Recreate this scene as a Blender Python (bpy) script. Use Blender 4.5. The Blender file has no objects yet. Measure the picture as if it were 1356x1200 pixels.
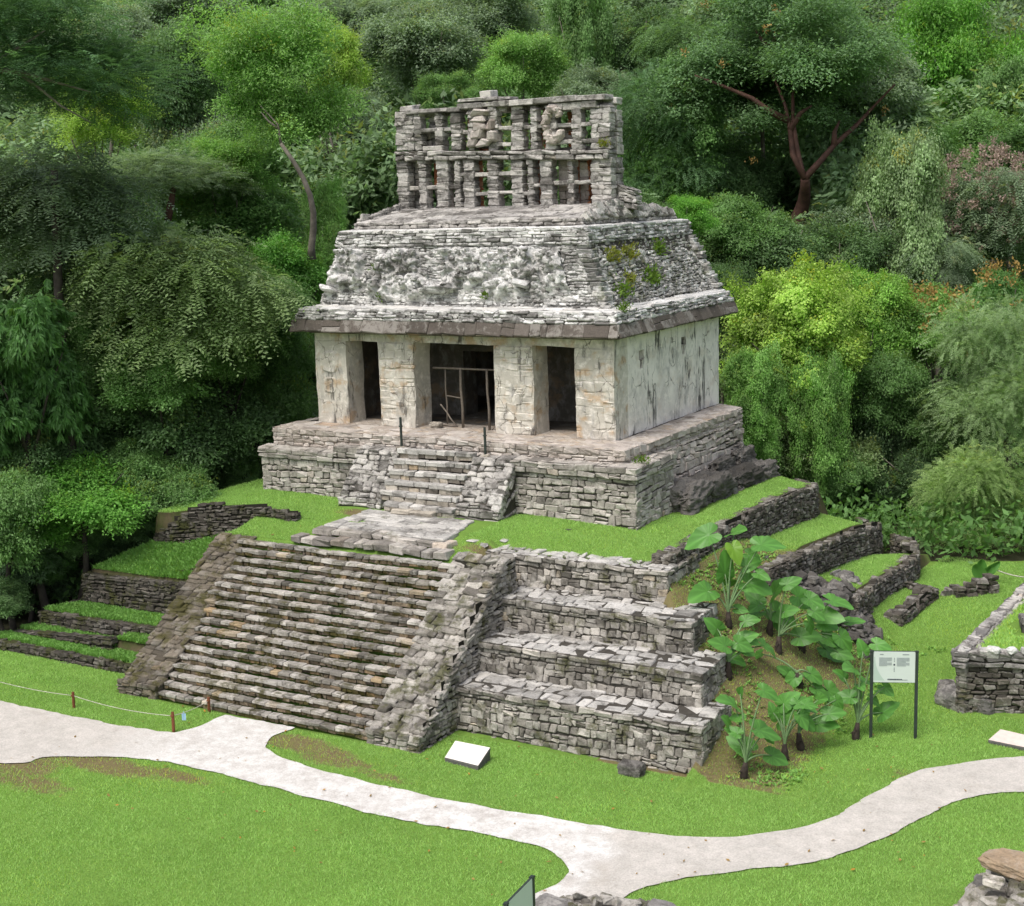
import bpy, math, random
import numpy as np
from mathutils import Vector, Matrix, noise

rng = np.random.default_rng(7)
random.seed(7)
SC = bpy.context.scene
COL = SC.collection
GZ = -6.2                                   # plaza level; temple floor is z = 0

# ------------------------------------------------------------------ camera
CAM = np.array([30.5642, -38.4428, 7.4063])
YAW, PITCH, ROLL, FPX = -0.535007, -0.177595, -0.0323196, 1865.80
IW, IH = 1356, 1200
_f = np.array([math.cos(PITCH) * math.sin(YAW), math.cos(PITCH) * math.cos(YAW), math.sin(PITCH)])
_r = np.array([math.cos(YAW), -math.sin(YAW), 0.0])
_u = np.cross(_r, _f)
_c, _s = math.cos(ROLL), math.sin(ROLL)
CR, CU, CF = _c * _r + _s * _u, -_s * _r + _c * _u, _f
cd = bpy.data.cameras.new('camera')
cam = bpy.data.objects.new('camera', cd)
COL.objects.link(cam)
cam.matrix_world = Matrix(((CR[0], CU[0], -CF[0], CAM[0]), (CR[1], CU[1], -CF[1], CAM[1]), (CR[2], CU[2], -CF[2], CAM[2]), (0, 0, 0, 1)))
cd.sensor_width = 36
cd.lens = FPX / IW * 36
cd.clip_end = 1000
SC.camera = cam


def at(px, py, depth):
    """world point that lies depth metres in front of the lens along a photo direction"""
    return CAM + depth * (CF + (px - IW / 2) / FPX * CR - (py - IH / 2) / FPX * CU)


def onz(px, py, z):
    d = at(px, py, 1) - CAM
    return CAM + d * ((z - CAM[2]) / d[2])


def proj(P):
    q = np.asarray(P) - CAM
    d = q @ CF
    return IW / 2 + FPX * (q @ CR) / d, IH / 2 - FPX * (q @ CU) / d, d


# ------------------------------------------------------------------ light
w = bpy.data.worlds.new('World')
SC.world = w
w.use_nodes = True
nt = w.node_tree
nt.nodes.clear()
sky = nt.nodes.new('ShaderNodeTexSky')
sky.sky_type = 'NISHITA'
sky.sun_disc = False
SUN_DIR = Vector((-0.08, -0.55, 1.0)).normalized()
sky.sun_elevation = math.asin(SUN_DIR.z)
sky.sun_rotation = math.atan2(SUN_DIR.x, SUN_DIR.y)
sky.air_density = 1.0
sky.dust_density = 4.0
sky.ozone_density = 0.6
hs = nt.nodes.new('ShaderNodeHueSaturation')
hs.inputs['Saturation'].default_value = 0.55
bg = nt.nodes.new('ShaderNodeBackground')
bg.inputs['Strength'].default_value = 0.15
wo = nt.nodes.new('ShaderNodeOutputWorld')
nt.links.new(sky.outputs[0], hs.inputs['Color'])
nt.links.new(hs.outputs[0], bg.inputs['Color'])
nt.links.new(bg.outputs[0], wo.inputs[0])
sl = bpy.data.lights.new('sun', 'SUN')
sl.energy = 1.5
sl.angle = math.radians(24)
sl.color = (1.0, 0.96, 0.9)
so = bpy.data.objects.new('sun', sl)
COL.objects.link(so)
so.rotation_euler = (-SUN_DIR).to_track_quat('-Z', 'Y').to_euler()
SC.view_settings.view_transform = 'Standard'
SC.view_settings.look = 'None'
SC.view_settings.exposure = 0.55
SC.view_settings.gamma = 1.0
SC.cycles.max_bounces = 10
SC.cycles.diffuse_bounces = 8
SC.cycles.transparent_max_bounces = 4
SC.cycles.caustics_reflective = False
SC.cycles.caustics_refractive = False

# ------------------------------------------------------------------ material helpers


class NT:
    def __init__(self, name):
        self.m = bpy.data.materials.new(name)
        self.m.use_nodes = True
        self.t = self.m.node_tree
        self.t.nodes.clear()
        self.out = self.t.nodes.new('ShaderNodeOutputMaterial')
        self.p = self.t.nodes.new('ShaderNodeBsdfPrincipled')
        self.t.links.new(self.p.outputs[0], self.out.inputs[0])

    def n(self, typ, **kw):
        x = self.t.nodes.new('ShaderNode' + typ)
        for k, v in kw.items():
            setattr(x, k, v)
        return x

    def link(self, a, b):
        if isinstance(b, tuple):
            b = b[0].inputs[b[1]]
        self.t.links.new(a, b)

    def pos(self, scale=(1, 1, 1)):
        g = self.n('NewGeometry')
        if tuple(scale) == (1, 1, 1):
            return g.outputs['Position']
        mp = self.n('Mapping')
        mp.inputs['Scale'].default_value = scale
        self.link(g.outputs['Position'], mp.inputs[0])
        return mp.outputs[0]

    def noise(self, scale, detail=5, rough=0.6, vec=None, dist=0.0):
        x = self.n('TexNoise')
        x.inputs['Scale'].default_value = scale
        x.inputs['Detail'].default_value = detail
        x.inputs['Roughness'].default_value = rough
        x.inputs['Distortion'].default_value = dist
        self.link(vec if vec is not None else self.pos(), x.inputs['Vector'])
        return x.outputs[0]

    def ramp(self, fac, stops):
        x = self.n('ValToRGB')
        cr = x.color_ramp
        while len(cr.elements) > 1:
            cr.elements.remove(cr.elements[-1])
        for i, (p, c) in enumerate(stops):
            e = cr.elements[0] if i == 0 else cr.elements.new(p)
            e.position = p
            if not isinstance(c, (tuple, list)):
                c = (c, c, c)
            e.color = (*c, 1)
        self.link(fac, x.inputs[0])
        return x.outputs[0]

    def mix(self, fac, a, b, typ='MIX'):
        x = self.n('MixRGB', blend_type=typ)
        for k, v in ((0, fac), (1, a), (2, b)):
            if isinstance(v, (int, float)):
                x.inputs[k].default_value = v if k == 0 else (v, v, v, 1)
            elif isinstance(v, tuple):
                x.inputs[k].default_value = (*v, 1)
            else:
                self.link(v, x.inputs[k])
        return x.outputs[0]

    def math(self, op, a, b=0.0, clamp=False):
        x = self.n('Math', operation=op, use_clamp=clamp)
        for k, v in ((0, a), (1, b)):
            if isinstance(v, (int, float)):
                x.inputs[k].default_value = v
            else:
                self.link(v, x.inputs[k])
        return x.outputs[0]

    def attr(self, name):
        return self.n('Attribute', attribute_name=name)

    def bump(self, h, strength=0.5, dist=0.02):
        b = self.n('Bump')
        b.inputs['Strength'].default_value = strength
        b.inputs['Distance'].default_value = dist
        self.link(h, b.inputs['Height'])
        self.link(b.outputs[0], self.p.inputs['Normal'])

    def finish(self, col, rough=0.9, spec=0.2):
        if isinstance(col, tuple):
            self.p.inputs['Base Color'].default_value = (*col, 1)
        else:
            self.link(col, self.p.inputs['Base Color'])
        self.p.inputs['Roughness'].default_value = rough
        self.p.inputs['Specular IOR Level'].default_value = spec
        return self.m


def stone_mat(name, pal, dark=0.5, white=0.4, moss=0.15, darkcol=(0.048, 0.043, 0.036), whitecol=(0.58, 0.55, 0.505), mosscol=(0.085, 0.088, 0.028), wscale=1.0, spk=0.0, dk=0.0):
    T = NT(name)
    sep = T.n('SeparateColor')
    T.link(T.attr('tint').outputs['Color'], sep.inputs[0])
    base = T.ramp(sep.outputs[0], pal)
    fine = T.noise(22, 6, 0.7)
    base = T.mix(0.55, base, T.ramp(fine, [(0.25, 0.25), (0.75, 0.8)]), 'OVERLAY')
    n1 = T.noise(0.9 * wscale, 7, 0.68, dist=0.6)
    n1b = T.math('ADD', n1, T.math('MULTIPLY', T.math('SUBTRACT', sep.outputs[2], 0.5), 0.22))
    fd = T.math('MULTIPLY', T.ramp(n1b, [(0.44 - dk, 0), (0.66 - dk, 1)]), dark)
    base = T.mix(fd, base, darkcol)
    n2 = T.noise(5.5, 8, 0.72, vec=T.pos((1, 1, 1.3)))
    fs = T.math('MULTIPLY', T.ramp(n2, [(0.55 - spk, 0), (0.63 - spk, 1)]), min(1.0, dark * 0.8))
    base = T.mix(fs, base, darkcol)
    n3 = T.noise(3.1, 8, 0.75, dist=0.4)
    fw = T.math('MULTIPLY', T.ramp(T.math('ADD', n3, T.math('MULTIPLY', T.math('SUBTRACT', sep.outputs[1], 0.5), 0.25)), [(0.52, 0), (0.63, 1)]), white)
    base = T.mix(fw, base, whitecol)
    n4 = T.noise(1.7, 7, 0.7, vec=T.pos((1, 1.1, 0.9)))
    nz = T.n('SeparateXYZ')
    T.link(T.n('NewGeometry').outputs['Normal'], nz.inputs[0])
    n4b = T.math('ADD', n4, T.math('MULTIPLY', nz.outputs[2], 0.04))
    fm = T.ramp(n4b, [(0.70 - 0.35 * moss, 0), (0.80 - 0.35 * moss, min(1, 0.35 + moss))])
    base = T.mix(fm, base, T.mix(T.noise(9, 4), mosscol, tuple(c * 0.45 for c in mosscol)))
    T.bump(T.math('ADD', fine, T.math('MULTIPLY', n2, 1.2)), 0.6, 0.03)
    return T.finish(base, 0.92, 0.15)


GREY = [(0.0, (0.105, 0.095, 0.083)), (0.25, (0.205, 0.188, 0.165)), (0.55, (0.315, 0.292, 0.26)), (0.8, (0.43, 0.40, 0.36)), (0.93, (0.42, 0.34, 0.24)), (1.0, (0.56, 0.53, 0.49))]
TAN = [(0.0, (0.16, 0.14, 0.12)), (0.3, (0.30, 0.26, 0.21)), (0.6, (0.40, 0.36, 0.30)), (0.85, (0.48, 0.43, 0.36)), (1.0, (0.46, 0.33, 0.19))]
DARKP = [(0.0, (0.045, 0.04, 0.034)), (0.5, (0.09, 0.08, 0.068)), (0.85, (0.16, 0.145, 0.12)), (1.0, (0.24, 0.22, 0.19))]
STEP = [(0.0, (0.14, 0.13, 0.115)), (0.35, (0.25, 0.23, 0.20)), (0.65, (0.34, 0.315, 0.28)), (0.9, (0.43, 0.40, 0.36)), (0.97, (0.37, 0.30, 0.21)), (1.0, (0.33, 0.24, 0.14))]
WHITE = [(0.0, (0.30, 0.29, 0.28)), (0.35, (0.50, 0.49, 0.475)), (0.7, (0.66, 0.65, 0.63)), (1.0, (0.78, 0.77, 0.75))]
EAVEP = [(0.0, (0.075, 0.063, 0.054)), (0.7, (0.115, 0.098, 0.085)), (0.95, (0.15, 0.13, 0.115)), (0.98, (0.36, 0.34, 0.32)), (1.0, (0.42, 0.40, 0.38))]

M = {}
M['grey'] = stone_mat('grey_masonry', GREY, 0.74, 0.34, 0.46, spk=0.0, dk=0.03)
M['step'] = stone_mat('step_stone', STEP, 0.6, 0.42, 0.40, mosscol=(0.075, 0.07, 0.02))
M['dark'] = stone_mat('mossy_dark_masonry', [(q_, tuple(v_ * 0.75 for v_ in c_)) for q_, c_ in DARKP], 0.7, 0.10, 0.55, mosscol=(0.055, 0.060, 0.018))
M['side'] = stone_mat('weathered_dark_masonry', DARKP, 0.55, 0.30, 0.36)
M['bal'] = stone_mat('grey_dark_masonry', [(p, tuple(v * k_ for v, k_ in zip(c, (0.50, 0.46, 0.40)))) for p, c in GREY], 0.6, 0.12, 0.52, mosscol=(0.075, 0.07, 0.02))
M['tan'] = stone_mat('tan_masonry', TAN, 0.55, 0.30, 0.10)
M['white'] = stone_mat('lime_crusted_masonry', WHITE, 0.80, 0.55, 0.20, whitecol=(0.66, 0.64, 0.61), wscale=1.1, spk=0.025, dk=0.06)
M['wside'] = stone_mat('mossy_roof_masonry', WHITE, 0.75, 0.55, 0.42, mosscol=(0.09, 0.11, 0.025), wscale=1.2, spk=0.05, dk=0.07)
M['ledge'] = stone_mat('skylit_pale_ledge', [(0.0, (0.46, 0.45, 0.43)), (1.0, (0.66, 0.65, 0.63))], 0.35, 0.6, 0.05)  # whiter than the walls: overcast light on flat ledges put into the colour
M['eave'] = stone_mat('eave_slab_stone', EAVEP, 0.35, 0.25, 0.05)
M['rock'] = stone_mat('dark_rock', [(0.0, (0.09, 0.085, 0.08)), (1.0, (0.22, 0.21, 0.2))], 0.6, 0.3, 0.05)
M['comb'] = stone_mat('comb_masonry', [(0.0, (0.17, 0.16, 0.15)), (0.4, (0.34, 0.32, 0.30)), (0.8, (0.50, 0.48, 0.45)), (1.0, (0.44, 0.36, 0.28))], 0.75, 0.6, 0.20, wscale=1.6, spk=0.04, dk=0.03)
M['flag'] = stone_mat('skylit_pale_flagstone', [(0.0, (0.26, 0.25, 0.235)), (0.5, (0.41, 0.395, 0.37)), (1.0, (0.54, 0.52, 0.49))], 0.62, 0.5, 0.24, wscale=1.2)  # pale stone, lightened further to carry sky light on level tops
M['slump'] = stone_mat('black_eroded_masonry', [(0.0, (0.05, 0.047, 0.043)), (1.0, (0.14, 0.13, 0.12))], 0.6, 0.18, 0.1)
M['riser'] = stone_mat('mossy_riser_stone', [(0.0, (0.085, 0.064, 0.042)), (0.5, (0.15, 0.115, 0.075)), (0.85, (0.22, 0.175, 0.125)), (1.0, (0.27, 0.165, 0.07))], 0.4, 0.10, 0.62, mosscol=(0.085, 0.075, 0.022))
M['plat2'] = stone_mat('grey_tan_masonry', [(0.0, (0.17, 0.155, 0.14)), (0.35, (0.30, 0.275, 0.245)), (0.7, (0.42, 0.385, 0.345)), (0.9, (0.50, 0.46, 0.42)), (1.0, (0.44, 0.33, 0.22))], 0.62, 0.4, 0.26)
M['red'] = stone_mat('red_stucco', [(0.0, (0.20, 0.075, 0.04)), (0.6, (0.38, 0.135, 0.055)), (1.0, (0.42, 0.26, 0.16))], 0.3, 0.2, 0.0)


def mortar(name, c):
    T = NT(name)
    n = T.noise(6, 6, 0.7)
    T.bump(n, 0.5, 0.03)
    return T.finish(T.mix(T.ramp(n, [(0.35, 0), (0.65, 1)]), tuple(v * 0.6 for v in c), c), 0.95, 0.1)


M['mortar'] = mortar('dark_joint', (0.075, 0.068, 0.058))
M['mortarw'] = mortar('pale_joint', (0.26, 0.25, 0.235))
M['mortard'] = mortar('black_joint', (0.03, 0.028, 0.022))


def plaster(name, base=(0.50, 0.46, 0.40), ochre=0.5, streak=0.6, blocks=0.5, seed=0.0, pale=0.4):
    T = NT(name)
    P = T.pos()
    big = T.noise(0.8, 6, 0.65, dist=0.5)
    mid = T.noise(3.5, 7, 0.7)
    fine = T.noise(20, 6, 0.7)
    c = T.mix(T.ramp(big, [(0.35, 0), (0.65, 1)]), base, tuple(v * 0.72 for v in base))
    c = T.mix(T.math('MULTIPLY', T.ramp(mid, [(0.5, 0), (0.62, 1)]), pale), c, (0.82, 0.775, 0.715))
    o = T.noise(1.3, 5, 0.6, vec=T.pos((1.0, 1.0, 1.4)))
    c = T.mix(T.math('MULTIPLY', T.ramp(o, [(0.53, 0), (0.64, 1)]), ochre), c, (0.42, 0.26, 0.12))
    g = T.noise(1.9, 6, 0.65, vec=T.pos((1.3, 1.3, 0.8)), dist=0.3)
    c = T.mix(T.math('MULTIPLY', T.ramp(g, [(0.53, 0), (0.66, 1)]), 0.5), c, (0.27, 0.265, 0.26))
    # rain streaks down the face
    s = T.noise(1.0, 7, 0.72, vec=T.pos((2.3, 2.3, 0.42)), dist=0.7)
    s2 = T.noise(1.0, 7, 0.75, vec=T.pos((8.0, 8.0, 1.6)), dist=0.5)
    s3 = T.noise(0.7, 4, 0.6)
    ss = T.math('ADD', T.math('ADD', T.math('MULTIPLY', s, 0.55), T.math('MULTIPLY', s2, 0.25)), T.math('MULTIPLY', s3, 0.2))
    c = T.mix(T.math('MULTIPLY', T.ramp(ss, [(0.535, 0), (0.585, 1)]), streak), c, (0.07, 0.065, 0.06))
    # joints of the blocks below the worn stucco
    sx = T.n('SeparateXYZ')
    nd = T.n('TexNoise')
    nd.inputs['Scale'].default_value = 1.6
    nd.inputs['Detail'].default_value = 4
    T.link(P, nd.inputs['Vector'])
    ad = T.n('MixRGB', blend_type='ADD')
    ad.inputs[0].default_value = 0.22
    T.link(P, ad.inputs[1])
    T.link(nd.outputs[1], ad.inputs[2])
    T.link(ad.outputs[0], sx.inputs[0])
    cb = T.n('CombineXYZ')
    T.link(T.math('ADD', sx.outputs[0], T.math('MULTIPLY', sx.outputs[1], 1.0)), cb.inputs[0])
    T.link(sx.outputs[2], cb.inputs[1])
    br = T.n('TexBrick')
    br.offset = 0.37
    br.squash = 0.7
    br.squash_frequency = 3
    br.inputs['Scale'].default_value = 1.0
    br.inputs['Mortar Size'].default_value = 0.012
    br.inputs['Mortar Smooth'].default_value = 0.6
    br.inputs['Brick Width'].default_value = 0.46
    br.inputs['Row Height'].default_value = 0.21
    br.inputs['Color1'].default_value = (0.36, 0.36, 0.36, 1)
    br.inputs['Color2'].default_value = (0.64, 0.64, 0.64, 1)
    T.link(cb.outputs[0], br.inputs['Vector'])
    line = br.outputs['Fac']
    c = T.mix(0.35 * blocks, c, br.outputs['Color'], 'OVERLAY')
    vis = T.ramp(T.noise(0.9, 4, 0.6, vec=T.pos((1, 1, 1.2))), [(0.36, 0.1), (0.56, 1)])
    lf = T.math('MULTIPLY', T.math('MULTIPLY', line, vis), blocks)
    c = T.mix(lf, c, (0.17, 0.145, 0.12))
    vo = T.n('TexVoronoi', feature='DISTANCE_TO_EDGE')
    vo.inputs['Scale'].default_value = 1.15
    ad2 = T.n('MixRGB', blend_type='ADD')
    ad2.inputs[0].default_value = 0.55
    T.link(T.pos((1.0, 1.0, 0.62)), ad2.inputs[1])
    T.link(nd.outputs[1], ad2.inputs[2])
    T.link(ad2.outputs[0], vo.inputs['Vector'])
    ck = T.math('MULTIPLY', T.ramp(vo.outputs[0], [(0.004, 1), (0.016, 0)]), T.ramp(T.noise(1.1, 4, 0.6), [(0.44, 0), (0.56, 1)]))
    c = T.mix(T.math('MULTIPLY', ck, 0.75), c, (0.09, 0.075, 0.06))
    h = T.math('SUBTRACT', T.math('ADD', T.math('MULTIPLY', mid, 1.0), T.math('MULTIPLY', fine, 0.4)), T.math('MULTIPLY', lf, 0.8))
    T.bump(h, 0.7, 0.04)
    return T.finish(c, 0.9, 0.15)


M['plaster'] = plaster('worn_plaster', (0.60, 0.56, 0.49), 0.62, 0.8, 0.0, pale=0.55)
M['plasterw'] = plaster('streaked_white_plaster', (0.83, 0.785, 0.73), 0.18, 0.95, 0.0, pale=0.85)
M['inner'] = plaster('shaded_inner_plaster', (0.11, 0.10, 0.085), 0.2, 0.5, 0.0, pale=0.05)  # sooty plaster, with the shade of the rooms also put into the colour
M['pave'] = plaster('floor_plaster', (0.44, 0.38, 0.32), 0.35, 0.25, 0.6, pale=0.4)
M['platf'] = stone_mat('pinkish_masonry', [(0.0, (0.25, 0.21, 0.18)), (0.5, (0.42, 0.37, 0.33)), (0.85, (0.52, 0.47, 0.43)), (1.0, (0.45, 0.30, 0.19))], 0.4, 0.35, 0.05)


def simple(name, c, rough=0.7, var=0.25, scale=8, spec=0.3, metal=0.0):
    T = NT(name)
    n = T.noise(scale, 5, 0.6)
    T.p.inputs['Metallic'].default_value = metal
    return T.finish(T.mix(T.ramp(n, [(0.3, 0), (0.7, 1)]), tuple(v * (1 - var) for v in c), tuple(min(1, v * (1 + var)) for v in c)), rough, spec)


M['wood'] = simple('weathered_wood', (0.16, 0.135, 0.11), 0.85)
M['metal'] = simple('dark_green_painted_metal', (0.03, 0.04, 0.035), 0.5)
M['rust'] = simple('rust_brown_post', (0.16, 0.055, 0.025), 0.8)
M['rope'] = simple('pale_rope', (0.45, 0.42, 0.36), 0.9)
M['slab'] = simple('pale_limestone_tablet', (0.66, 0.62, 0.57), 0.85, 0.10, 6)
M['slabp'] = simple('pinkish_limestone_tablet', (0.58, 0.49, 0.44), 0.85, 0.10, 6)
M['slabd'] = simple('shade_dark_tablet_side', (0.11, 0.105, 0.1), 0.9)  # tablet sides: their shadow is put into this dark colour
M['panel'] = simple('pale_sign_panel', (0.56, 0.62, 0.58), 0.35, 0.03, 2)
M['panelg'] = simple('sign_panel_green', (0.42, 0.52, 0.45), 0.35, 0.03, 2)
M['ink'] = simple('grey_print', (0.22, 0.25, 0.26), 0.5, 0.1)
M['inkd'] = simple('dark_print', (0.05, 0.06, 0.08), 0.5, 0.1)
M['tag'] = simple('blue_white_tag', (0.35, 0.55, 0.75), 0.5)
M['bark'] = simple('grey_bark', (0.17, 0.15, 0.125), 0.9, 0.4, 4)
M['redbark'] = simple('red_brown_bark', (0.085, 0.042, 0.032), 0.75, 0.4, 3)
M['darkbark'] = simple('dark_bark', (0.05, 0.042, 0.034), 0.9, 0.4, 4)
M['tanrock'] = stone_mat('tan_rock', [(0.0, (0.27, 0.19, 0.12)), (1.0, (0.36, 0.27, 0.18))], 0.3, 0.2, 0.0)


def leaf_mat(name, col=None, transl=0.25, rough=0.45, gain=0.85):
    T = NT(name)
    if col is None:
        base = T.n('ObjectInfo').outputs['Color']
    else:
        rg = T.n('RGB')
        rg.outputs[0].default_value = (*col, 1)
        base = rg.outputs[0]
    sep = T.n('SeparateColor')
    T.link(T.attr('tint').outputs['Color'], sep.inputs[0])
    v = T.math('ADD', 0.78, T.math('MULTIPLY', sep.outputs[0], gain))
    x = T.n('MixRGB', blend_type='MULTIPLY')
    x.inputs[0].default_value = 1
    T.link(base, x.inputs[1])
    T.link(v, x.inputs[2])
    yel = T.mix(1.0, base, (1.9, 1.35, 0.55), 'MULTIPLY')
    c = T.mix(T.ramp(sep.outputs[1], [(0.55, 0), (1.0, 0.9)]), x.outputs[0], yel)
    T.finish(c, rough, 0.3)
    tr = T.n('BsdfTranslucent')
    T.link(T.mix(1.0, c, (1.15, 1.22, 0.7), 'MULTIPLY'), tr.inputs[0])
    mx = T.n('MixShader')
    mx.inputs[0].default_value = transl
    T.link(T.p.outputs[0], mx.inputs[1])
    T.link(tr.outputs[0], mx.inputs[2])
    T.link(mx.outputs[0], T.out.inputs[0])
    return T.m


M['leaf'] = leaf_mat('tree_leaf', None, 0.45, 0.5, 1.75)
M['grass'] = leaf_mat('grass_blade', (0.315, 0.505, 0.140), 0.38, 0.7)
M['cover'] = leaf_mat('ground_cover_leaf', (0.17, 0.34, 0.075), 0.32, 0.6)
M['ear'] = leaf_mat('elephant_ear_leaf', (0.085, 0.22, 0.042), 0.3, 0.4)
M['stalk'] = simple('pale_green_stalk', (0.13, 0.21, 0.09), 0.5)
M['stem'] = simple('brown_fibrous_stem', (0.04, 0.03, 0.024), 0.9, 0.5)
M['blossom'] = leaf_mat('pink_brown_blossom', (0.27, 0.20, 0.17), 0.2, 0.7)
M['orange'] = leaf_mat('orange_young_leaf', (0.27, 0.175, 0.055), 0.25, 0.6)


def ground_mat():
    T = NT('lawn_soil')
    a = T.attr('dry').outputs['Fac']
    n = T.noise(1.2, 6, 0.65)
    f = T.noise(14, 6, 0.7)
    g = T.mix(T.ramp(n, [(0.35, 0), (0.65, 1)]), (0.11, 0.20, 0.035), (0.14, 0.24, 0.045))
    g = T.mix(0.5, g, T.ramp(f, [(0.3, 0.25), (0.7, 0.75)]), 'OVERLAY')
    d = T.mix(T.ramp(T.noise(2.6, 6, 0.7), [(0.35, 0), (0.65, 1)]), T.mix(T.ramp(f, [(0.35, 0), (0.65, 1)]), (0.085, 0.062, 0.036), (0.20, 0.155, 0.085)), (0.15, 0.135, 0.055))
    aa = T.ramp(T.math('ADD', a, T.math('MULTIPLY', T.math('SUBTRACT', T.noise(4, 6, 0.7), 0.5), 0.9)), [(0.42, 0), (0.62, 1)])
    T.bump(f, 0.6, 0.03)
    gn = T.n('SeparateXYZ')
    T.link(T.n('NewGeometry').outputs['True Normal'], gn.inputs[0])
    g = T.mix(T.ramp(gn.outputs[2], [(0.35, 1), (0.62, 0)]), g, T.mix(T.ramp(n, [(0.4, 0), (0.6, 1)]), (0.045, 0.055, 0.018), (0.075, 0.062, 0.036)))
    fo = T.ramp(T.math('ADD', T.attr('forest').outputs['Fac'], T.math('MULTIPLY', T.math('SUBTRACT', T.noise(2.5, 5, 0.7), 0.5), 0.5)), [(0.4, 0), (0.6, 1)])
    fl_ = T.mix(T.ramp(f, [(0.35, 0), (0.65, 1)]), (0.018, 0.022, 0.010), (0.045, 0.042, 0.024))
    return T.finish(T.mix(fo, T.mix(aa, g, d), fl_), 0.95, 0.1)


def path_mat():
    T = NT('gravel_path')
    sx = T.n('SeparateXYZ')
    T.link(T.pos(), sx.inputs[0])
    n = T.noise(0.55, 7, 0.65, dist=0.4)
    f = T.noise(26, 5, 0.75)
    x = T.math('ADD', sx.outputs[0], T.math('MULTIPLY', T.math('SUBTRACT', n, 0.5), 5.0))
    # fresh white gravel between x = 4 and x = 17, older pinkish gravel beyond
    wr = T.ramp(T.math('DIVIDE', x, 30.0), [(0.10, 0), (0.17, 0.8), (0.50, 1), (0.575, 1), (0.60, 0)])
    m = T.noise(2.2, 7, 0.7)
    pink = T.mix(T.ramp(m, [(0.35, 0), (0.7, 1)]), (0.41, 0.385, 0.35), (0.53, 0.495, 0.455))
    white = T.mix(T.ramp(m, [(0.42, 0), (0.66, 1)]), (0.63, 0.615, 0.59), (0.43, 0.40, 0.37))
    c = T.mix(wr, pink, white)
    c = T.mix(0.5, c, T.ramp(f, [(0.3, 0.25), (0.7, 0.75)]), 'OVERLAY')
    c = T.mix(T.math('MULTIPLY', T.ramp(T.noise(7, 8, 0.8), [(0.54, 0), (0.66, 1)]), 0.45), c, (0.27, 0.24, 0.205))
    c = T.mix(T.math('MULTIPLY', T.ramp(T.noise(0.8, 6, 0.7, dist=0.8), [(0.56, 0), (0.68, 1)]), 0.35), c, (0.33, 0.295, 0.25))
    T.bump(f, 0.5, 0.02)
    return T.finish(c, 0.95, 0.1)


M['ground'] = ground_mat()
M['path'] = path_mat()

# ------------------------------------------------------------------ object helpers


def tag(o, label=None, cat=None, group=None, kind=None):
    for k, v in (('label', label), ('category', cat), ('group', group), ('kind', kind)):
        if v:
            o[k] = v
    return o


def empty(name, loc, label, cat, group=None):
    o = bpy.data.objects.new(name, None)
    o.empty_display_size = 0.3
    COL.objects.link(o)
    o.location = Vector(loc)
    return tag(o, label, cat, group)


def world(o):
    m = Matrix.LocRotScale(o.location, o.rotation_euler, o.scale)
    return m if o.parent is None else world(o.parent) @ o.matrix_parent_inverse @ m


def link(o, parent=None):
    COL.objects.link(o)
    if parent is not None:
        o.parent = parent
        o.matrix_parent_inverse = world(parent).inverted()
    return o


def mesh_obj(name, V, faces, mats, parent=None, mi=None, smooth=False, tint=None, extra=None):
    """V (n,3) array; faces: int array (m,k) or list of lists"""
    me = bpy.data.meshes.new(name)
    V = np.asarray(V, dtype=np.float32)
    if isinstance(faces, np.ndarray):
        m, k = faces.shape
        me.vertices.add(len(V))
        me.vertices.foreach_set('co', V.ravel())
        me.loops.add(m * k)
        me.loops.foreach_set('vertex_index', faces.astype(np.int32).ravel())
        me.polygons.add(m)
        me.polygons.foreach_set('loop_start', np.arange(0, m * k, k, dtype=np.int32))
        me.update(calc_edges=True)
    else:
        me.from_pydata([tuple(map(float, v)) for v in V], [], [tuple(map(int, f)) for f in faces])
    for mm in (mats if isinstance(mats, (list, tuple)) else [mats]):
        me.materials.append(mm)
    if mi is not None:
        me.polygons.foreach_set('material_index', np.asarray(mi, dtype=np.int32))
    if smooth:
        me.polygons.foreach_set('use_smooth', np.ones(len(me.polygons), dtype=bool))
    if tint is not None:
        at_ = me.attributes.new('tint', 'FLOAT_COLOR', 'POINT')
        t4 = np.ones((len(V), 4), dtype=np.float32)
        t4[:, :3] = tint
        at_.data.foreach_set('color', t4.ravel())
    if extra is not None:
        for k_, arr in extra.items():
            at_ = me.attributes.new(k_, 'FLOAT', 'POINT')
            at_.data.foreach_set('value', np.asarray(arr, dtype=np.float32))
    o = bpy.data.objects.new(name, me)
    return link(o, parent)


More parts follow.
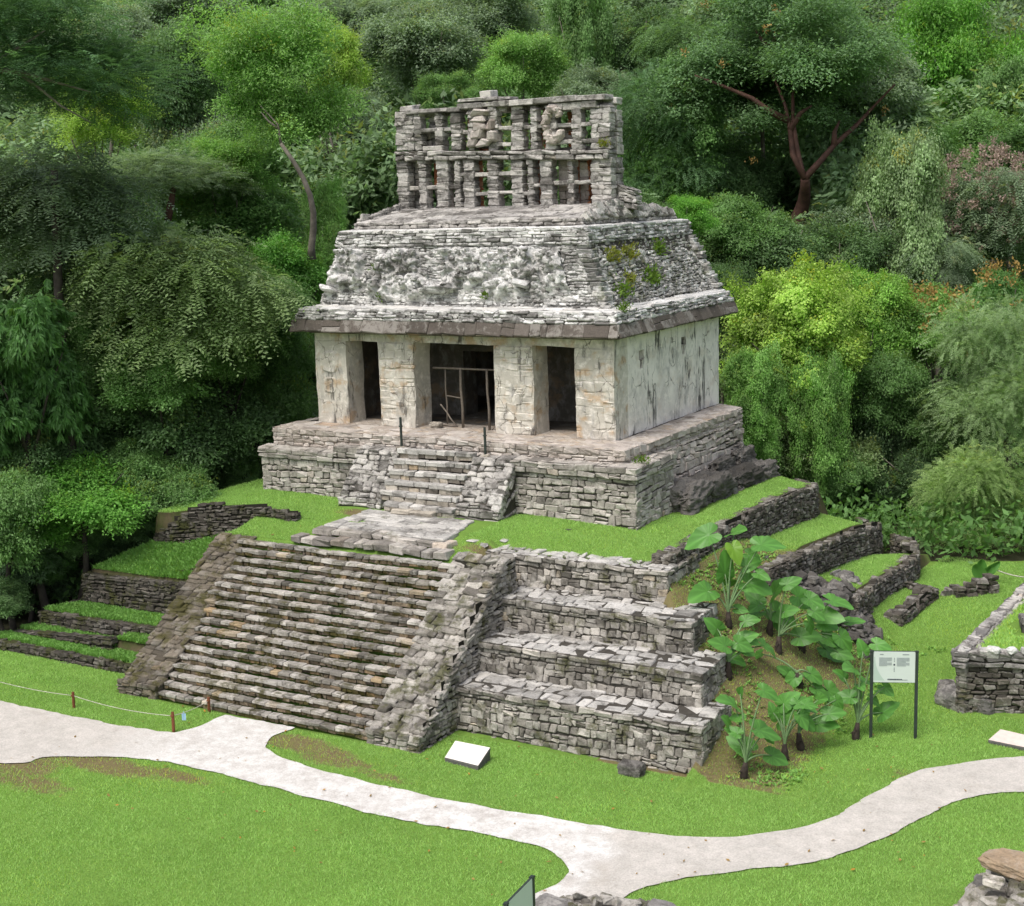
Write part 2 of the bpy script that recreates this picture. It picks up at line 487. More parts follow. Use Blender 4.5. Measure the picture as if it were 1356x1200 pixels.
class Geo:
    """plain polygon collector: boxes, prisms, tubes"""

    def __init__(self):
        self.V, self.F, self.MI = [], [], []

    def poly(self, pts, faces, mi=0):
        b = len(self.V)
        self.V += [tuple(map(float, p)) for p in pts]
        self.F += [[b + i for i in f] for f in faces]
        self.MI += [mi] * len(faces)

    def box(self, c, s, rot=None, mi=0, taper=1.0):
        pts = []
        for z in (-1, 1):
            t = taper if z > 0 else 1.0
            for x, y in ((-1, -1), (1, -1), (1, 1), (-1, 1)):
                p = np.array([x * s[0] / 2 * t, y * s[1] / 2 * t, z * s[2] / 2])
                if rot is not None:
                    p = rot @ p
                pts.append(p + np.asarray(c))
        self.poly(pts, [[3, 2, 1, 0], [4, 5, 6, 7], [0, 1, 5, 4], [1, 2, 6, 5], [2, 3, 7, 6], [3, 0, 4, 7]], mi)

    def tube(self, pts, radii, n=8, mi=0):
        pts = [np.asarray(p, float) for p in pts]
        rings = []
        ref = np.array([0.31, 0.17, 0.93])
        for i, p in enumerate(pts):
            d = pts[min(i + 1, len(pts) - 1)] - pts[max(i - 1, 0)]
            d = d / (np.linalg.norm(d) + 1e-9)
            a = np.cross(d, ref)
            if np.linalg.norm(a) < 0.1:
                a = np.cross(d, np.array([1, 0, 0.0]))
            a /= np.linalg.norm(a)
            b = np.cross(d, a)
            r = radii[i] if hasattr(radii, '__len__') else radii
            rings.append([p + r * (math.cos(t) * a + math.sin(t) * b) for t in np.linspace(0, 2 * math.pi, n, endpoint=False)])
        V = [v for r_ in rings for v in r_]
        F = []
        for i in range(len(pts) - 1):
            for j in range(n):
                F.append([i * n + j, i * n + (j + 1) % n, (i + 1) * n + (j + 1) % n, (i + 1) * n + j])
        F.append(list(range(n - 1, -1, -1)))
        F.append([(len(pts) - 1) * n + j for j in range(n)])
        self.poly(V, F, mi)

    def build(self, name, mats, parent=None, smooth=False):
        return mesh_obj(name, self.V, self.F, mats, parent, self.MI, smooth, tint=np.full((len(self.V), 3), 0.5, np.float32))


# template of one worn block: a cube with every edge cut; 24 vertices
_corn = np.array([(x, y, z) for x in (-1, 1) for y in (-1, 1) for z in (-1, 1)], float)
TV_s = np.repeat(_corn, 3, axis=0)
TV_f = np.tile(np.eye(3), (8, 1))           # axis on which the vertex sits on the full face


def _template():
    co = TV_s * (0.75 + 0.25 * TV_f)
    quads, tris = [], []
    for ax in range(3):
        for s in (-1, 1):
            ids = [i for i in range(24) if TV_f[i, ax] == 1 and TV_s[i, ax] == s]
            quads.append(ids)
    for a in range(3):
        b, c = [(1, 2), (0, 2), (0, 1)][a]
        for sb in (-1, 1):
            for s2 in (-1, 1):
                quads.append([i for i in range(24) if TV_s[i, b] == sb and TV_s[i, c] == s2 and TV_f[i, a] == 0])
    for k in range(8):
        tris.append([3 * k, 3 * k + 1, 3 * k + 2])

    def order(ids):
        p = co[ids]
        c = p.mean(0)
        n = c / np.linalg.norm(c)
        a = p[0] - c
        a -= n * (a @ n)
        a /= np.linalg.norm(a)
        b = np.cross(n, a)
        ang = [math.atan2((q - c) @ b, (q - c) @ a) for q in p]
        return [ids[i] for i in np.argsort(ang)]
    return [order(q) for q in quads], [order(t) for t in tris]


T_Q, T_T = _template()


class Stones:
    """worn blocks, all of one mesh"""

    def __init__(self):
        self.c, self.ax, self.sz, self.jit, self.tint = [], [], [], [], []
        self.g = []                                      # backing grids

    def add(self, c, axes, size, jit=0.02, tint=None):
        self.c.append(c)
        self.ax.append(axes)
        self.sz.append(size)
        self.jit.append(jit)
        self.tint.append(np.array([0.62 * (rng.random() + rng.random()) / 2 + 0.38 * rng.random(), rng.random(), rng.random()]) if tint is None else tint)

    def build(self, name, mats, parent=None, bev=0.022):
        V, F, MI, TT = [], [], [], []
        off = 0
        n = len(self.c)
        if n:
            c = np.array(self.c)
            ax = np.array(self.ax)                       # (n,3,3) rows = axes
            sz = np.array(self.sz) / 2
            b = np.minimum(bev, sz.min(1) * 0.45)[:, None, None]
            loc = TV_s[None] * (sz[:, None, :] - b * (1 - TV_f[None]))
            j = rng.normal(0, 1, (n, 8, 3)) * np.array(self.jit)[:, None, None]
            j = np.clip(j, -0.35 * sz[:, None, :], 0.35 * sz[:, None, :])
            loc = loc + np.repeat(j, 3, axis=1)
            W = np.einsum('nvk,nkd->nvd', loc, ax) + c[:, None, :]
            V.append(W.reshape(-1, 3))
            TT.append(np.repeat(np.array(self.tint), 24, axis=0))
            base = (np.arange(n) * 24)[:, None]
            for q in T_Q:
                F.append((base + np.array(q)[None]).astype(int))
            for t in T_T:
                F.append((base + np.array(t + [t[2]])[None]).astype(int))
            off = n * 24
        quad = np.concatenate([f for f in F if True]) if F else np.zeros((0, 4), int)
        mi = np.zeros(len(quad), int)
        for gv, gf in self.g:
            V.append(gv)
            TT.append(np.full((len(gv), 3), 0.5))
            quad = np.concatenate([quad, gf + off])
            mi = np.concatenate([mi, np.ones(len(gf), int)])
            off += len(gv)
        V = np.concatenate(V)
        TT = np.concatenate(TT)
        faces = [tuple(q) if q[2] != q[3] else tuple(q[:3]) for q in quad.tolist()]
        o = mesh_obj(name, V, faces, mats, parent, mi, False, TT)
        sm = np.zeros(len(o.data.polygons), bool)
        sm[:] = False
        o.data.polygons.foreach_set('use_smooth', sm)
        return o


def unit(v):
    return v / (np.linalg.norm(v) + 1e-12)


def lay(S, f, U, V, ch=(0.10, 0.17), sw=(0.16, 0.42), depth=0.22, prot=(0.0, 0.05), gap=0.014, jit=0.014, mask=None, flip=1, back=True, backoff=-0.045, wav=0.03, v0=0.0, tintf=None):
    """lay courses of irregular blocks over the surface f(u, v), 0<=u<=U, v0<=v<=V (metres)"""
    e = 0.02
    v = v0
    ci = 0
    while v < V - 0.03:
        h = rng.uniform(*ch)
        if v + h > V - ch[0] * 0.5:
            h = V - v
        u = -rng.uniform(0, sw[0]) * 0.0
        first = True
        while u < U - 0.02:
            wd = rng.uniform(*sw)
            if first and ci % 2:
                wd *= 0.6
            first = False
            if u + wd > U - sw[0] * 0.5:
                wd = U - u
            uc, vc = u + wd / 2, v + h / 2
            if mask is None or mask(uc, vc):
                vv = vc + wav * math.sin(uc * 1.3 + ci * 0.7) * (0 if (ci == 0 or v + h >= V - 1e-6) else 1)
                P = f(uc, vv)
                tu = unit(f(min(uc + e, U), vv) - f(max(uc - e, 0), vv))
                tv = unit(f(uc, vv + e) - f(uc, vv - e))
                n = unit(np.cross(tu, tv)) * flip
                tv = np.cross(n, tu) * flip
                a = rng.normal(0, 0.045)
                tu2 = tu * math.cos(a) + tv * math.sin(a)
                tv2 = -tu * math.sin(a) + tv * math.cos(a)
                ww = max(wd - gap * rng.uniform(0.6, 2.0), 0.05)
                q = rng.random()
                parts = [(0.0, 1.0)]
                if h > 0.13 and q < 0.16:                 # two thin stones in place of one
                    k = rng.uniform(0.35, 0.65)
                    parts = [((k - 1) / 2, k), (k / 2, 1 - k)]
                elif q > 0.80 and v > v0 + 0.02 and v + h < V - 0.2:
                    parts = [(0.14, 1.32)]
                for dv, kh in parts:
                    pr = rng.uniform(*prot)
                    S.add(P + n * (pr - depth / 2) + tv2 * dv * h, (tu2, tv2, n), (ww, max(h * kh * rng.uniform(0.92, 1.02) - gap, 0.04), depth), jit, None if tintf is None else tintf(P))
            u += wd
        v += h
        ci += 1
    if back:
        nu, nv = max(2, int(U / 0.3) + 1), max(2, int((V - v0) / 0.25) + 1)
        uu = np.linspace(0, U, nu)
        vv = np.linspace(v0, V, nv)
        G, ok = [], []
        for b in vv:
            for a in uu:
                P = f(a, b)
                tu = unit(f(min(a + e, U), b) - f(max(a - e, 0), b))
                tv = unit(f(a, b + e) - f(a, b - e))
                G.append(P + unit(np.cross(tu, tv)) * flip * backoff)
        FF = []
        for j in range(nv - 1):
            for i in range(nu - 1):
                if mask is None or mask((uu[i] + uu[i + 1]) / 2, (vv[j] + vv[j + 1]) / 2):
                    q = [j * nu + i, j * nu + i + 1, (j + 1) * nu + i + 1, (j + 1) * nu + i]
                    FF.append(q if flip > 0 else q[::-1])
        if FF:
            S.g.append((np.array(G), np.array(FF)))


def quadf(p00, p10, p11, p01):
    """map u (m), v (m) over a quad: p00->p10 along u, p00->p01 along v"""
    p00, p10, p11, p01 = (np.array(p, float) for p in (p00, p10, p11, p01))
    U = np.linalg.norm(p10 - p00)
    V = np.linalg.norm(p01 - p00)

    def f(u, v):
        a, b = u / U, v / V
        return (p00 * (1 - a) + p10 * a) * (1 - b) + (p01 * (1 - a) + p11 * a) * b
    return f, U, V


def layq(S, p00, p10, p11, p01, **kw):
    f, U, V = quadf(p00, p10, p11, p01)
    lay(S, f, U, V, **kw)


def fbm(p, o=4):
    return noise.fractal(Vector(p), 0.9, 2.0, o, noise_basis='PERLIN_ORIGINAL')


# ------------------------------------------------------------------ ground shape (numpy)
def sstep(a, b, x):
    t = np.clip((x - a) / (b - a), 0, 1)
    return t * t * (3 - 2 * t)


def lump(x, y):
    return (np.sin(x * 0.9 + 1.3 * np.sin(y * 0.7)) * np.cos(y * 1.1 + 0.8 * np.sin(x * 0.5)) * 0.5 + 0.5 * np.sin(x * 2.3 + y * 1.7) * np.sin(y * 2.9 - x * 0.6) * 0.4)


W4X, W3X, W2X = 15.35, 17.05, 18.65
# stairs: foot (y=-10.85, z=-6.2) to top (y=-6.6, z=-2.5)
SY0, SZ0, SY1, SZ1 = -10.85, GZ, -6.6, -2.5
TER = [(-5.25, -2.40, 15.55), (-6.55, -3.30, 16.80), (-7.85, -4.15, 17.60), (-9.05, -5.00, 18.10)]   # y front, z top, x corner


def w4top(y):
    return np.interp(y, [-5, -1, 3, 6, 9], [-2.22, -2.30, -2.32, -2.50, -2.82])


def w3top(y):
    return np.interp(y, [-1.5, 2, 4.5, 7, 11], [-3.22, -3.35, -3.62, -3.85, -4.45])


def w3bot(y):
    return np.interp(y, [-1.5, 2, 4.5, 7, 11], [-3.95, -4.2, -4.55, -4.85, -5.4])


def w2top(y):
    return np.interp(y, [0, 3, 6.5, 10], [-4.45, -4.6, -4.85, -4.95])


def w2bot(y):
    return np.interp(y, [0, 3, 6.5, 10], [-5.2, -5.3, -5.55, -5.75])


def alley(x, y):
    return GZ + 0.055 * np.clip(y + 4, 0, 10) * sstep(15, 18, x)


def hillz(x, y):
    t = (x - CAM[0]) * -0.5066 + (y - CAM[1]) * 0.8622
    return np.where(t > 58, 0.33 * (t - 58), 0.0)


def ground_z(x, y):
    x, y = np.asarray(x, float), np.asarray(y, float)
    g = alley(x, y) + hillz(x, y)
    # ---- right flank of the mound
    d = np.maximum(0, x - 15.45) + 0.45 * np.maximum(0, -(y + 5.0))
    dirt = -2.75 - 0.70 * d
    s4 = -3.05 - 0.08 * np.clip(y, 0, 9) + (w3top(y) + 0.05 - (-3.05 - 0.08 * np.clip(y, 0, 9))) * np.clip((x - W4X) / (W3X - W4X), 0, 1)
    s3 = w3bot(y) + (w2top(y) - w3bot(y)) * np.clip((x - W3X) / (W2X - W3X), 0, 1)
    s2 = w2bot(y) + (alley(x, y) - w2bot(y)) * np.clip((x - W2X) / 1.0, 0, 1)
    terr = np.where(x < W3X - 0.22, s4, np.where(x < W2X - 0.22, s3, s2))
    terr = np.maximum(terr, g)
    k = sstep(-1.2, 2.6, y + 0.25 * (x - 16))
    flank = dirt * (1 - k) + terr * k
    flank = np.maximum(flank, g)
    # ---- upper terrace
    top = -2.14 - 0.16 * sstep(9.5, 15, x) + 0.06 * lump(x * 1.3, y * 1.3) * sstep(0, 2, np.abs(x - 6)) - 0.35 * sstep(-0.5, -3.2, x) * sstep(-1, -5, y)
    top = np.where(x > 12, np.minimum(top, np.interp(x, [12, W4X], [-2.15, 0]) * 0 + top), top)
    top = top + (w4top(y) + 0.04 - top) * sstep(12.8, W4X, x) * (y > -5)
    top = top + (-2.44 - top) * sstep(-3.4, -5.0, y) * sstep(9.3, 10.2, x)
    rear = sstep(8.0, 12.5, y)
    z = np.where(x < W4X - 0.22, top, flank)
    # ---- front of the mound: terraces right of the stair (paving lies on top of these)
    for (yf, zt, xc) in TER:
        pass
    zf = np.full_like(x, GZ)
    zf = np.where(y > -8.75, -5.12, zf)
    zf = np.where(y > -7.55, -4.27, zf)
    zf = np.where(y > -6.25, -3.42, zf)
    stair_z = SZ0 + (y - SY0) * (SZ1 - SZ0) / (SY1 - SY0) - 0.35
    right_front = np.where(x < 10.9, np.where((y > -6.2) & (x < 10.0) & (x > 1.2), -2.50 + (y + 6.2) * 0.22, np.minimum(stair_z, -2.6)), zf)
    # left terraces
    lf = np.full_like(x, GZ - 0.03)
    lf = np.where(y > -9.32, -5.97, lf)
    lf = np.where(y > -8.57, np.where(x < -1.6, -5.85, -5.6), lf)
    lf = np.where(y > -7.77, -5.36, lf)
    up = -4.32 + (y + 6.7) * np.interp(x, [-5, -2, 0.5], [0.42, 0.52, 0.92])
    lf = np.where(y > -6.42, up, lf)
    ed = np.interp(y, [-9.6, -8.8, -8, -6.7, -5], [-9.0, -6.1, -5.9, -5.15, -3.6])
    lf = np.where(x < ed, GZ - 0.05, lf)
    front = np.where(x < 0.7, lf, np.where(x < 18.2, right_front, flank))
    front = np.where((x >= 15.5) & (y > -9.2), np.where(x < np.interp(y, [-9.05, -7.85, -6.55, -5.25], [18.05, 17.55, 16.75, 15.5]) - 0.05, np.minimum(zf, front), flank), front)
    front = np.where((y < -9.05) & (x > 11.3) & (x < 18.0), GZ, front)
    front = np.where(y < SY0, GZ, front)
    front = np.where((y < -9.05) & (x >= 18.0), np.maximum(flank, GZ), front)
    z = np.where(y < np.where(x > 9.9, -5.08, -4.8), front, z)
    # left edge of the upper terrace
    xl = -3.5 + 0.22 * (y + 5.2)
    fall = GZ + hillz(x, y)
    z = np.where((x < xl) & (y >= -5.1), fall + (z - fall) * np.exp(-np.maximum(0, xl - x) * 2.2), z)
    z = np.where(y > 8.0, g + (z - g) * (1 - rear), z)
    z = np.where(x > 20.6, np.maximum(g, np.where(y < 2, dirt, -99)), z)
    z = np.where(y < SY0 - 0.05, np.where(x > 17.5, np.maximum(np.where(x > 17.9, dirt, GZ), GZ), GZ), z)
    # soft undulation of the plaza
    return z + 0.025 * lump(x, y) * (z < GZ + 0.1)


def gz(x, y):
    return float(ground_z(np.array([x]), np.array([y]))[0])


def hit(px, py):
    d = at(px, py, 1) - CAM
    for t in np.arange(30, 90, 0.05):
        P = CAM + d * t
        if P[2] <= gz(P[0], P[1]):
            return np.array([P[0], P[1], gz(P[0], P[1])])
    return onz(px, py, GZ)


def in_poly(x, y, poly):
    ins = np.zeros(x.shape, bool)
    n = len(poly)
    for i in range(n):
        x1, y1 = poly[i]
        x2, y2 = poly[(i + 1) % n]
        c = ((y1 > y) != (y2 > y)) & (x < (x2 - x1) * (y - y1) / (y2 - y1 + 1e-12) + x1)
        ins ^= c
    return ins


def smooth_line(pts, n=6):
    pts = [np.array(p, float) for p in pts]
    out = []
    for i in range(len(pts) - 1):
        p0, p1, p2, p3 = pts[max(i - 1, 0)], pts[i], pts[i + 1], pts[min(i + 2, len(pts) - 1)]
        for t in np.linspace(0, 1, n, endpoint=False):
            out.append(0.5 * ((2 * p1) + (-p0 + p2) * t + (2 * p0 - 5 * p1 + 4 * p2 - p3) * t ** 2 + (-p0 + 3 * p1 - 3 * p2 + p3) * t ** 3))
    out.append(pts[-1])
    return out


# ------------------------------------------------------------------ path
north = smooth_line([(-12, -13.6), (-5, -13.2), (-1.71, -13.02), (1.19, -12.95), (3.4, -12.85), (4.6, -12.6)], 5) + smooth_line([(4.6, -12.6), (4.85, -12.0), (4.95, -11.0)], 4) + [np.array((7.3, -10.9))] + smooth_line([(7.3, -11.0), (7.15, -11.6), (7.55, -12.35), (8.6, -12.75), (11.0, -12.97), (13.59, -12.98), (15.86, -12.8), (18.5, -12.46), (19.84, -11.91), (20.88, -11.03), (21.57, -10.06), (21.96, -8.53), (22.53, -6.78), (23.21, -5.95), (24.08, -5.12), (25.2, -4.3), (28, -2.6)], 6)
south = smooth_line([(-12, -17.3), (-3, -16.9), (2.04, -16.16), (2.9, -15.3), (4.77, -14.45), (6.44, -14.18), (8.29, -14.19), (10.69, -14.32), (12.87, -14.37), (15.1, -14.11), (16.64, -14.16), (17.39, -14.55), (17.68, -15.14), (17.35, -16.3), (16.6, -18.5), (15.5, -22)], 6)
seast = smooth_line([(18.2, -22), (18.7, -17.5), (19.14, -15.11), (19.54, -14.38), (20.71, -13.25), (21.93, -12.16), (22.76, -10.7), (23.32, -9.19), (23.95, -7.69), (25.02, -6.8), (28.5, -5.0)], 6)
def ragged(pts):
    out = []
    for a, b in zip(pts[:-1], pts[1:]):
        n = max(1, int(np.linalg.norm(np.array(b) - np.array(a)) / 0.12)) if abs(a[0]) < 30 and a[1] > -19 else 1
        for k in range(n):
            q = np.array(a) + (np.array(b) - np.array(a)) * k / n
            out.append(q + 0.07 * np.array([lump(q[0] * 4, q[1] * 4), lump(q[0] * 4 + 7, q[1] * 4)]) + 0.035 * np.array([lump(q[0] * 13, q[1] * 11), lump(q[0] * 12 + 3, q[1] * 14)]))
    return out


PATH = [tuple(p) for p in ragged(north)] + [tuple(p) for p in ragged(seast[::-1])] + [tuple(p) for p in ragged(south[::-1])]

# ------------------------------------------------------------------ terrain
DRY = [(2.4, -15.9, 1.6, 0.8, 1.0), (4.4, -15.0, 2.2, 0.55, 1.0), (6.6, -14.7, 1.6, 0.4, 0.75), (3.6, -16.6, 1.8, 0.6, 0.75), (9.2, -11.9, 0.9, 0.4, 0.9), (8.0, -11.7, 1.3, 0.55, 1.0), (9.6, -12.2, 1.5, 0.5, 0.8), (11.3, -12.5, 1.2, 0.35, 0.65), (4.2, -3.6, 1.0, 0.5, 0.8),
       (21.0, 1.0, 0.9, 3.5, 0.35), (20.4, 5.0, 0.6, 2.5, 0.35), (10.2, -5.4, 1.6, 0.5, 0.75), (22.6, -6.9, 0.9, 0.5, 0.6)]


def dryness(x, y):
    d = np.zeros_like(x)
    for cx, cy, rx, ry, a in DRY:
        d = np.maximum(d, a * np.exp(-(((x - cx) / rx) ** 2 + ((y - cy) / ry) ** 2) * 0.9))
    sl = (x > 15.4) & (x < 20.9) & (y < 2.5) & (y > -9.4)
    k = np.exp(-np.maximum(0, np.abs(x - 17.6) - 1.9) ** 2 * 1.2) * (1 - sstep(0.5, 3.0, y))
    d = np.where(sl, np.maximum(d, 0.70 * k), d)
    return d


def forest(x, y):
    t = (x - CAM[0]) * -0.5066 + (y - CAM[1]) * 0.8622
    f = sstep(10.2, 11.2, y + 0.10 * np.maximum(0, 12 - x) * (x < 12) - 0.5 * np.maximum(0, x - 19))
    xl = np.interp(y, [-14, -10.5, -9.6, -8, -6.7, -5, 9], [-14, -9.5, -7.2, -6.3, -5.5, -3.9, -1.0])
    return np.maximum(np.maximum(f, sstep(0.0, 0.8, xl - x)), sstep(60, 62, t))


def hf_mesh(name, xs, ys, zf, mat, kind='structure'):
    X, Y = np.meshgrid(xs, ys)
    Z = zf(X, Y)
    V = np.stack([X, Y, Z], -1).reshape(-1, 3)
    nx, ny = len(xs), len(ys)
    i = (np.arange(ny - 1)[:, None] * nx + np.arange(nx - 1)[None]).ravel()
    F = np.stack([i, i + 1, i + nx + 1, i + nx], -1)
    o = mesh_obj(name, V, F, mat, smooth=False, extra={'dry': dryness(V[:, 0], V[:, 1]), 'forest': forest(V[:, 0], V[:, 1])})
    return tag(o, kind=kind)


hf_mesh('ground', np.concatenate([np.linspace(-400, -40, 19), np.linspace(-30, -10.2, 30), np.arange(-10, 25.01, 0.14), np.linspace(25.5, 40, 20), np.linspace(50, 400, 15)]),
        np.concatenate([np.linspace(-200, -40, 9), np.linspace(-36, -19, 18), np.arange(-18, 14.01, 0.14), np.linspace(14.4, 40, 40), np.linspace(45, 300, 40)]), ground_z, M['ground'])


def path_sheet():
    import bmesh
    bm = bmesh.new()
    vs = [bm.verts.new((p[0], p[1], 0)) for p in PATH]
    f = bm.faces.new(vs)
    bmesh.ops.triangulate(bm, faces=[f])
    for _ in range(3):
        long = [e for e in bm.edges if e.calc_length() > 0.9]
        if long:
            bmesh.ops.subdivide_edges(bm, edges=long, cuts=1)
            bmesh.ops.triangulate(bm, faces=bm.faces[:])
    for v in bm.verts:
        v.co.z = gz(v.co.x, v.co.y) + 0.03
    me = bpy.data.meshes.new('path')
    bm.to_mesh(me)
    bm.free()
    me.materials.append(M['path'])
    o = bpy.data.objects.new('path', me)
    COL.objects.link(o)
    if me.polygons[0].normal.z < 0:
        me.flip_normals()
    return tag(o, kind='structure')


path_sheet()


# ------------------------------------------------------------------ grass blades
def blade_mesh(name, n, box, keep, size, mat, kind='stuff', lean=1.5, wid=0.35, maxslope=1.3):
    x = rng.uniform(box[0], box[1], n)
    y = rng.uniform(box[2], box[3], n)
    z = ground_z(x, y)
    u_, v_, d_ = proj(np.stack([x, y, z], -1))
    ok = (u_ > -160) & (u_ < IW + 160) & (v_ > -100) & (v_ < IH + 160) & keep(x, y, z)
    e = 0.12
    sl = np.maximum(np.abs(ground_z(x + e, y) - z), np.abs(ground_z(x, y + e) - z)) / e
    ok &= (sl < maxslope)
    ok &= rng.random(n) > dryness(x, y) * 0.93
    x, y, z = x[ok], y[ok], z[ok]
    m = len(x)
    h = rng.uniform(size[0], size[1], m) * (0.75 + 0.5 * (lump(x * 2, y * 2) * 0.5 + 0.5))
    a = rng.uniform(0, 2 * math.pi, m)
    l = rng.uniform(0.1, lean, m) * h
    b = rng.uniform(0, 2 * math.pi, m)
    wd = h * wid * 0.5
    V = np.zeros((m, 3, 3))
    V[:, 0] = np.stack([x - wd * np.cos(a), y - wd * np.sin(a), z - 0.01], -1)
    V[:, 1] = np.stack([x + wd * np.cos(a), y + wd * np.sin(a), z - 0.01], -1)
    V[:, 2] = np.stack([x + l * np.cos(b), y + l * np.sin(b), z + h], -1)
    t = np.zeros((m, 3))
    pat = lump(x * 0.42 + 3, y * 0.6) * 0.5 + lump(x * 1.3, y * 1.5 + 2) * 0.35 + lump(x * 3.7, y * 4.1) * 0.25
    t[:, 0] = np.clip(0.34 + 0.26 * pat + rng.normal(0, 0.13, m), 0, 1)
    t[:, 1] = np.clip(rng.random(m) ** 2 * 0.65 + dryness(x, y) * 0.5 + 0.30 * np.clip(lump(x * 0.7 + 9, y * 0.5 + 4), 0, 1), 0, 1)
    t[:, 2] = rng.random(m)
    o = mesh_obj(name, V.reshape(-1, 3), np.arange(m * 3).reshape(-1, 3), mat, tint=np.repeat(t, 3, axis=0))
    return tag(o, kind=kind)


def not_built(x, y):
    b = (x > 0.75) & (x < 11.35) & (y > -11.0) & (y < -6.3)          # stair and its ramps
    b |= (x > 3.9) & (x < 9.0) & (y > -6.7) & (y < -3.3)             # landing
    b |= (x > 3.0) & (x < 9.0) & (y > -3.4) & (y < 0)
    b |= (x > -1.2) & (x < 13.15) & (y > -1.9) & (y < 8.6)
    b |= (x > 13) & (x < 13.9) & (y > 0.4) & (y < 8.5)
    b |= (x > 11.2) & (y > -9.45) & (y < -5.12) & (x < np.interp(y, [-9.05, -7.85, -6.55, -5.25], [18.15, 17.7, 16.9, 15.6]))
    b |= (x > 22.3) & (y > -2.4) & (x > 22.3 + (y + 1) * -0.02)
    return b


def keep_lawn(x, y, z):
    k = ~in_poly(x + 0.10 * lump(x * 5, y * 5) + 0.06 * lump(x * 13, y * 12), y + 0.10 * lump(x * 6 + 3, y * 5) + 0.06 * lump(y * 14, x * 13), PATH) & ~not_built(x, y)
    k &= ~((x < 0.75) & (y > -9.6) & (y < -5.2))
    k &= ~((y > 9.8) & (x < 18.8)) & ~(y > 11.5)
    k &= ~((x < -3.3) & (y > -9.6)) & ~((x < -8) & (y > -11))
    return k


blade_mesh('lawn_grass', 2300000, (-12, 29, -22, 12), keep_lawn, (0.022, 0.062), M['grass'])
tag(bpy.data.objects['lawn_grass'], 'short bright green lawn grass on the plaza and the top of the mound', 'grass')


def keep_cover(x, y, z):
    return (x < 0.6) & (x > -7) & (y > -9.5) & (y < -5.0) & (z > GZ + 0.1) & ~not_built(x, y)


blade_mesh('ground_cover', 90000, (-7, 1, -9.6, -4.9), keep_cover, (0.05, 0.13), M['cover'], wid=0.9, lean=1.2, maxslope=3.5)
tag(bpy.data.objects['ground_cover'], 'leafy low ground cover on the left terraces beside the wide stair', 'ground cover')

# ================================================================== the stepped pyramid
X0S, X1S = 2.35, 9.65                       # stair between the ramps
pyr = empty('stepped_pyramid', (5.75, -6, GZ), 'grey stepped stone pyramid base with a wide mossy stair, below the roofed temple', 'pyramid')

# wide stair: each step is a row of blocks
NST = 18
rise, run = (SZ1 - SZ0) / NST, (SY1 - SY0) / NST
stair = Geo()
stair.poly([(X0S, SY0 + 0.12, GZ - 0.3), (X1S, SY0 + 0.12, GZ - 0.3), (X1S, SY1 + 0.35, SZ1 - 0.12), (X0S, SY1 + 0.35, SZ1 - 0.12), (X0S, SY1 + 0.4, GZ - 0.3), (X1S, SY1 + 0.4, GZ - 0.3)],
           [[0, 1, 2, 3], [0, 3, 4], [1, 5, 2], [3, 2, 5, 4]])
st_root = stair.build('staircase', M['mortard'], pyr)


def step_row(S, xa, xb, yf, zt, h, dep, sw=(0.25, 0.62), jit=0.018, wob=0.03, low=1.0, soft=1.0):
    x = xa
    while x < xb - 0.03:
        wd = rng.uniform(*sw)
        if x + wd > xb - sw[0] * 0.5:
            wd = xb - x
        hh = h * rng.uniform(0.9, 1.08)
        dy = rng.normal(0, 0.02) * soft
        zz = zt + wob * math.sin(x * 1.1 + yf * 3) + rng.normal(0, 0.01) * soft
        a = rng.normal(0, 0.03) * soft
        b = rng.normal(0, 0.03) * soft
        tn = rng.random(3)
        tn[0] *= low
        ax = (unit(np.array([1, a, b])), unit(np.array([-a, 1, 0.0])), unit(np.array([-b, 0, 1.0])))
        S.add(np.array([x + wd / 2, yf + dep / 2 + dy, zz - hh / 2]), ax, (wd - 0.012, dep, hh), jit, tn)
        x += wd


for k in range(NST):
    S = Stones()
    yf = SY0 + k * run
    zt = SZ0 + (k + 1) * rise
    xa = X0S + (0.15 * math.sin(k) if k else -0.35)
    step_row(S, xa - 0.2, X1S + 0.2, yf, zt, rise * 0.48, run + 0.0, sw=(0.2, 0.5), jit=0.009, wob=0.012, soft=0.5)
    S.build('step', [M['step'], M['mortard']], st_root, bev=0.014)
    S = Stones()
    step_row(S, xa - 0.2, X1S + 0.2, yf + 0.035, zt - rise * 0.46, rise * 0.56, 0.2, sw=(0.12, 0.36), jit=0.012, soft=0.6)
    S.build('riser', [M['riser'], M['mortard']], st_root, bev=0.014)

# landing below the temple stair, with two steps
S = Stones()
step_row(S, 3.7, 9.25, -6.32, -2.30, 0.2, 0.5, sw=(0.3, 0.7))
step_row(S, 4.1, 9.0, -5.85, -2.16, 0.16, 0.55, sw=(0.3, 0.8), soft=0.4)
S.build('landing_step', [M['plat2'], M['mortar']], pyr)
S = Stones()
layq(S, (4.3, -5.5, -2.12), (8.8, -5.7, -2.12), (8.3, -3.3, -2.09), (4.4, -3.2, -2.09), ch=(0.25, 0.5), sw=(0.3, 0.75), prot=(-0.01, 0.02), depth=0.2, backoff=-0.03)
S.build('landing', [M['flag'], M['mortarw']], pyr)

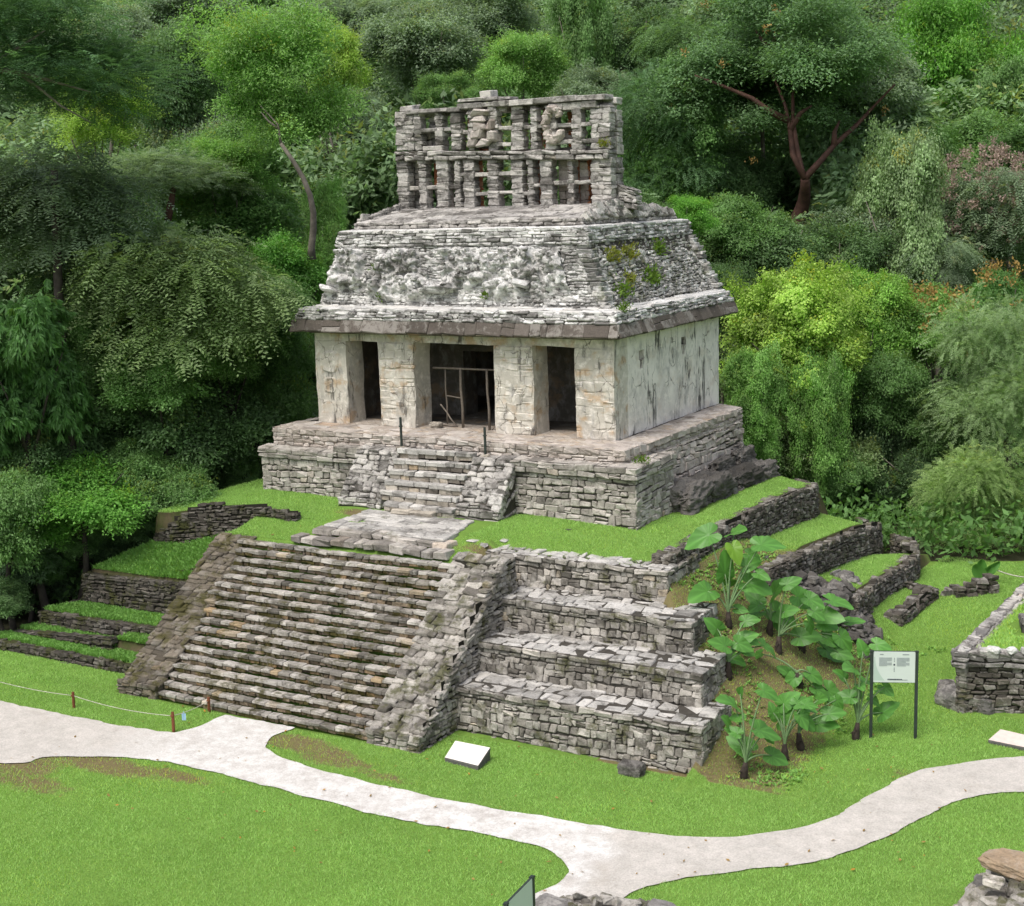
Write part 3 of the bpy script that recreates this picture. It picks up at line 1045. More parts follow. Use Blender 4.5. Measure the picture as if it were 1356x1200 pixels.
# loose white stones set in the turf beside the landing
for i, (a, b, s) in enumerate([(606, 702, 0.22), (628, 716, 0.26), (668, 728, 0.45), (655, 735, 0.3), (690, 735, 0.35), (640, 722, 0.2), (615, 733, 0.22), (598, 718, 0.2), (720, 742, 0.3), (668, 716, 0.2), (752, 702, 0.14), (800, 748, 0.4), (760, 745, 0.3)]):
    P = hit(a, b)
    S = Stones()
    q = rng.uniform(0, 3.1)
    S.add(P + np.array([0, 0, -0.008]), ((math.cos(q), math.sin(q), 0), (-math.sin(q), math.cos(q), 0), (0, 0, 1)), (s * 1.25, s * 0.9, 0.07), 0.035)
    o = S.build('paving_stone', [M['flag'] if i != 10 else M['rock'], M['mortar']], None)
    tag(o, 'flat pale stone sunk in the turf right of the landing' if i != 10 else 'small grey stone lying alone on the grass below the platform', 'stone', 'loose flat stones in the turf by the landing' if i != 10 else None)


# ramps beside the stair (balustrades)
def ramp(xa, xb, mat, side_vis, name='balustrade', n=27, th=(0.13, 0.19), js=1.0, top=0.25):
    R = Geo()
    lift = 0.30
    ya, yb = SY0 - 0.1, SY1 + 0.05
    za, zb = GZ, SZ1 + top
    R.poly([(xa + 0.1, ya + 0.35, GZ - 0.3), (xb - 0.1, ya + 0.35, GZ - 0.3), (xb - 0.1, yb, zb - 0.15), (xa + 0.1, yb, zb - 0.15), (xa + 0.1, yb + 0.8, zb - 0.22), (xb - 0.1, yb + 0.8, zb - 0.22), (xa + 0.1, yb + 0.8, GZ - 0.3), (xb - 0.1, yb + 0.8, GZ - 0.3)],
           [[0, 1, 2, 3], [3, 2, 5, 4], [0, 3, 4, 6], [1, 7, 5, 2]])
    S = Stones()
    # base block course
    for k in range(3):
        layq(S, (xa, ya - 0.0, GZ - 0.05 + 0.15 * k), (xb, ya, GZ - 0.05 + 0.15 * k), (xb, ya + 0.04, GZ + 0.12 + 0.15 * k), (xa, ya + 0.04, GZ + 0.12 + 0.15 * k), ch=(0.14, 0.16), sw=(0.2, 0.4), depth=0.4, prot=(0, 0.05), back=False)
    y0, z0 = ya + 0.08, GZ + 0.42
    for k in range(n):
        t = k / (n - 1)
        y = y0 + (yb - y0) * t
        z = z0 + (zb - z0) * t
        x = xa + 0.03 * math.sin(k * 1.7)
        xe = xb + 0.03 * math.sin(k * 2.3)
        while x < xe - 0.03:
            wd = rng.uniform(0.2, 0.55)
            if x + wd > xe - 0.12:
                wd = xe - x
            a, b = rng.normal(0, 0.05, 2)
            tl = 0.35
            ax = (unit(np.array([1, a, b])), unit(np.array([-a, 1, tl])), unit(np.array([-b, -tl, 1.0])))
            S.add(np.array([x + wd / 2, y + 0.17 + rng.normal(0, 0.02), z - 0.09 + rng.normal(0, 0.012)]), ax, (wd - 0.02, 0.36, rng.uniform(*th)), 0.024 * js)
            x += wd
    # side face towards the terraces
    xs, sg = (xb, 1) if side_vis > 0 else (xa, -1)
    fl = (yb - y0) / (zb - z0)

    def f(u, v):
        return np.array([xs - sg * 0.02 * v, ya + u, GZ - 0.1 + v])

    def mk(u, v):
        zz = GZ - 0.1 + v
        return zz < z0 + (ya + u - y0 - 0.02) / fl - 0.03 or (zz < GZ + 0.35)
    if side_vis > 0:
        lay(S, f, yb + 0.8 - ya, zb - GZ, mask=mk, prot=(0, 0.04), sw=(0.15, 0.38), depth=0.25)
    o = S.build(name, [mat, M['mortard']], pyr, bev=0.03)
    R.build('rubble_core', M['mortard'], o)
    return o


ramp(9.62, 11.28, M['grey'], 1)
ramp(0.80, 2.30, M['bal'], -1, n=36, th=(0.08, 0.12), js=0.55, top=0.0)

# terraces right of the stair: front wall, end wall and paved top, each a part
zb_prev = [-3.45, -4.3, -5.15, GZ - 0.12]
for i, (yf, zt, xc) in enumerate(TER):
    S = Stones()
    xl = 9.7 if i == 0 else 11.1
    zb = zb_prev[i] - 0.06
    hgt = zt - zb
    bat = 0.08 * hgt
    kw = dict(ch=(0.14, 0.24), sw=(0.14, 0.38), prot=(0.0, 0.022), depth=0.24, jit=0.018, gap=0.012)
    layq(S, (xl, yf - bat - 0.05, zb), (xc + bat, yf - bat - 0.05, zb), (xc, yf, zt - 0.17), (xl, yf, zt - 0.17), **kw)
    # coping course, a little proud
    layq(S, (xl, yf - 0.06, zt - 0.17), (xc + 0.05, yf - 0.06, zt - 0.17), (xc + 0.05, yf - 0.05, zt - 0.01), (xl, yf - 0.05, zt - 0.01), ch=(0.15, 0.17), sw=(0.25, 0.6), prot=(0, 0.03), depth=0.4, jit=0.018)
    # end wall
    ye = yf + [2.1, 1.7, 1.6, 1.9][i]
    layq(S, (xc + bat, yf - bat, zb - 0.4), (xc + bat, ye, zb - 0.4), (xc, ye, zt - 0.02), (xc, yf, zt - 0.02), **kw)
    S.build('terrace_wall', [M['grey'], M['mortar']], pyr, bev=0.02)
    # paving in a paler stone: sky light on the tops put into the colour
    T_ = Stones()
    yb = TER[i - 1][0] + 0.12 if i else yf + 0.75
    f, U, V = quadf((xl, yf + 0.02, zt), (xc + 0.03, yf + 0.02, zt), (xc + 0.03, yb + (0.35 if i else -0.1), zt + (0.03 if i != 1 else 0.05)), (xl, yb, zt + 0.03))
    lay(T_, f, U, V, ch=(0.26, 0.46), sw=(0.22, 0.58), prot=(-0.012, 0.012), depth=0.2, jit=0.028, gap=0.016, backoff=-0.025)
    T_.build('terrace_paving', [M['flag'], M['mortar']], pyr, bev=0.02)

# dark mossy terrace walls left of the stair
kwd = dict(ch=(0.08, 0.15), sw=(0.14, 0.40), prot=(-0.01, 0.05), depth=0.22, jit=0.022)


def left_wall(p0, p1, h0, h1, x_irreg=0.0):
    S = Stones()
    p0, p1 = np.array(p0, float), np.array(p1, float)
    up0, up1 = np.array([0, 0.06, h0]), np.array([0, 0.06, h1])
    layq(S, p0, p1, p1 + up1, p0 + up0, **kwd)
    # back edge, so that the wall has a top
    layq(S, p0 + up0 + (0, -0.02, 0), p1 + up1 + (0, -0.02, 0), p1 + up1 + (0, 0.3, 0.0), p0 + up0 + (0, 0.3, 0.0), ch=(0.3, 0.32), sw=(0.2, 0.45), prot=(-0.05, 0.01), depth=0.15, jit=0.02)
    # return wall at the outer end
    layq(S, p0 + (0, 2.2, 0), p0, p0 + up0, p0 + up0 + (0, 2.2, 0), **kwd)
    return S.build('terrace_wall', [M['dark'], M['mortard']], pyr)


left_wall((-9.5, -9.62, GZ - 0.15), (0.75, -9.62, GZ - 0.1), 0.40, 0.36)
left_wall((-6.0, -8.85, -6.1), (-1.6, -8.85, -6.02), 0.26, 0.50)
left_wall((-5.75, -8.05, -5.98), (0.75, -8.05, -5.9), 0.60, 0.64)
left_wall((-5.05, -6.72, -5.45), (0.75, -6.72, -5.3), 1.10, 1.14)
left_wall((-2.3, -6.25, -4.45), (1.0, -6.25, -3.9), 0.24, 0.42)
# highest left wall, its crest broken down towards the corner
S = Stones()


def f4(u, v):
    return np.array([-3.3 + u, -5.05 + 0.05 * v, -4.0 + 0.12 * u + v])


def m4(u, v):
    top = np.interp(u, [0, 0.5, 1.3, 2.1, 4.5, 6.2], [0.55, 0.95, 1.35, 1.72, 1.55, 1.25])
    bot = np.interp(u, [0, 3.5, 6.2], [0, 0.35, 0.9])
    return bot - 0.2 < v < top + 0.04 * math.sin(u * 7)


lay(S, f4, 6.2, 1.9, mask=m4, **kwd)
layq(S, (-3.3, -2.5, -4.0), (-3.3, -5.05, -4.0), (-3.3, -5.02, -3.35), (-3.0, -2.5, -2.6), **kwd)
S.build('terrace_wall', [M['dark'], M['mortard']], pyr)


# ------------------------------------------------------------------ retaining walls on the right flank
def flank_wall(label, xf, ya, yb, topf, botf, rag=0.025, turn=0.9, mat='side'):
    S = Stones()
    L = yb - ya
    H = max(topf(ya + L * t) - botf(ya + L * t) for t in np.linspace(0, 1, 8)) + 0.25

    def f(u, v):
        y = ya + u
        b = botf(y) - 0.12
        k = max(0.0, (y - (yb - 1.6)) / 1.6)
        return np.array([xf(y) + 0.05 * (H - v) - 0.5 * turn * k * k, y, b + v])

    def mk(u, v):
        y = ya + u
        return v < topf(y) - botf(y) + 0.12 + rag * math.sin(u * 3.1) + rag * 0.6 * math.sin(u * 7.7)
    lay(S, f, L, H, mask=mk, ch=(0.08, 0.16), sw=(0.13, 0.34), prot=(-0.01, 0.045), depth=0.24, jit=0.018)
    # rough top
    u = 0.0
    while u < L - 0.1:
        wd = rng.uniform(0.2, 0.4)
        y = ya + u + wd / 2
        P = f(u + wd / 2, 0.0)
        z = topf(y) + rag * math.sin((u + wd / 2) * 3.1) + rag * 0.6 * math.sin((u + wd / 2) * 7.7)
        for dx in (0.14, 0.40):
            S.add(np.array([P[0] - dx - 0.05, y, z - 0.10]), ((0, 1, 0), (-1, 0, 0), (0, 0, 1)), (wd - 0.02, 0.27, 0.18 * rng.uniform(0.9, 1.1)), 0.022)
        u += wd
    # front end
    y0 = ya
    b, t = botf(y0) - 0.1, topf(y0)
    layq(S, (xf(y0) - 0.5, y0 - 0.03, b), (xf(y0) + 0.04, y0 - 0.03, b), (xf(y0), y0, t), (xf(y0) - 0.5, y0, t), ch=(0.09, 0.16), sw=(0.14, 0.3), prot=(0, 0.05), depth=0.2, jit=0.02)
    layq(S, (xf(yb) - 0.5 * turn + 0.02, yb, botf(yb) - 0.2), (xf(yb) - 1.3, yb + 0.6, botf(yb) - 0.2), (xf(yb) - 1.3, yb + 0.6, topf(yb)), (xf(yb) - 0.5 * turn, yb, topf(yb)), ch=(0.09, 0.16), sw=(0.14, 0.3), prot=(0, 0.05), depth=0.2, jit=0.02)
    o = S.build('retaining_wall', [M[mat], M['mortard']], None)
    return tag(o, label, 'wall', 'dry stone retaining walls on the right flank')


fl = lambda fn: (lambda y: float(fn(np.array(y))))
flank_wall('long dark retaining wall, uppermost on the right flank of the mound, just below the temple lawn', lambda y: W4X + 0.03 * math.sin(y), -4.75, 8.8, lambda y: float(w4top(y)) + 0.06, lambda y: float(np.interp(y, [-4.75, 2, 6, 9], [-2.95, -3.2, -3.4, -3.95])))
flank_wall('middle dark retaining wall on the right flank, between two sloping grass strips', lambda y: W3X + 0.05 * math.sin(y * 0.8), -1.4, 10.6, fl(w3top), fl(w3bot))
flank_wall('low dark retaining wall on the right flank with a broken upright end, lowest long wall', lambda y: W2X + 0.06 * math.sin(y), 1.2, 9.6, lambda y: float(w2top(y)) + (0.30 if y > 8.7 else 0.0), fl(w2bot))
flank_wall('short crumbled stone row low in the grass beyond the elephant ear plants', lambda y: 19.55 + 0.04 * math.sin(y * 2) + 0.12 * (y - 3), 3.0, 6.2, lambda y: float(alley(19.5, y)) + 0.32, lambda y: float(alley(19.5, y)) - 0.05, rag=0.10, turn=0.0)


def stones_line(name, label, cat, pts, h0, h1, wid, mat):
    S = Stones()
    for i in range(len(pts) - 1):
        a, b = np.array(pts[i], float), np.array(pts[i + 1], float)
        n = max(1, int(np.linalg.norm(b - a) / 0.28))
        for k in range(n):
            p = a + (b - a) * (k + 0.5) / n
            t = (i + (k + 0.5) / n) / (len(pts) - 1)
            hh = h0 + (h1 - h0) * t
            d = unit(b - a)
            q = np.array([-d[1], d[0], 0])
            z = gz(p[0], p[1])
            lv = max(1, int(round(hh / 0.15)))
            for l in range(lv):
                for sgn in (-0.5, 0.5):
                    S.add(np.array([p[0], p[1], z + (l + 0.45) * hh / lv]) + q * sgn * wid / 2 + rng.normal(0, 0.02, 3), (d, q, (0, 0, 1)), (rng.uniform(0.22, 0.36), wid / 2, hh / lv * 1.02), 0.03)
    o = S.build(name, [M[mat], M['mortard']])
    return tag(o, label, cat)


p = [onz(1247, 786, -5.65), onz(1262, 789, -5.65), onz(1290, 785, -5.6), onz(1318, 779, -5.55)]
stones_line('low_wall', 'small curved stone wall stub standing in the grass at the far end of the right alley', 'wall', [(q[0], q[1], 0) for q in p], 0.12, 0.62, 0.5, 'side')


# slumped rubble where the flank walls have collapsed
def rock_mesh(name, c, size, label, mat='rock', seed=0, parent=None, rot=0.0, rough=0.22, sub=4, flat=0.0):
    import bmesh
    bm = bmesh.new()
    bmesh.ops.create_icosphere(bm, subdivisions=sub, radius=1.0)
    for v in bm.verts:
        d = Vector(v.co)
        # blocky: push towards a box, then break the surface up
        m = max(abs(d.x), abs(d.y), abs(d.z))
        q = d.lerp(d / m, 0.55)
        k = 1 + rough * fbm((d.x * 1.3 + seed * 7.1, d.y * 1.3, d.z * 1.3), 3) + rough * 0.35 * fbm((d.x * 4 + seed, d.y * 4, d.z * 6), 3)
        q = q * k
        v.co = Vector((q.x * size[0] / 2, q.y * size[1] / 2, q.z * size[2] / 2))
    bmesh.ops.rotate(bm, verts=bm.verts, cent=(0, 0, 0), matrix=Matrix.Rotation(rot, 3, 'Z'))
    me = bpy.data.meshes.new(name)
    bm.to_mesh(me)
    bm.free()
    me.materials.append(M[mat])
    a = me.attributes.new('tint', 'FLOAT_COLOR', 'POINT')
    t = rng.random(3)
    a.data.foreach_set('color', np.tile(np.array([t[0], t[1], t[2], 1.0], np.float32), len(me.vertices)))
    o = bpy.data.objects.new(name, me)
    o.location = Vector(c)
    link(o, parent)
    if label:
        tag(o, label, 'rock')
    return o


def rubble(label, spots, mat='rock', cat='rubble', n=60, sz=(0.12, 0.4), spread=0.6, hgt=0.3, name='rubble_heap'):
    S = Stones()
    for (cx, cy) in spots:
        for _ in range(n):
            dx, dy = rng.normal(0, spread, 2)
            x, y = cx + dx, cy + dy
            s = rng.uniform(*sz)
            k = math.exp(-(dx * dx + dy * dy) / (2 * spread * spread))
            z = gz(x, y) + hgt * k * rng.random() * 1.0
            R = Matrix.Rotation(rng.uniform(0, 6.28), 3, 'Z') @ Matrix.Rotation(rng.normal(0, 0.4), 3, 'X')
            R = np.array(R)
            S.add(np.array([x, y, z]), R.T, (s * 1.3, s, s * 0.7), s * 0.12)
    return tag(S.build(name, [M[mat], M['mortard']], None, bev=0.05), label, cat)


rubble('slump of grey rubble at the broken front end of the flank retaining walls', [(17.6, 0.6), (18.3, 0.9), (18.8, 0.3), (18.5, 1.4)], mat='slump', n=60, sz=(0.1, 0.34), spread=0.42, hgt=0.4)
rubble('small heap of stones on the grass strip above the lowest flank wall', [(17.9, 3.2)], n=22, spread=0.28, sz=(0.1, 0.3), hgt=0.2)

# ================================================================== the temple
tem = empty('stone_temple', (5.75, 4.2, 0), 'pale stone temple with three doorways, mansard roof and openwork roof comb on the mound', 'temple')
W, D, H = 11.5, 8.4, 3.12


def warp(V, a=0.035, b=0.012):
    out = []
    for p in V:
        v = Vector(p)
        n1 = noise.noise_vector(v * 0.9 + Vector((3, 1, 7)))
        n2 = noise.noise_vector(v * 4.1)
        out.append(v + n1 * a + n2 * b)
    return out


def axis(lo, hi, cuts, step=0.22):
    pts = sorted(set([lo, hi] + [c for c in cuts if lo < c < hi]))
    out = [pts[0]]
    for a, b in zip(pts[:-1], pts[1:]):
        n = max(1, int(round((b - a) / step)))
        out += [a + (b - a) * k / n for k in range(1, n + 1)]
    return np.array(out)


def cells(name, xs, ys, zs, solid, mat, parent, a=0.035, b=0.012):
    """outer skin of the solid cells of a grid (an eroded wall with real openings)"""
    nx, ny, nz = len(xs) - 1, len(ys) - 1, len(zs) - 1
    cx, cy, cz = (xs[1:] + xs[:-1]) / 2, (ys[1:] + ys[:-1]) / 2, (zs[1:] + zs[:-1]) / 2
    G = np.zeros((nx + 2, ny + 2, nz + 2), bool)
    for i in range(nx):
        for j in range(ny):
            for k in range(nz):
                G[i + 1, j + 1, k + 1] = solid(cx[i], cy[j], cz[k])
    vid, V, F = {}, [], []

    def vert(i, j, k):
        key = (i, j, k)
        if key not in vid:
            vid[key] = len(V)
            V.append((xs[i], ys[j], zs[k]))
        return vid[key]
    for i in range(nx):
        for j in range(ny):
            for k in range(nz):
                if not G[i + 1, j + 1, k + 1]:
                    continue
                for (di, dj, dk, q) in ((-1, 0, 0, [(0, 0, 0), (0, 0, 1), (0, 1, 1), (0, 1, 0)]), (1, 0, 0, [(1, 0, 0), (1, 1, 0), (1, 1, 1), (1, 0, 1)]),
                                        (0, -1, 0, [(0, 0, 0), (1, 0, 0), (1, 0, 1), (0, 0, 1)]), (0, 1, 0, [(0, 1, 0), (0, 1, 1), (1, 1, 1), (1, 1, 0)]),
                                        (0, 0, -1, [(0, 0, 0), (0, 1, 0), (1, 1, 0), (1, 0, 0)]), (0, 0, 1, [(0, 0, 1), (1, 0, 1), (1, 1, 1), (0, 1, 1)])):
                    if not G[i + 1 + di, j + 1 + dj, k + 1 + dk]:
                        F.append([vert(i + a_, j + b_, k + c_) for a_, b_, c_ in q])
    Vw = warp(V, a, b)
    o = mesh_obj(name, [tuple(v) for v in Vw], F, mat, parent, tint=np.full((len(V), 3), 0.5, np.float32), smooth=True)
    o.data.set_sharp_from_angle(angle=math.radians(38))
    return o


DOORS = [(1.32, 2.68), (4.12, 7.22), (8.65, 10.13)]
WT = 0.95
HOLES = [(1.75, 2.15, 2.30, 2.62), (1.85, 2.05, 2.02, 2.30), (5.1, 5.5, 2.42, 2.70), (5.2, 5.4, 2.10, 2.42)]       # openings in the right wall (y0, y1, z0, z1)


def body(x, y, z):
    if y < WT:
        if x < WT:
            return y > 0.0 and False
        return False
    if x > W - WT or x < WT:
        if x > W - WT:
            for (a, b, c, d) in HOLES:
                if a < y < b and c < z < d:
                    return False
        return True
    if y > D - WT:
        return True
    return False


def spine(x, y, z):                           # inner wall with three doors
    for a, b in DOORS:
        if a + 0.1 < x < b - 0.1 and z < 2.3:
            return False
    return True


cutx = [WT, W - WT, W - 0.55] + [c + s for d in DOORS for c, s in ((d[0], 0.1), (d[1], -0.1))]
cells('wall', axis(0, W, cutx, 0.4), axis(WT, D, [D - WT, 3.4, 4.2] + [h for q in HOLES for h in q[:2]], 0.3), axis(0, H, [2.5] + [h for q in HOLES for h in q[2:]], 0.3), body, M['plasterw'], tem)
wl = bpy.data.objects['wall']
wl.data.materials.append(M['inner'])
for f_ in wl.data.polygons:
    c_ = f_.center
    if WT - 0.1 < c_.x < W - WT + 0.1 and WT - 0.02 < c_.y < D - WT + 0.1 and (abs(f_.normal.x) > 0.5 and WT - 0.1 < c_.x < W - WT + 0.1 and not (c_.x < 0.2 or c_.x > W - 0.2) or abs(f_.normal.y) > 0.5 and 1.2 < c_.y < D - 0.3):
        f_.material_index = 1  # room-side faces take the plaster darkened for shade
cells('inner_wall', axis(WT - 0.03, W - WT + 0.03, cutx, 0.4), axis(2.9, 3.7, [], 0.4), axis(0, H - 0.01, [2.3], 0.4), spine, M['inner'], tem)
# four front piers, the outer two closing the corners
piers = [(0, 1.32), (2.68, 4.12), (7.22, 8.65), (10.13, W)]
for a, b in piers:
    cells('pier', axis(a, b, [], 0.2), axis(0.0, WT, [], 0.25), axis(0, 2.86, [], 0.2), lambda x, y, z: True, M['plaster'], tem, 0.05, 0.022)
    if a > 1:
        S = Stones()
        layq(S, (a + 0.03, 0.0, 0.0), (b - 0.03, 0.0, 0.0), (b - 0.03, -0.01, 2.84), (a + 0.03, -0.01, 2.84), ch=(0.16, 0.34), sw=(0.25, 0.72), prot=(0.005, 0.022), depth=0.12, jit=0.016, gap=0.002, back=False)
        tn_ = S.build('facing', [M['plaster'], M['mortarw']], [o for o in tem.children if o.name.startswith('pier')][-1], bev=0.025)
cells('lintel_band', axis(0, W, [], 0.25), axis(0.02, WT, [], 0.3), axis(2.86, H, [], 0.13), lambda x, y, z: True, M['plaster'], tem, 0.03, 0.02)
# floor
g = Geo()
g.box((W / 2, 0.6, -0.04), (W - 0.02, 1.2, 0.1))
g.box((W / 2, D / 2 + 0.6, -0.045), (W - 0.02, D - 1.2, 0.1), None, 1)  # floor behind the doorways darkened to stand in for room shade
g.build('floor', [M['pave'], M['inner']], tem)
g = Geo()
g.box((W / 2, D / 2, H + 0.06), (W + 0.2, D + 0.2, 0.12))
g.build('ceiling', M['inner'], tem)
# stucco medallions left on the outer left pier, and stub of stones at its foot
def medallion(cx, cz, r, h=0.05):
    V, F = [], []
    n = 20
    rings = [(0.0, 0.02), (0.45, 0.035), (0.62, 0.01), (0.78, h), (0.92, h), (1.02, -0.03)]
    for ri, (q, d) in enumerate(rings):
        for k in range(n):
            t = 2 * math.pi * k / n
            sq = (abs(math.cos(t)) ** 4 + abs(math.sin(t)) ** 4) ** -0.25
            rr = q * r * sq * (1 + 0.06 * math.sin(5 * t + cx * 3))
            V.append((cx + rr * math.cos(t), -d + 0.005 + 0.01 * math.sin(7 * t + ri), cz + rr * 1.05 * math.sin(t)))
    for ri in range(len(rings) - 1):
        for k in range(n):
            F.append([ri * n + k, (ri + 1) * n + k, (ri + 1) * n + (k + 1) % n, ri * n + (k + 1) % n])
    mesh_obj('stucco_medallion', V, F, M['plaster'], tem, tint=np.full((len(V), 3), 0.5, np.float32), smooth=True)


medallion(0.62, 2.12, 0.36)
medallion(0.60, 1.32, 0.27)

# ---- platform: upper slab, lower platform, right plinth
S = Stones()
kp = dict(ch=(0.12, 0.18), sw=(0.2, 0.5), prot=(0, 0.04), depth=0.25, jit=0.018)
layq(S, (-0.92, -1.40, -0.80), (12.5, -1.40, -0.80), (12.5, -1.42, -0.02), (-0.92, -1.42, -0.02), **kp)
layq(S, (12.5, -1.40, -0.50), (12.62, 7.75, -0.50), (12.62, 7.75, -0.02), (12.5, -1.40, -0.02), **kp)
layq(S, (-0.92, 7.7, -0.42), (-0.92, -1.4, -0.42), (-0.92, -1.4, -0.02), (-0.92, 7.7, -0.02), **kp)
layq(S, (-0.92, -1.42, 0.0), (12.52, -1.42, 0.0), (12.52, -0.02, 0.02), (-0.92, -0.02, 0.02), ch=(0.35, 0.6), sw=(0.4, 0.9), prot=(-0.03, 0.0), depth=0.2, jit=0.02, backoff=-0.02)
layq(S, (11.55, -0.02, 0.0), (12.62, -0.02, 0.0), (12.62, 7.75, 0.02), (11.55, 8.3, 0.02), ch=(0.35, 0.6), sw=(0.3, 0.6), prot=(-0.03, 0.0), depth=0.2, jit=0.02, backoff=-0.02)
S.build('upper_step', [M['platf'], M['pave']], tem)

S = Stones()
kq = dict(ch=(0.15, 0.25), sw=(0.18, 0.48), prot=(0, 0.028), depth=0.25, jit=0.018)
XL, XR, YF = -1.15, 13.0, -1.80
# left part, lower crest
layq(S, (XL, YF - 0.08, -2.75), (3.1, YF - 0.08, -2.45), (3.1, YF, -0.98), (XL, YF, -1.0), **kq)
layq(S, (XL - 0.08, YF - 0.10, -0.98), (2.0, YF - 0.10, -0.98), (2.0, YF - 0.10, -0.66), (XL - 0.08, YF - 0.10, -0.66), ch=(0.15, 0.17), sw=(0.4, 0.9), prot=(0, 0.03), depth=0.4)
layq(S, (XL - 0.08, YF - 0.1, -0.65), (2.0, YF - 0.1, -0.65), (2.0, -1.35, -0.6), (XL - 0.08, -1.35, -0.6), ch=(0.4, 0.5), sw=(0.4, 0.9), prot=(-0.03, 0.01), depth=0.2)
layq(S, (XL, 3, -3.0), (XL, YF, -2.7), (XL, YF, -0.7), (XL, 3, -0.7), **kq)
layq(S, (2.0, YF - 0.10, -0.98), (3.2, YF - 0.10, -0.98), (3.2, YF - 0.08, -0.42), (2.0, YF - 0.08, -0.42), ch=(0.15, 0.2), sw=(0.3, 0.7), prot=(0, 0.04), depth=0.4)
layq(S, (2.0, YF - 0.1, -0.42), (3.2, YF - 0.1, -0.42), (3.2, -1.35, -0.40), (2.0, -1.35, -0.40), ch=(0.4, 0.5), sw=(0.4, 0.7), prot=(-0.03, 0.01), depth=0.2)
S.build('lower_platform', [M['plat2'], M['mortar']], tem)
S = Stones()
# right part
layq(S, (8.8, YF - 0.10, -2.5), (XR + 0.1, YF - 0.10, -2.6), (XR, YF, -0.8), (8.8, YF, -0.8), **kq)
layq(S, (XR + 0.1, YF - 0.10, -2.6), (XR + 0.1, 0.95, -2.5), (XR, 0.95, -0.8), (XR, YF, -0.8), **kq)
layq(S, (8.85, YF - 0.12, -0.80), (XR + 0.1, YF - 0.12, -0.80), (XR + 0.1, YF - 0.12, -0.42), (8.85, YF - 0.12, -0.42), ch=(0.17, 0.2), sw=(0.35, 0.8), prot=(0, 0.03), depth=0.45)
layq(S, (XR + 0.1, YF - 0.12, -0.80), (XR + 0.1, 1.0, -0.80), (XR + 0.1, 1.0, -0.42), (XR + 0.1, YF - 0.12, -0.42), ch=(0.17, 0.2), sw=(0.35, 0.8), prot=(0, 0.03), depth=0.45)
layq(S, (8.85, YF - 0.1, -0.41), (XR + 0.1, YF - 0.1, -0.41), (XR + 0.1, -1.33, -0.38), (8.85, -1.33, -0.38), ch=(0.3, 0.45), sw=(0.4, 0.9), prot=(-0.03, 0.01), depth=0.2)
layq(S, (12.5, -1.33, -0.40), (XR + 0.1, -1.33, -0.40), (XR + 0.1, 1.0, -0.40), (12.5, 1.0, -0.38), ch=(0.3, 0.45), sw=(0.3, 0.6), prot=(-0.03, 0.01), depth=0.2)
S.build('lower_platform', [M['plat2'], M['mortar']], tem)

S = Stones()
layq(S, (12.72, 0.9, -2.6), (12.75, 7.8, -3.0), (12.62, 7.75, -0.42), (12.6, 0.9, -0.42), ch=(0.14, 0.26), sw=(0.2, 0.5), prot=(0, 0.05), depth=0.25, jit=0.025)
layq(S, (12.75, 7.8, -3.0), (9.0, 7.8, -3.0), (9.0, 7.75, -0.42), (12.62, 7.75, -0.42), ch=(0.14, 0.26), sw=(0.2, 0.5), prot=(0, 0.05), depth=0.25)
S.build('plinth', [M['platf'], M['mortar']], tem)
g = Geo()
g.box((5.8, 3.2, -1.75), (13.4, 9.0, 2.5))
g.build('rubble_core', M['mortard'], tem)

# ---- temple stair and its two flanking ramps
NS2 = 7
zs0, ys0 = -2.13, -3.22
r2 = (0 - zs0 - 0.03) / NS2
u2 = (-1.42 - ys0) / NS2
cs = Geo()
cs.poly([(3.05, -3.0, -2.5), (8.9, -3.0, -2.5), (8.9, -1.5, -0.6), (3.05, -1.5, -0.6), (3.05, -1.4, -2.5), (8.9, -1.4, -2.5)], [[0, 1, 2, 3], [0, 3, 4], [1, 5, 2], [3, 2, 5, 4]])
ts = cs.build('temple_stair', M['mortard'], tem)
for k in range(NS2 - 1):
    S = Stones()
    step_row(S, 4.62 if k else 4.9, 7.5, ys0 + k * u2, zs0 + (k + 1) * r2, r2 * 0.5, u2 + 0.03, sw=(0.3, 0.8), jit=0.01, soft=0.4, wob=0.012)
    S.build('step', [M['flag'], M['mortar']], ts, bev=0.018)
    S = Stones()
    step_row(S, 4.62 if k else 4.9, 7.5, ys0 + k * u2 + 0.05, zs0 + (k + 1) * r2 - r2 * 0.48, r2 * 0.55, 0.2, sw=(0.2, 0.5), jit=0.012, soft=0.5)
    S.build('riser', [M['tan'], M['mortar']], ts, bev=0.018)
S = Stones()
step_row(S, 5.35, 6.9, ys0 - 0.28, -1.98, 0.16, 0.4, sw=(0.5, 0.8))
S.build('step', [M['tan'], M['mortar']], ts, bev=0.03)
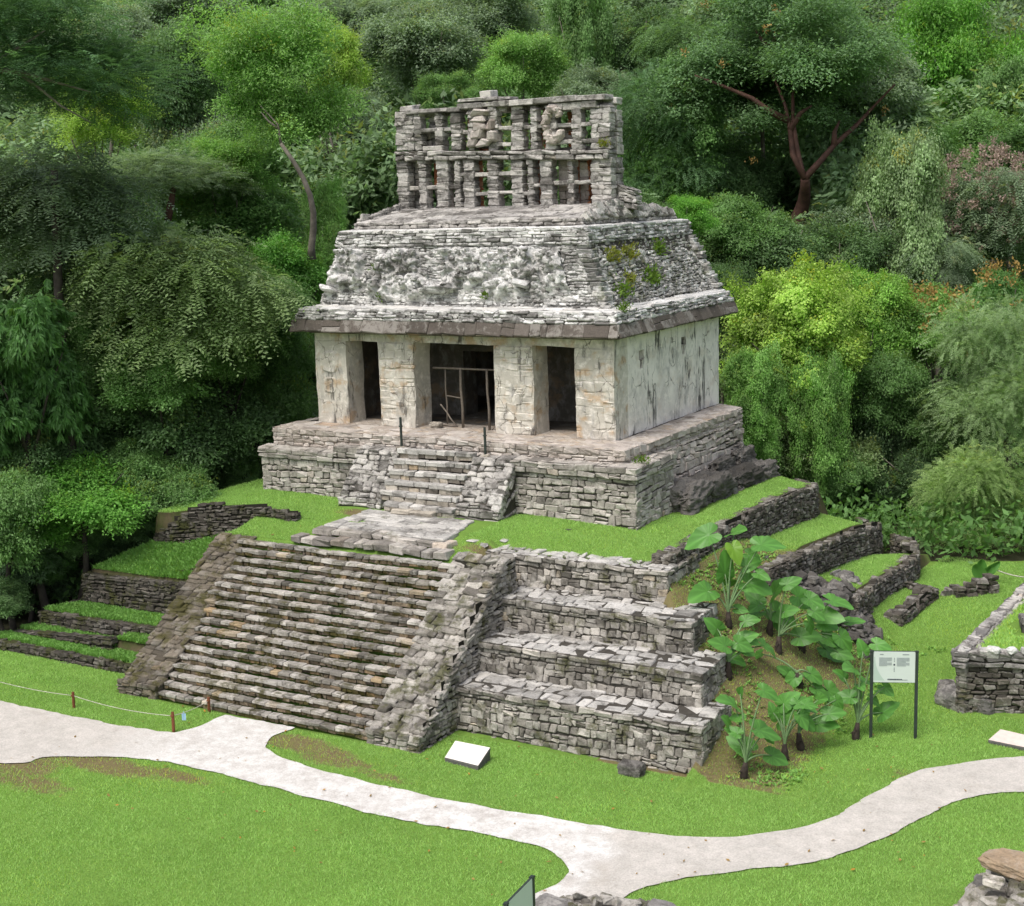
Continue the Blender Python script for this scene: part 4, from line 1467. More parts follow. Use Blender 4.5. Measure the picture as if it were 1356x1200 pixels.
for xa, xb in ((3.0, 4.66), (7.46, 9.0)):
    S = Stones()
    layq(S, (xa - 0.05, -3.02, -2.3), (xb, -3.02, -2.3), (xb, -2.98, -1.82), (xa - 0.05, -2.98, -1.82), ch=(0.14, 0.2), sw=(0.25, 0.6), prot=(0, 0.03), depth=0.4)
    layq(S, (xa, -2.95, -1.80), (xb, -2.95, -1.80), (xb, -1.85, -0.45), (xa, -1.85, -0.45), ch=(0.13, 0.22), sw=(0.2, 0.5), prot=(0, 0.05), depth=0.3, jit=0.025)
    layq(S, (xb, -3.0, -2.3), (xb, -1.8, -2.3), (xb, -1.8, -0.47), (xb, -2.95, -1.82), ch=(0.13, 0.2), sw=(0.2, 0.4), prot=(0, 0.03), depth=0.25)
    layq(S, (xa, -1.85, -0.43), (xb, -1.85, -0.43), (xb, -1.38, -0.38), (xa, -1.38, -0.38), ch=(0.4, 0.5), sw=(0.3, 0.6), prot=(-0.03, 0.01), depth=0.2)
    o = S.build('balustrade', [M['comb'], M['mortar']], ts, bev=0.025)

# slumped dark masonry against the right side of the plinth
rb = empty('masonry_slump', (13.4, 4.0, -2.3), 'long low slump of dark eroded masonry against the right side of the temple plinth', 'rubble')
for i, (c, s) in enumerate([((13.25, 1.55, -2.0), (1.05, 2.0, 1.15)), ((13.25, 3.5, -2.05), (1.05, 2.3, 1.05)), ((13.3, 5.6, -2.2), (1.05, 2.3, 1.0)), ((13.3, 7.4, -2.35), (1.0, 1.9, 0.95)), ((12.85, 7.2, -1.65), (0.5, 1.6, 0.7)), ((12.9, 5.2, -1.65), (0.4, 1.8, 0.6))]):
    rock_mesh('block', c, s, None, 'slump', i + 3, rb, 0.0, 0.3, 5)
S = Stones()
layq(S, (13.75, 0.7, -2.6), (13.85, 8.4, -2.7), (13.62, 8.4, -1.9), (13.55, 0.7, -1.75), ch=(0.12, 0.2), sw=(0.2, 0.5), prot=(-0.02, 0.08), depth=0.3, jit=0.04)
S.build('facing', [M['slump'], M['mortard']], rb)

# ---- eave and roof
EX0, EX1, EY0, EY1 = -0.62, 12.05, -0.70, 9.05


def four(x0, x1, y0, y1, z):
    return [np.array(p, float) for p in ((x0, y0, z), (x1, y0, z), (x1, y1, z), (x0, y1, z))]


def skirt(S, lo, hi, sides=(0, 1, 3), **kw):
    for s in sides:
        a, b = s, (s + 1) % 4
        layq(S, lo[a], lo[b], hi[b], hi[a], **kw)


e0 = four(EX0, EX1, EY0, EY1, 3.25)
e1 = four(EX0 + 0.18, EX1 - 0.18, EY0 + 0.18, EY1 - 0.18, 3.62)
e2 = four(EX0 + 0.36, EX1 - 0.34, EY0 + 0.36, EY1 - 0.3, 3.98)
r0 = four(0.15, 11.32, 0.16, 8.85, 4.0)
r1 = four(0.66, 10.28, 0.74, 8.75, 6.0)

S = Stones()
skirt(S, e0, e1, ch=(0.40, 0.42), sw=(0.22, 0.95), prot=(0.0, 0.015), depth=0.12, jit=0.008, gap=0.004, wav=0)
g = Geo()
q0 = four(EX0 + 0.05, EX1 - 0.05, EY0 + 0.05, EY1 - 0.05, 3.24)
q1 = four(0.0, W, 0.0, D, 3.13)
for a in range(4):
    b = (a + 1) % 4
    g.poly([q0[a], q0[b], q1[b], q1[a]], [[3, 2, 1, 0]])
g.poly(four(EX0 + 0.06, EX1 - 0.06, EY0 + 0.06, EY1 - 0.06, 3.3) + four(EX0 + 0.4, EX1 - 0.4, EY0 + 0.4, EY1 - 0.4, 3.92), [[0, 1, 5, 4], [1, 2, 6, 5], [2, 3, 7, 6], [3, 0, 4, 7], [4, 5, 6, 7]])
ev = S.build('eave', [M['eave'], M['mortard']], tem, bev=0.02)
g.build('eave_underside', M['plaster'], ev)
S = Stones()
skirt(S, e1, e2, ch=(0.09, 0.14), sw=(0.2, 0.6), prot=(0.0, 0.07), depth=0.3, jit=0.02, wav=0.015)
S.build('cornice', [M['white'], M['mortar']], tem)
S = Stones()
for s in (0, 1, 3):
    a, b = s, (s + 1) % 4
    layq(S, e2[a] + (0, 0, 0.02), e2[b] + (0, 0, 0.02), r0[b] + (0, 0, 0.07), r0[a] + (0, 0, 0.07), ch=(0.2, 0.3), sw=(0.4, 1.0), prot=(-0.02, 0.012), depth=0.15, jit=0.01, gap=0.006, backoff=-0.02)
S.build('ledge', [M['ledge'], M['mortarw']], tem)

# sloping roof faces: small stones, with battered stucco relief on the front
core = Geo()
core.poly([r0[0] + (0.12, 0.12, -0.2), r0[1] + (-0.12, 0.12, -0.2), r0[2] + (-0.12, -0.1, -0.2), r0[3] + (0.12, -0.1, -0.2), r1[0] + (0.08, 0.08, 0.3), r1[1] + (-0.08, 0.08, 0.3), r1[2] + (-0.08, -0.08, 0.3), r1[3] + (0.08, -0.08, 0.3)],
          [[0, 1, 5, 4], [1, 2, 6, 5], [2, 3, 7, 6], [3, 0, 4, 7], [4, 5, 6, 7]])
S = Stones()
ksl = dict(ch=(0.07, 0.13), sw=(0.12, 0.34), prot=(-0.01, 0.035), depth=0.2, jit=0.02, gap=0.012)
layq(S, r0[0], r0[1], r1[1], r1[0], **ksl)
layq(S, r0[3], r0[0], r1[0], r1[3], **ksl)
roof = S.build('roof_slope', [M['white'], M['mortarw']], tem)
core.build('rubble_core', M['mortar'], roof)
S = Stones()
layq(S, r0[1], r0[2], r1[2], r1[1], ch=(0.07, 0.14), sw=(0.10, 0.32), prot=(-0.02, 0.055), depth=0.22, jit=0.022, gap=0.014)
# quoins at the right rear corner and right front corner
for k in range(14):
    t = (k + 0.5) / 14
    for (i, dx, dy) in ((1, -0.2, 0.0), (2, 0.0, -0.18)):
        P = r0[i] + (r1[i] - r0[i]) * t
        S.add(P + (dx * 0.6, dy + 0.05 * (i == 1), 0), ((1, 0, 0), (0, 1, 0), (0, 0, 1)), (rng.uniform(0.3, 0.6), rng.uniform(0.3, 0.5), 0.14), 0.02)
S.build('roof_slope', [M['wside'], M['mortar']], tem)

# relief: broken stucco figures, a heightfield shell standing on the slope
ff, FU, FV = quadf(r0[0], r0[1], r1[1], r1[0])
fn = unit(np.cross(ff(1, 0) - ff(0, 0), ff(0, 1) - ff(0, 0)))
nu, nv = 340, 72
uu, vv = np.linspace(0.15, FU - 1.15, nu), np.linspace(0.22, FV - 0.02, nv)
RV, hgt = [], np.zeros((nv, nu))
ridges = [(2.15, 0.15), (2.75, 0.11), (3.15, 0.09), (1.15, 0.2), (6.1, 0.16), (8.8, 0.14)]
for j, b in enumerate(vv):
    for i, a in enumerate(uu):
        p = (a * 1.0, b * 1.0, 3.3)
        k = fbm((a * 1.15, b * 1.25, 1.7), 3) + 0.18
        env = min(1, max(0, (b - 0.35 - 0.25 * math.sin(a * 1.4)) / 0.25)) * min(1, max(0, (FV - 0.05 - b) / 0.12))
        b1, b2 = fbm((a * 1.7 + 5, b * 1.6, 9.0), 3), fbm((a * 4.2, b * 3.8, 2.0), 2)
        sm_ = lambda q: q * q * (3 - 2 * q)
        blob = sm_(min(1, max(0, (b1 + 0.06) / 0.16))) * 0.16 + sm_(min(1, max(0, (b2 - 0.02) / 0.14))) * 0.09 + max(0, b1) * 0.12
        rd = sum(0.10 * math.exp(-((a - c + 0.05 * math.sin(b * 4)) / w_) ** 4) for c, w_ in ridges) * min(1, max(0, (b - 0.55) / 0.1))
        h = (blob * 1.1 + rd + 0.045) * env * max(0, min(1, (k + 0.30) * 3.0)) - 0.03 + 0.02 * fbm((a * 13, b * 13, 0), 3)
        hgt[j, i] = h
        RV.append(ff(a, b) + fn * h)
idx = (np.arange(nv - 1)[:, None] * nu + np.arange(nu - 1)[None]).ravel()
RF = np.stack([idx, idx + 1, idx + nu + 1, idx + nu], -1)
tn = np.stack([np.clip(0.5 + 0.4 * np.sin(np.arange(len(RV)) * 0), 0, 1)] * 3, -1)
mesh_obj('stucco_relief', RV, RF, M['white'], tem, tint=np.full((len(RV), 3), (0.75, 0.62, 0.45), np.float32), smooth=False)
S = Stones()
for _ in range(420):
    a, b = rng.uniform(0.3, FU - 1.4), rng.uniform(0.45, FV - 0.15)
    j, i = int((b - vv[0]) / (vv[-1] - vv[0]) * (nv - 1)), int((a - uu[0]) / (uu[-1] - uu[0]) * (nu - 1))
    if not (0 <= j < nv and 0 <= i < nu) or hgt[j, i] < 0.05:
        continue
    s = rng.uniform(0.06, 0.17)
    R = np.array(Matrix.Rotation(rng.uniform(0, 6.28), 3, 'Z') @ Matrix.Rotation(rng.uniform(0, 6.28), 3, 'X'))
    S.add(ff(a, b) + fn * (hgt[j, i] + 0.02), R, (s * rng.uniform(1, 1.8), s, s * 0.8), s * 0.12)
fr_ = S.build('stucco_rubble', [M['white'], M['mortar']], tem, bev=0.05)
fr_['kind'] = 'stuff'
# a few shelf-like fragments
for a, b, l in ((4.9, 0.62, 0.9), (1.0, 0.9, 0.5), (5.4, 0.7, 0.5), (7.2, 0.75, 0.5), (0.35, 0.6, 0.5), (8.3, 0.8, 0.4)):
    S = Stones()
    S.add(ff(a, b) + fn * 0.18, (unit(ff(a + 0.1, b) - ff(a, b)), fn, np.cross(unit(ff(a + 0.1, b) - ff(a, b)), fn) * -1), (l, 0.45, 0.22), 0.05)
    S.build('stucco_fragment', [M['white'], M['mortar']], tem, bev=0.05)

# top cornice
c0 = four(0.58, 10.36, 0.66, 8.85, 6.0)
c1 = four(0.68, 10.24, 0.78, 8.75, 6.52)
c2 = four(1.05, 9.95, 1.15, 8.4, 6.56)
c3 = four(1.10, 9.92, 1.2, 8.35, 6.78)
S = Stones()
skirt(S, c0, c1, ch=(0.09, 0.13), sw=(0.15, 0.5), prot=(0.0, 0.05), depth=0.3, jit=0.016, wav=0.01)
S.build('cornice', [M['white'], M['mortarw']], tem)
S = Stones()
for s in (0, 1, 3):
    a, b = s, (s + 1) % 4
    layq(S, c1[a] + (0, 0, 0.02), c1[b] + (0, 0, 0.02), c2[b], c2[a], ch=(0.2, 0.25), sw=(0.4, 1.0), prot=(-0.01, 0.012), depth=0.12, jit=0.01, gap=0.006, backoff=-0.02)
S.build('ledge', [M['ledge'], M['mortarw']], tem)
S = Stones()
skirt(S, c2, c3, ch=(0.10, 0.13), sw=(0.2, 0.6), prot=(0.0, 0.05), depth=0.25, jit=0.016, wav=0)
# low pitched cap up to the roof comb
t1 = four(1.1, 9.7, 3.6, 5.0, 7.18)
cap = dict(ch=(0.4, 0.8), sw=(0.4, 1.1), prot=(-0.012, 0.012), depth=0.2, jit=0.015, gap=0.006)
c3b = [p + np.array([0, 0, 0.02]) for p in c3]
for s in (0, 1, 2, 3):
    a, b = s, (s + 1) % 4
    if s in (0, 2):
        layq(S, c3b[a], c3b[b], t1[b], t1[a], **cap)
layq(S, c3b[1], c3b[2], t1[2], t1[1] + (0, 0, 0.05), ch=(0.15, 0.3), sw=(0.2, 0.5), prot=(-0.02, 0.12), depth=0.25, jit=0.03)
layq(S, c3b[3], c3b[0], t1[0], t1[3], ch=(0.2, 0.35), sw=(0.3, 0.7), prot=(-0.05, 0.0), depth=0.12, jit=0.015)
S.build('roof_cap', [M['comb'], M['mortar']], tem)
S = Stones()
layq(S, (9.62, 4.3, 7.05), (10.35, 4.3, 6.95), (10.2, 4.35, 7.65), (9.65, 4.35, 7.8), ch=(0.14, 0.2), sw=(0.25, 0.5), prot=(0, 0.05), depth=0.5, jit=0.03)
S.build('stub_pier', [M['comb'], M['mortar']], tem)

# ---- roof comb: two openwork walls of stacked posts and slabs
comb = Geo()
comb.box((5.4, 4.3, 7.14), (8.6, 1.2, 0.14))
comb = comb.build('roof_comb', M['comb'], tem)
YC0, YC1 = 3.85, 4.42                                  # front and rear openwork
CXS, CX0 = 8.45 / 1090.0, 1.14


def cx(px):
    return CX0 + (px - 100) * CXS


def cz(py, px=600):
    base = 660 - 20 * (px - 100) / 1090
    topl = 170 - 70 * (px - 100) / 1090
    return 7.16 + (base - py) / (base - topl) * 3.42


def comb_post(x0, x1, z0, z1, y, dep, sub, mat='comb', rough=0.018):
    S = Stones()
    z = z0
    wide = x1 - x0
    while z < z1 - 0.02:
        h = rng.uniform(0.10, 0.19)
        if z + h > z1 - 0.05:
            h = z1 - z
        n = 1 if wide < 0.5 else 2
        xs = [x0, x1] if n == 1 else [x0, x0 + wide * rng.uniform(0.35, 0.65), x1]
        for a, b in zip(xs[:-1], xs[1:]):
            S.add(np.array([(a + b) / 2 + rng.normal(0, 0.008), y + dep / 2 + rng.normal(0, 0.012), z + h / 2]), ((1, 0, 0), (0, 1, 0), (0, 0, 1)), (b - a + rng.normal(0, 0.018) + 0.02, dep, h + 0.01), rough)
        z += h
    return S.build(sub, [M[mat], M['mortar']], comb, bev=0.02)


def comb_slab(x0, x1, z, th, y, dep, mat='comb'):
    S = Stones()
    x = x0
    while x < x1 - 0.05:
        wd = rng.uniform(0.5, 1.1)
        if x + wd > x1 - 0.3:
            wd = x1 - x
        S.add(np.array([x + wd / 2, y + dep / 2 + rng.normal(0, 0.02), z + rng.normal(0, 0.008)]), ((1, 0, 0), (0, 1, 0), (0, 0, 1)), (wd + 0.02, dep, th * rng.uniform(0.9, 1.2)), 0.014)
        x += wd
    return S.build('slab', [M[mat], M['mortar']], comb, bev=0.02)


lower = [(95, 152), (214, 252), (312, 370), (408, 436), (456, 508), (582, 634), (704, 758), (786, 812), (850, 906), (984, 1010), (1098, 1190)]
upper = [(95, 190), (198, 232), (312, 350), (396, 446), (486, 516), (594, 636), (712, 768), (808, 836), (880, 930), (1008, 1052), (1100, 1190)]
for a, b in lower:
    comb_post(cx(a), cx(b), cz(665, a), cz(405, a), YC0, 0.42, 'post')
for a, b in upper:
    comb_post(cx(a), cx(b), cz(358, a), cz(170 if a < 440 else 140, a), YC0 + 0.02, 0.38, 'post')
# mid band, two projecting courses
S = Stones()
layq(S, (cx(95), YC0 - 0.10, cz(408, 95)), (cx(1190), YC0 - 0.10, cz(408, 1190)), (cx(1190), YC0 - 0.10, cz(362, 1190)), (cx(95), YC0 - 0.10, cz(362, 95)), ch=(0.12, 0.17), sw=(0.3, 0.8), prot=(-0.03, 0.07), depth=0.8, jit=0.02)
S.build('mid_band', [M['comb'], M['mortar']], comb, bev=0.03)
# head courses, stepping up in the middle and on the right
comb_slab(cx(160), cx(450), cz(160, 300), 0.14, YC0 - 0.08, 0.7)
comb_slab(cx(440), cx(720), cz(132, 580), 0.15, YC0 - 0.08, 0.7)
comb_slab(cx(445), cx(705), cz(104, 580), 0.12, YC0 - 0.04, 0.6)
comb_slab(cx(555), cx(612), cz(78, 580), 0.26, YC0 + 0.02, 0.5)
comb_slab(cx(625), cx(1175), cz(112, 900), 0.16, YC0 - 0.08, 0.7)
comb_slab(cx(900), cx(1130), cz(140, 1000), 0.2, YC0 - 0.02, 0.6)
for a, b, y in ((135, 410, 544), (488, 724, 480), (460, 722, 576), (790, 852, 540), (904, 1100, 526), (740, 792, 580), (412, 460, 480)):
    comb_slab(cx(a), cx(b), cz(y, (a + b) / 2), 0.12, YC0 + 0.05, 0.34)
for a, b, y in ((190, 400, 256), (446, 486, 266), (636, 712, 248), (768, 880, 240), (930, 1102, 234), (930, 1130, 318), (240, 345, 348), (596, 700, 330), (520, 596, 200)):
    comb_slab(cx(a), cx(b), cz(y, (a + b) / 2), 0.13, YC0 + 0.06, 0.34)
# stucco figure remains: seated body in the middle, ring on the right
S = Stones()
for a, y, w_, h_ in ((555, 170, 80, 40), (550, 205, 70, 40), (558, 240, 60, 40), (540, 280, 60, 50), (515, 320, 60, 45), (575, 318, 60, 40), (612, 230, 36, 60), (615, 290, 36, 60)):
    S.add(np.array([cx(a), YC0 + 0.05, cz(y, a)]), ((1, 0, 0), (0, 1, 0), (0, 0, 1)), (w_ * CXS, 0.5, h_ * 0.0067), 0.05)
S.build('stucco_figure', [M['platf'], M['mortar']], comb, bev=0.06)
S = Stones()
for t in np.linspace(0.6, 5.6, 16):
    S.add(np.array([cx(925 + 38 * math.cos(t)), YC0 - 0.04, cz(232 + 80 * math.sin(t), 925)]), ((1, 0, 0), (0, 1, 0), (0, 0, 1)), (0.24, 0.3, 0.24), 0.03)
S.build('stucco_ring', [M['platf'], M['mortar']], comb, bev=0.06)
# rear openwork, red stucco still on its inner face
for k, (a, b) in enumerate([(95, 165), (255, 290), (380, 410), (448, 484), (540, 580), (678, 708), (758, 786), (820, 850), (948, 985), (1040, 1052), (1110, 1190)]):
    comb_post(cx(a), cx(b), cz(665, a), cz(400, a), YC1, 0.38, 'post', 'red' if k % 3 != 1 and 0 < k < 10 else 'comb')
for k, (a, b) in enumerate([(95, 180), (235, 270), (446, 484), (500, 520), (672, 712), (775, 800), (838, 876), (955, 985), (1120, 1190)]):
    comb_post(cx(a), cx(b), cz(358, a), cz(165, a), YC1, 0.38, 'post', 'red' if k not in (0, 1, 8) else 'comb')
for (a, b, y0_, y1_, mt) in [(150, 200, 400, 540, 'platf'), (255, 315, 400, 540, 'red'), (365, 412, 420, 650, 'platf'), (436, 456, 440, 650, 'red'), (540, 582, 420, 480, 'red'), (810, 850, 420, 540, 'platf'), (906, 950, 400, 650, 'platf'), (1010, 1046, 400, 650, 'platf'),
                             (195, 240, 260, 350, 'platf'), (446, 486, 180, 350, 'red'), (516, 560, 150, 350, 'platf'), (768, 808, 240, 350, 'red'), (836, 880, 150, 350, 'red'), (930, 1008, 240, 320, 'platf')]:
    S = Stones()
    layq(S, (cx(a) - 0.03, YC1 - 0.02, cz(y1_, a)), (cx(b) + 0.03, YC1 - 0.02, cz(y1_, a)), (cx(b) + 0.03, YC1 - 0.02, cz(y0_, a)), (cx(a) - 0.03, YC1 - 0.02, cz(y0_, a)), ch=(0.16, 0.3), sw=(0.25, 0.6), prot=(0, 0.02), depth=0.14, jit=0.012, gap=0.005)
    S.build('back_plate', [M[mt], M['mortar']], comb)
for y in (385, 150):
    comb_slab(cx(95), cx(1190), cz(y, 600), 0.3 if y == 385 else 0.18, YC1 - 0.05, 0.48)
for a, b, y in ((165, 410, 530), (540, 780, 500), (850, 1110, 540), (180, 450, 260), (672, 900, 250), (955, 1120, 250)):
    comb_slab(cx(a), cx(b), cz(y, 600), 0.12, YC1, 0.36)
for xx in (95, 600, 1100):
    for y in (385, 150):
        S = Stones()
        S.add(np.array([cx(xx + 45), (YC0 + YC1) / 2 + 0.2, cz(y, xx)]), ((1, 0, 0), (0, 1, 0), (0, 0, 1)), (0.5, 0.5, 0.22), 0.02)
        S.build('tie_slab', [M['comb'], M['mortar']], comb)

# plants rooted in the masonry
def tuft(name, c, nrm, r, n, col, label, group=None, size=(0.08, 0.22)):
    c, nrm = np.array(c, float), np.array(nrm, float)
    V, t = [], []
    for _ in range(n):
        b = c + rng.normal(0, r * 0.45, 3) * (1 - np.abs(nrm) * 0.7)
        d = unit(nrm * 0.7 + rng.normal(0, 0.6, 3) + np.array([0, 0, 0.5]))
        s = unit(np.cross(d, rng.normal(0, 1, 3)))
        L = rng.uniform(*size)
        V += [b, b + d * L * 0.5 + s * L * 0.16, b + d * L, b + d * L * 0.5 - s * L * 0.16]
        t += [[rng.random() * 0.7, rng.random() ** 2, 0]] * 4
    o = mesh_obj(name, V, np.arange(len(V)).reshape(-1, 4), M['leaf'], tint=np.array(t))
    o.color = (*col, 1)
    return tag(o, label, 'plant', group)


gs, _, _ = quadf(r0[1], r0[2], r1[2], r1[1])
GR = (0.085, 0.15, 0.02)
YG = (0.15, 0.17, 0.03)
for (u, v, r, n, col, lab) in [(1.2, 0.5, 0.5, 260, GR, 'green weed clump low on the right roof slope, nearest the front corner'), (2.0, 0.9, 0.4, 160, YG, 'small yellowish weed clump low on the right roof slope, left of the tallest clump'), (3.6, 0.85, 0.6, 380, GR, 'tallest green weed clump, midway along the right roof slope'),
                               (1.4, 1.75, 0.5, 260, YG, 'yellow dry weeds high on the right roof slope near the front corner'), (2.6, 1.8, 0.6, 300, YG, 'broad yellow moss tuft high in the middle of the right roof slope'), (5.2, 1.85, 0.5, 240, GR, 'dark green tuft high on the right roof slope by the rear corner')]:
    tuft('weed_clump', gs(u, v), (0.8, 0, 0.5), r, n, col, lab, 'weeds rooted on the roof')
tuft('weed_clump', (11.75, 0.2, 4.05), (0.3, -0.3, 0.8), 0.3, 160, GR, 'bright green weeds on the eave ledge at the right front corner', 'weeds rooted on the roof', (0.06, 0.16))
for (u, v, lab) in [(2.6, 0.35, 'small green fern low on the front roof slope, left of the shelf fragment'), (6.8, 0.4, 'small grey-green weed low in the middle of the front roof slope'), (2.1, 1.4, 'little green weed high among the stucco on the left front roof slope')]:
    tuft('weed_clump', ff(u, v) + fn * 0.08, (0, -0.7, 0.5), 0.16, 60, GR, lab, 'weeds rooted on the roof', (0.06, 0.18))
tuft('weed_clump', (cx(1165), YC0 - 0.05, cz(335, 1165)), (0.3, -0.6, 0.4), 0.25, 110, YG, 'yellow-green weeds on the right end of the roof comb', 'weeds rooted on the roof', (0.06, 0.18))
tuft('weed_clump', (12.95, -1.1, -0.34), (0.2, -0.2, 0.9), 0.35, 150, GR, 'green weeds on the ledge at the right corner of the temple platform', None, (0.05, 0.14))

# ---- timber barrier in the middle doorway
bar = empty('wooden_barrier', (5.9, 0.75, 0), 'thin grey wooden pole barrier standing in the middle temple doorway', 'barrier')


def pole(name, a, b, r, mat, parent):
    g = Geo()
    a, b = np.array(a, float), np.array(b, float)
    k = np.array([0.012, 0.01, 0])
    g.tube([a, a * 0.66 + b * 0.34 + k, a * 0.33 + b * 0.67 - k, b], [r, r * 0.95, r * 0.9, r * 0.85], 8)
    return g.build(name, M[mat], parent, True)


pole('rail', (4.5, 0.55, 1.98), (7.3, 0.55, 1.98), 0.035, 'wood', bar)
pole('post', (5.6, 0.55, 0), (5.58, 0.55, 1.98), 0.05, 'wood', bar)
pole('post', (6.72, 0.4, 0), (6.66, 0.45, 2.0), 0.045, 'wood', bar)
pole('post', (4.95, 0.6, 0.1), (4.95, 0.6, 1.95), 0.03, 'wood', bar)
pole('rail', (4.95, 0.6, 1.05), (5.6, 0.55, 1.0), 0.025, 'wood', bar)
pole('brace', (4.7, 0.6, 0.75), (5.35, 0.55, 0.05), 0.03, 'wood', bar)
pole('rail', (4.7, 0.55, 0.06), (5.4, 0.55, 0.05), 0.03, 'wood', bar)
pole('brace', (7.25, 0.5, 0.45), (6.8, 0.42, 0.02), 0.025, 'wood', bar)
rock_mesh('stone_block', (4.75, 0.25, 0.1), (0.4, 0.35, 0.22), 'small pale block on the sill at the left jamb of the middle doorway', 'tan', 4)
# two thin metal posts at the head of the temple stair
for (px, py0, py1, lab) in ((532, 553, 592, 'thin dark green metal post at the left head of the temple stair'), (643, 566, 603, 'thin dark green metal post at the right head of the temple stair')):
    Q = at(px, py1, 1) - CAM
    P = CAM + Q * ((-1.6 - CAM[1]) / Q[1])
    g = Geo()
    hgt_ = (py1 - py0) / FPX * np.dot(P - CAM, CF) * 1.02
    g.box((0, 0, hgt_ / 2), (0.06, 0.06, hgt_))
    g.box((0, 0, hgt_ * 0.70), (0.09, 0.09, 0.04))
    o = g.build('metal_post', M['metal'])
    o.location = Vector((P[0], P[1], P[2]))
    tag(o, lab, 'post', 'metal posts at the temple stair')
    S = Stones()
    S.add(P + np.array([0, 0, -0.06]), ((1, 0, 0), (0, 1, 0), (0, 0, 1)), (0.3, 0.25, 0.16), 0.02)
    tag(S.build('footing_block', [M['tan'], M['mortar']]), 'small stone block under the ' + ('left' if px < 600 else 'right') + ' metal post of the temple stair', 'stone block')

# ================================================================== small things in the plaza


def local_geo(name, geo, mats, P, rot=0.0):
    o = geo.build(name, mats)
    o.location = Vector(P)
    o.rotation_euler = (0, 0, rot)
    return o


# white limestone tablet in front of the stair ramp, tilted on its base
def tablet(name, corners, z0, t0, t1, top, side, label):
    c = [np.array(p, float) for p in corners]
    m = sum(c) / 4
    g = Geo()
    lo = [np.array([p[0], p[1], z0 - 0.1]) - np.array([m[0], m[1], z0]) for p in c]
    hi = [np.array([p[0], p[1], z0 + h]) - np.array([m[0], m[1], z0]) for p, h in zip(c, (t0, t1, t1, t0))]
    lo = [q * np.array([0.97, 0.97, 1]) for q in lo]
    mid = [q - np.array([0, 0, 0.05]) for q in hi]
    g.poly(lo + mid, [[0, 1, 5, 4], [1, 2, 6, 5], [2, 3, 7, 6], [3, 0, 4, 7]], 1)
    rim = [np.array([q[0] * 1.02, q[1] * 1.02, q[2] - 0.05]) for q in hi]
    g.poly(rim + hi, [[0, 1, 5, 4], [1, 2, 6, 5], [2, 3, 7, 6], [3, 0, 4, 7]], 1)
    g.poly(hi, [[0, 1, 2, 3]], 0)
    g.poly(rim, [[3, 2, 1, 0]], 1)
    o = g.build(name, [M[top], M[side]])  # top keeps its stone colour, sides get the painted shade
    o.location = Vector((m[0], m[1], z0))
    return tag(o, label, 'tablet')


a = [onz(589, 1003, GZ + 0.12)[:2], onz(633, 1014, GZ + 0.12)[:2], onz(649, 990, GZ + 0.34)[:2], onz(603, 981, GZ + 0.34)[:2]]
tablet('stone_tablet', [a[0], a[3], a[2], a[1]], GZ, 0.12, 0.34, 'slab', 'slabd', 'tilted white stone tablet on the grass in front of the right stair ramp')
a = [onz(1309, 980, GZ + 0.1)[:2], onz(1372, 993, GZ + 0.1)[:2], onz(1382, 979, GZ + 0.22)[:2], onz(1325, 966, GZ + 0.22)[:2]]
tablet('stone_tablet', [a[0], a[3], a[2], a[1]], gz(a[0][0], a[0][1]), 0.1, 0.22, 'slabp', 'slabd', 'flat pinkish stone tablet on the grass below the right wall')
P = hit(838, 1024)
rock_mesh('stone_block', P + np.array([0, -0.05, 0.10]), (0.66, 0.42, 0.42), 'dark grey block lying against the foot of the lowest terrace wall', 'slump', 9, rot=0.0, rough=0.10)


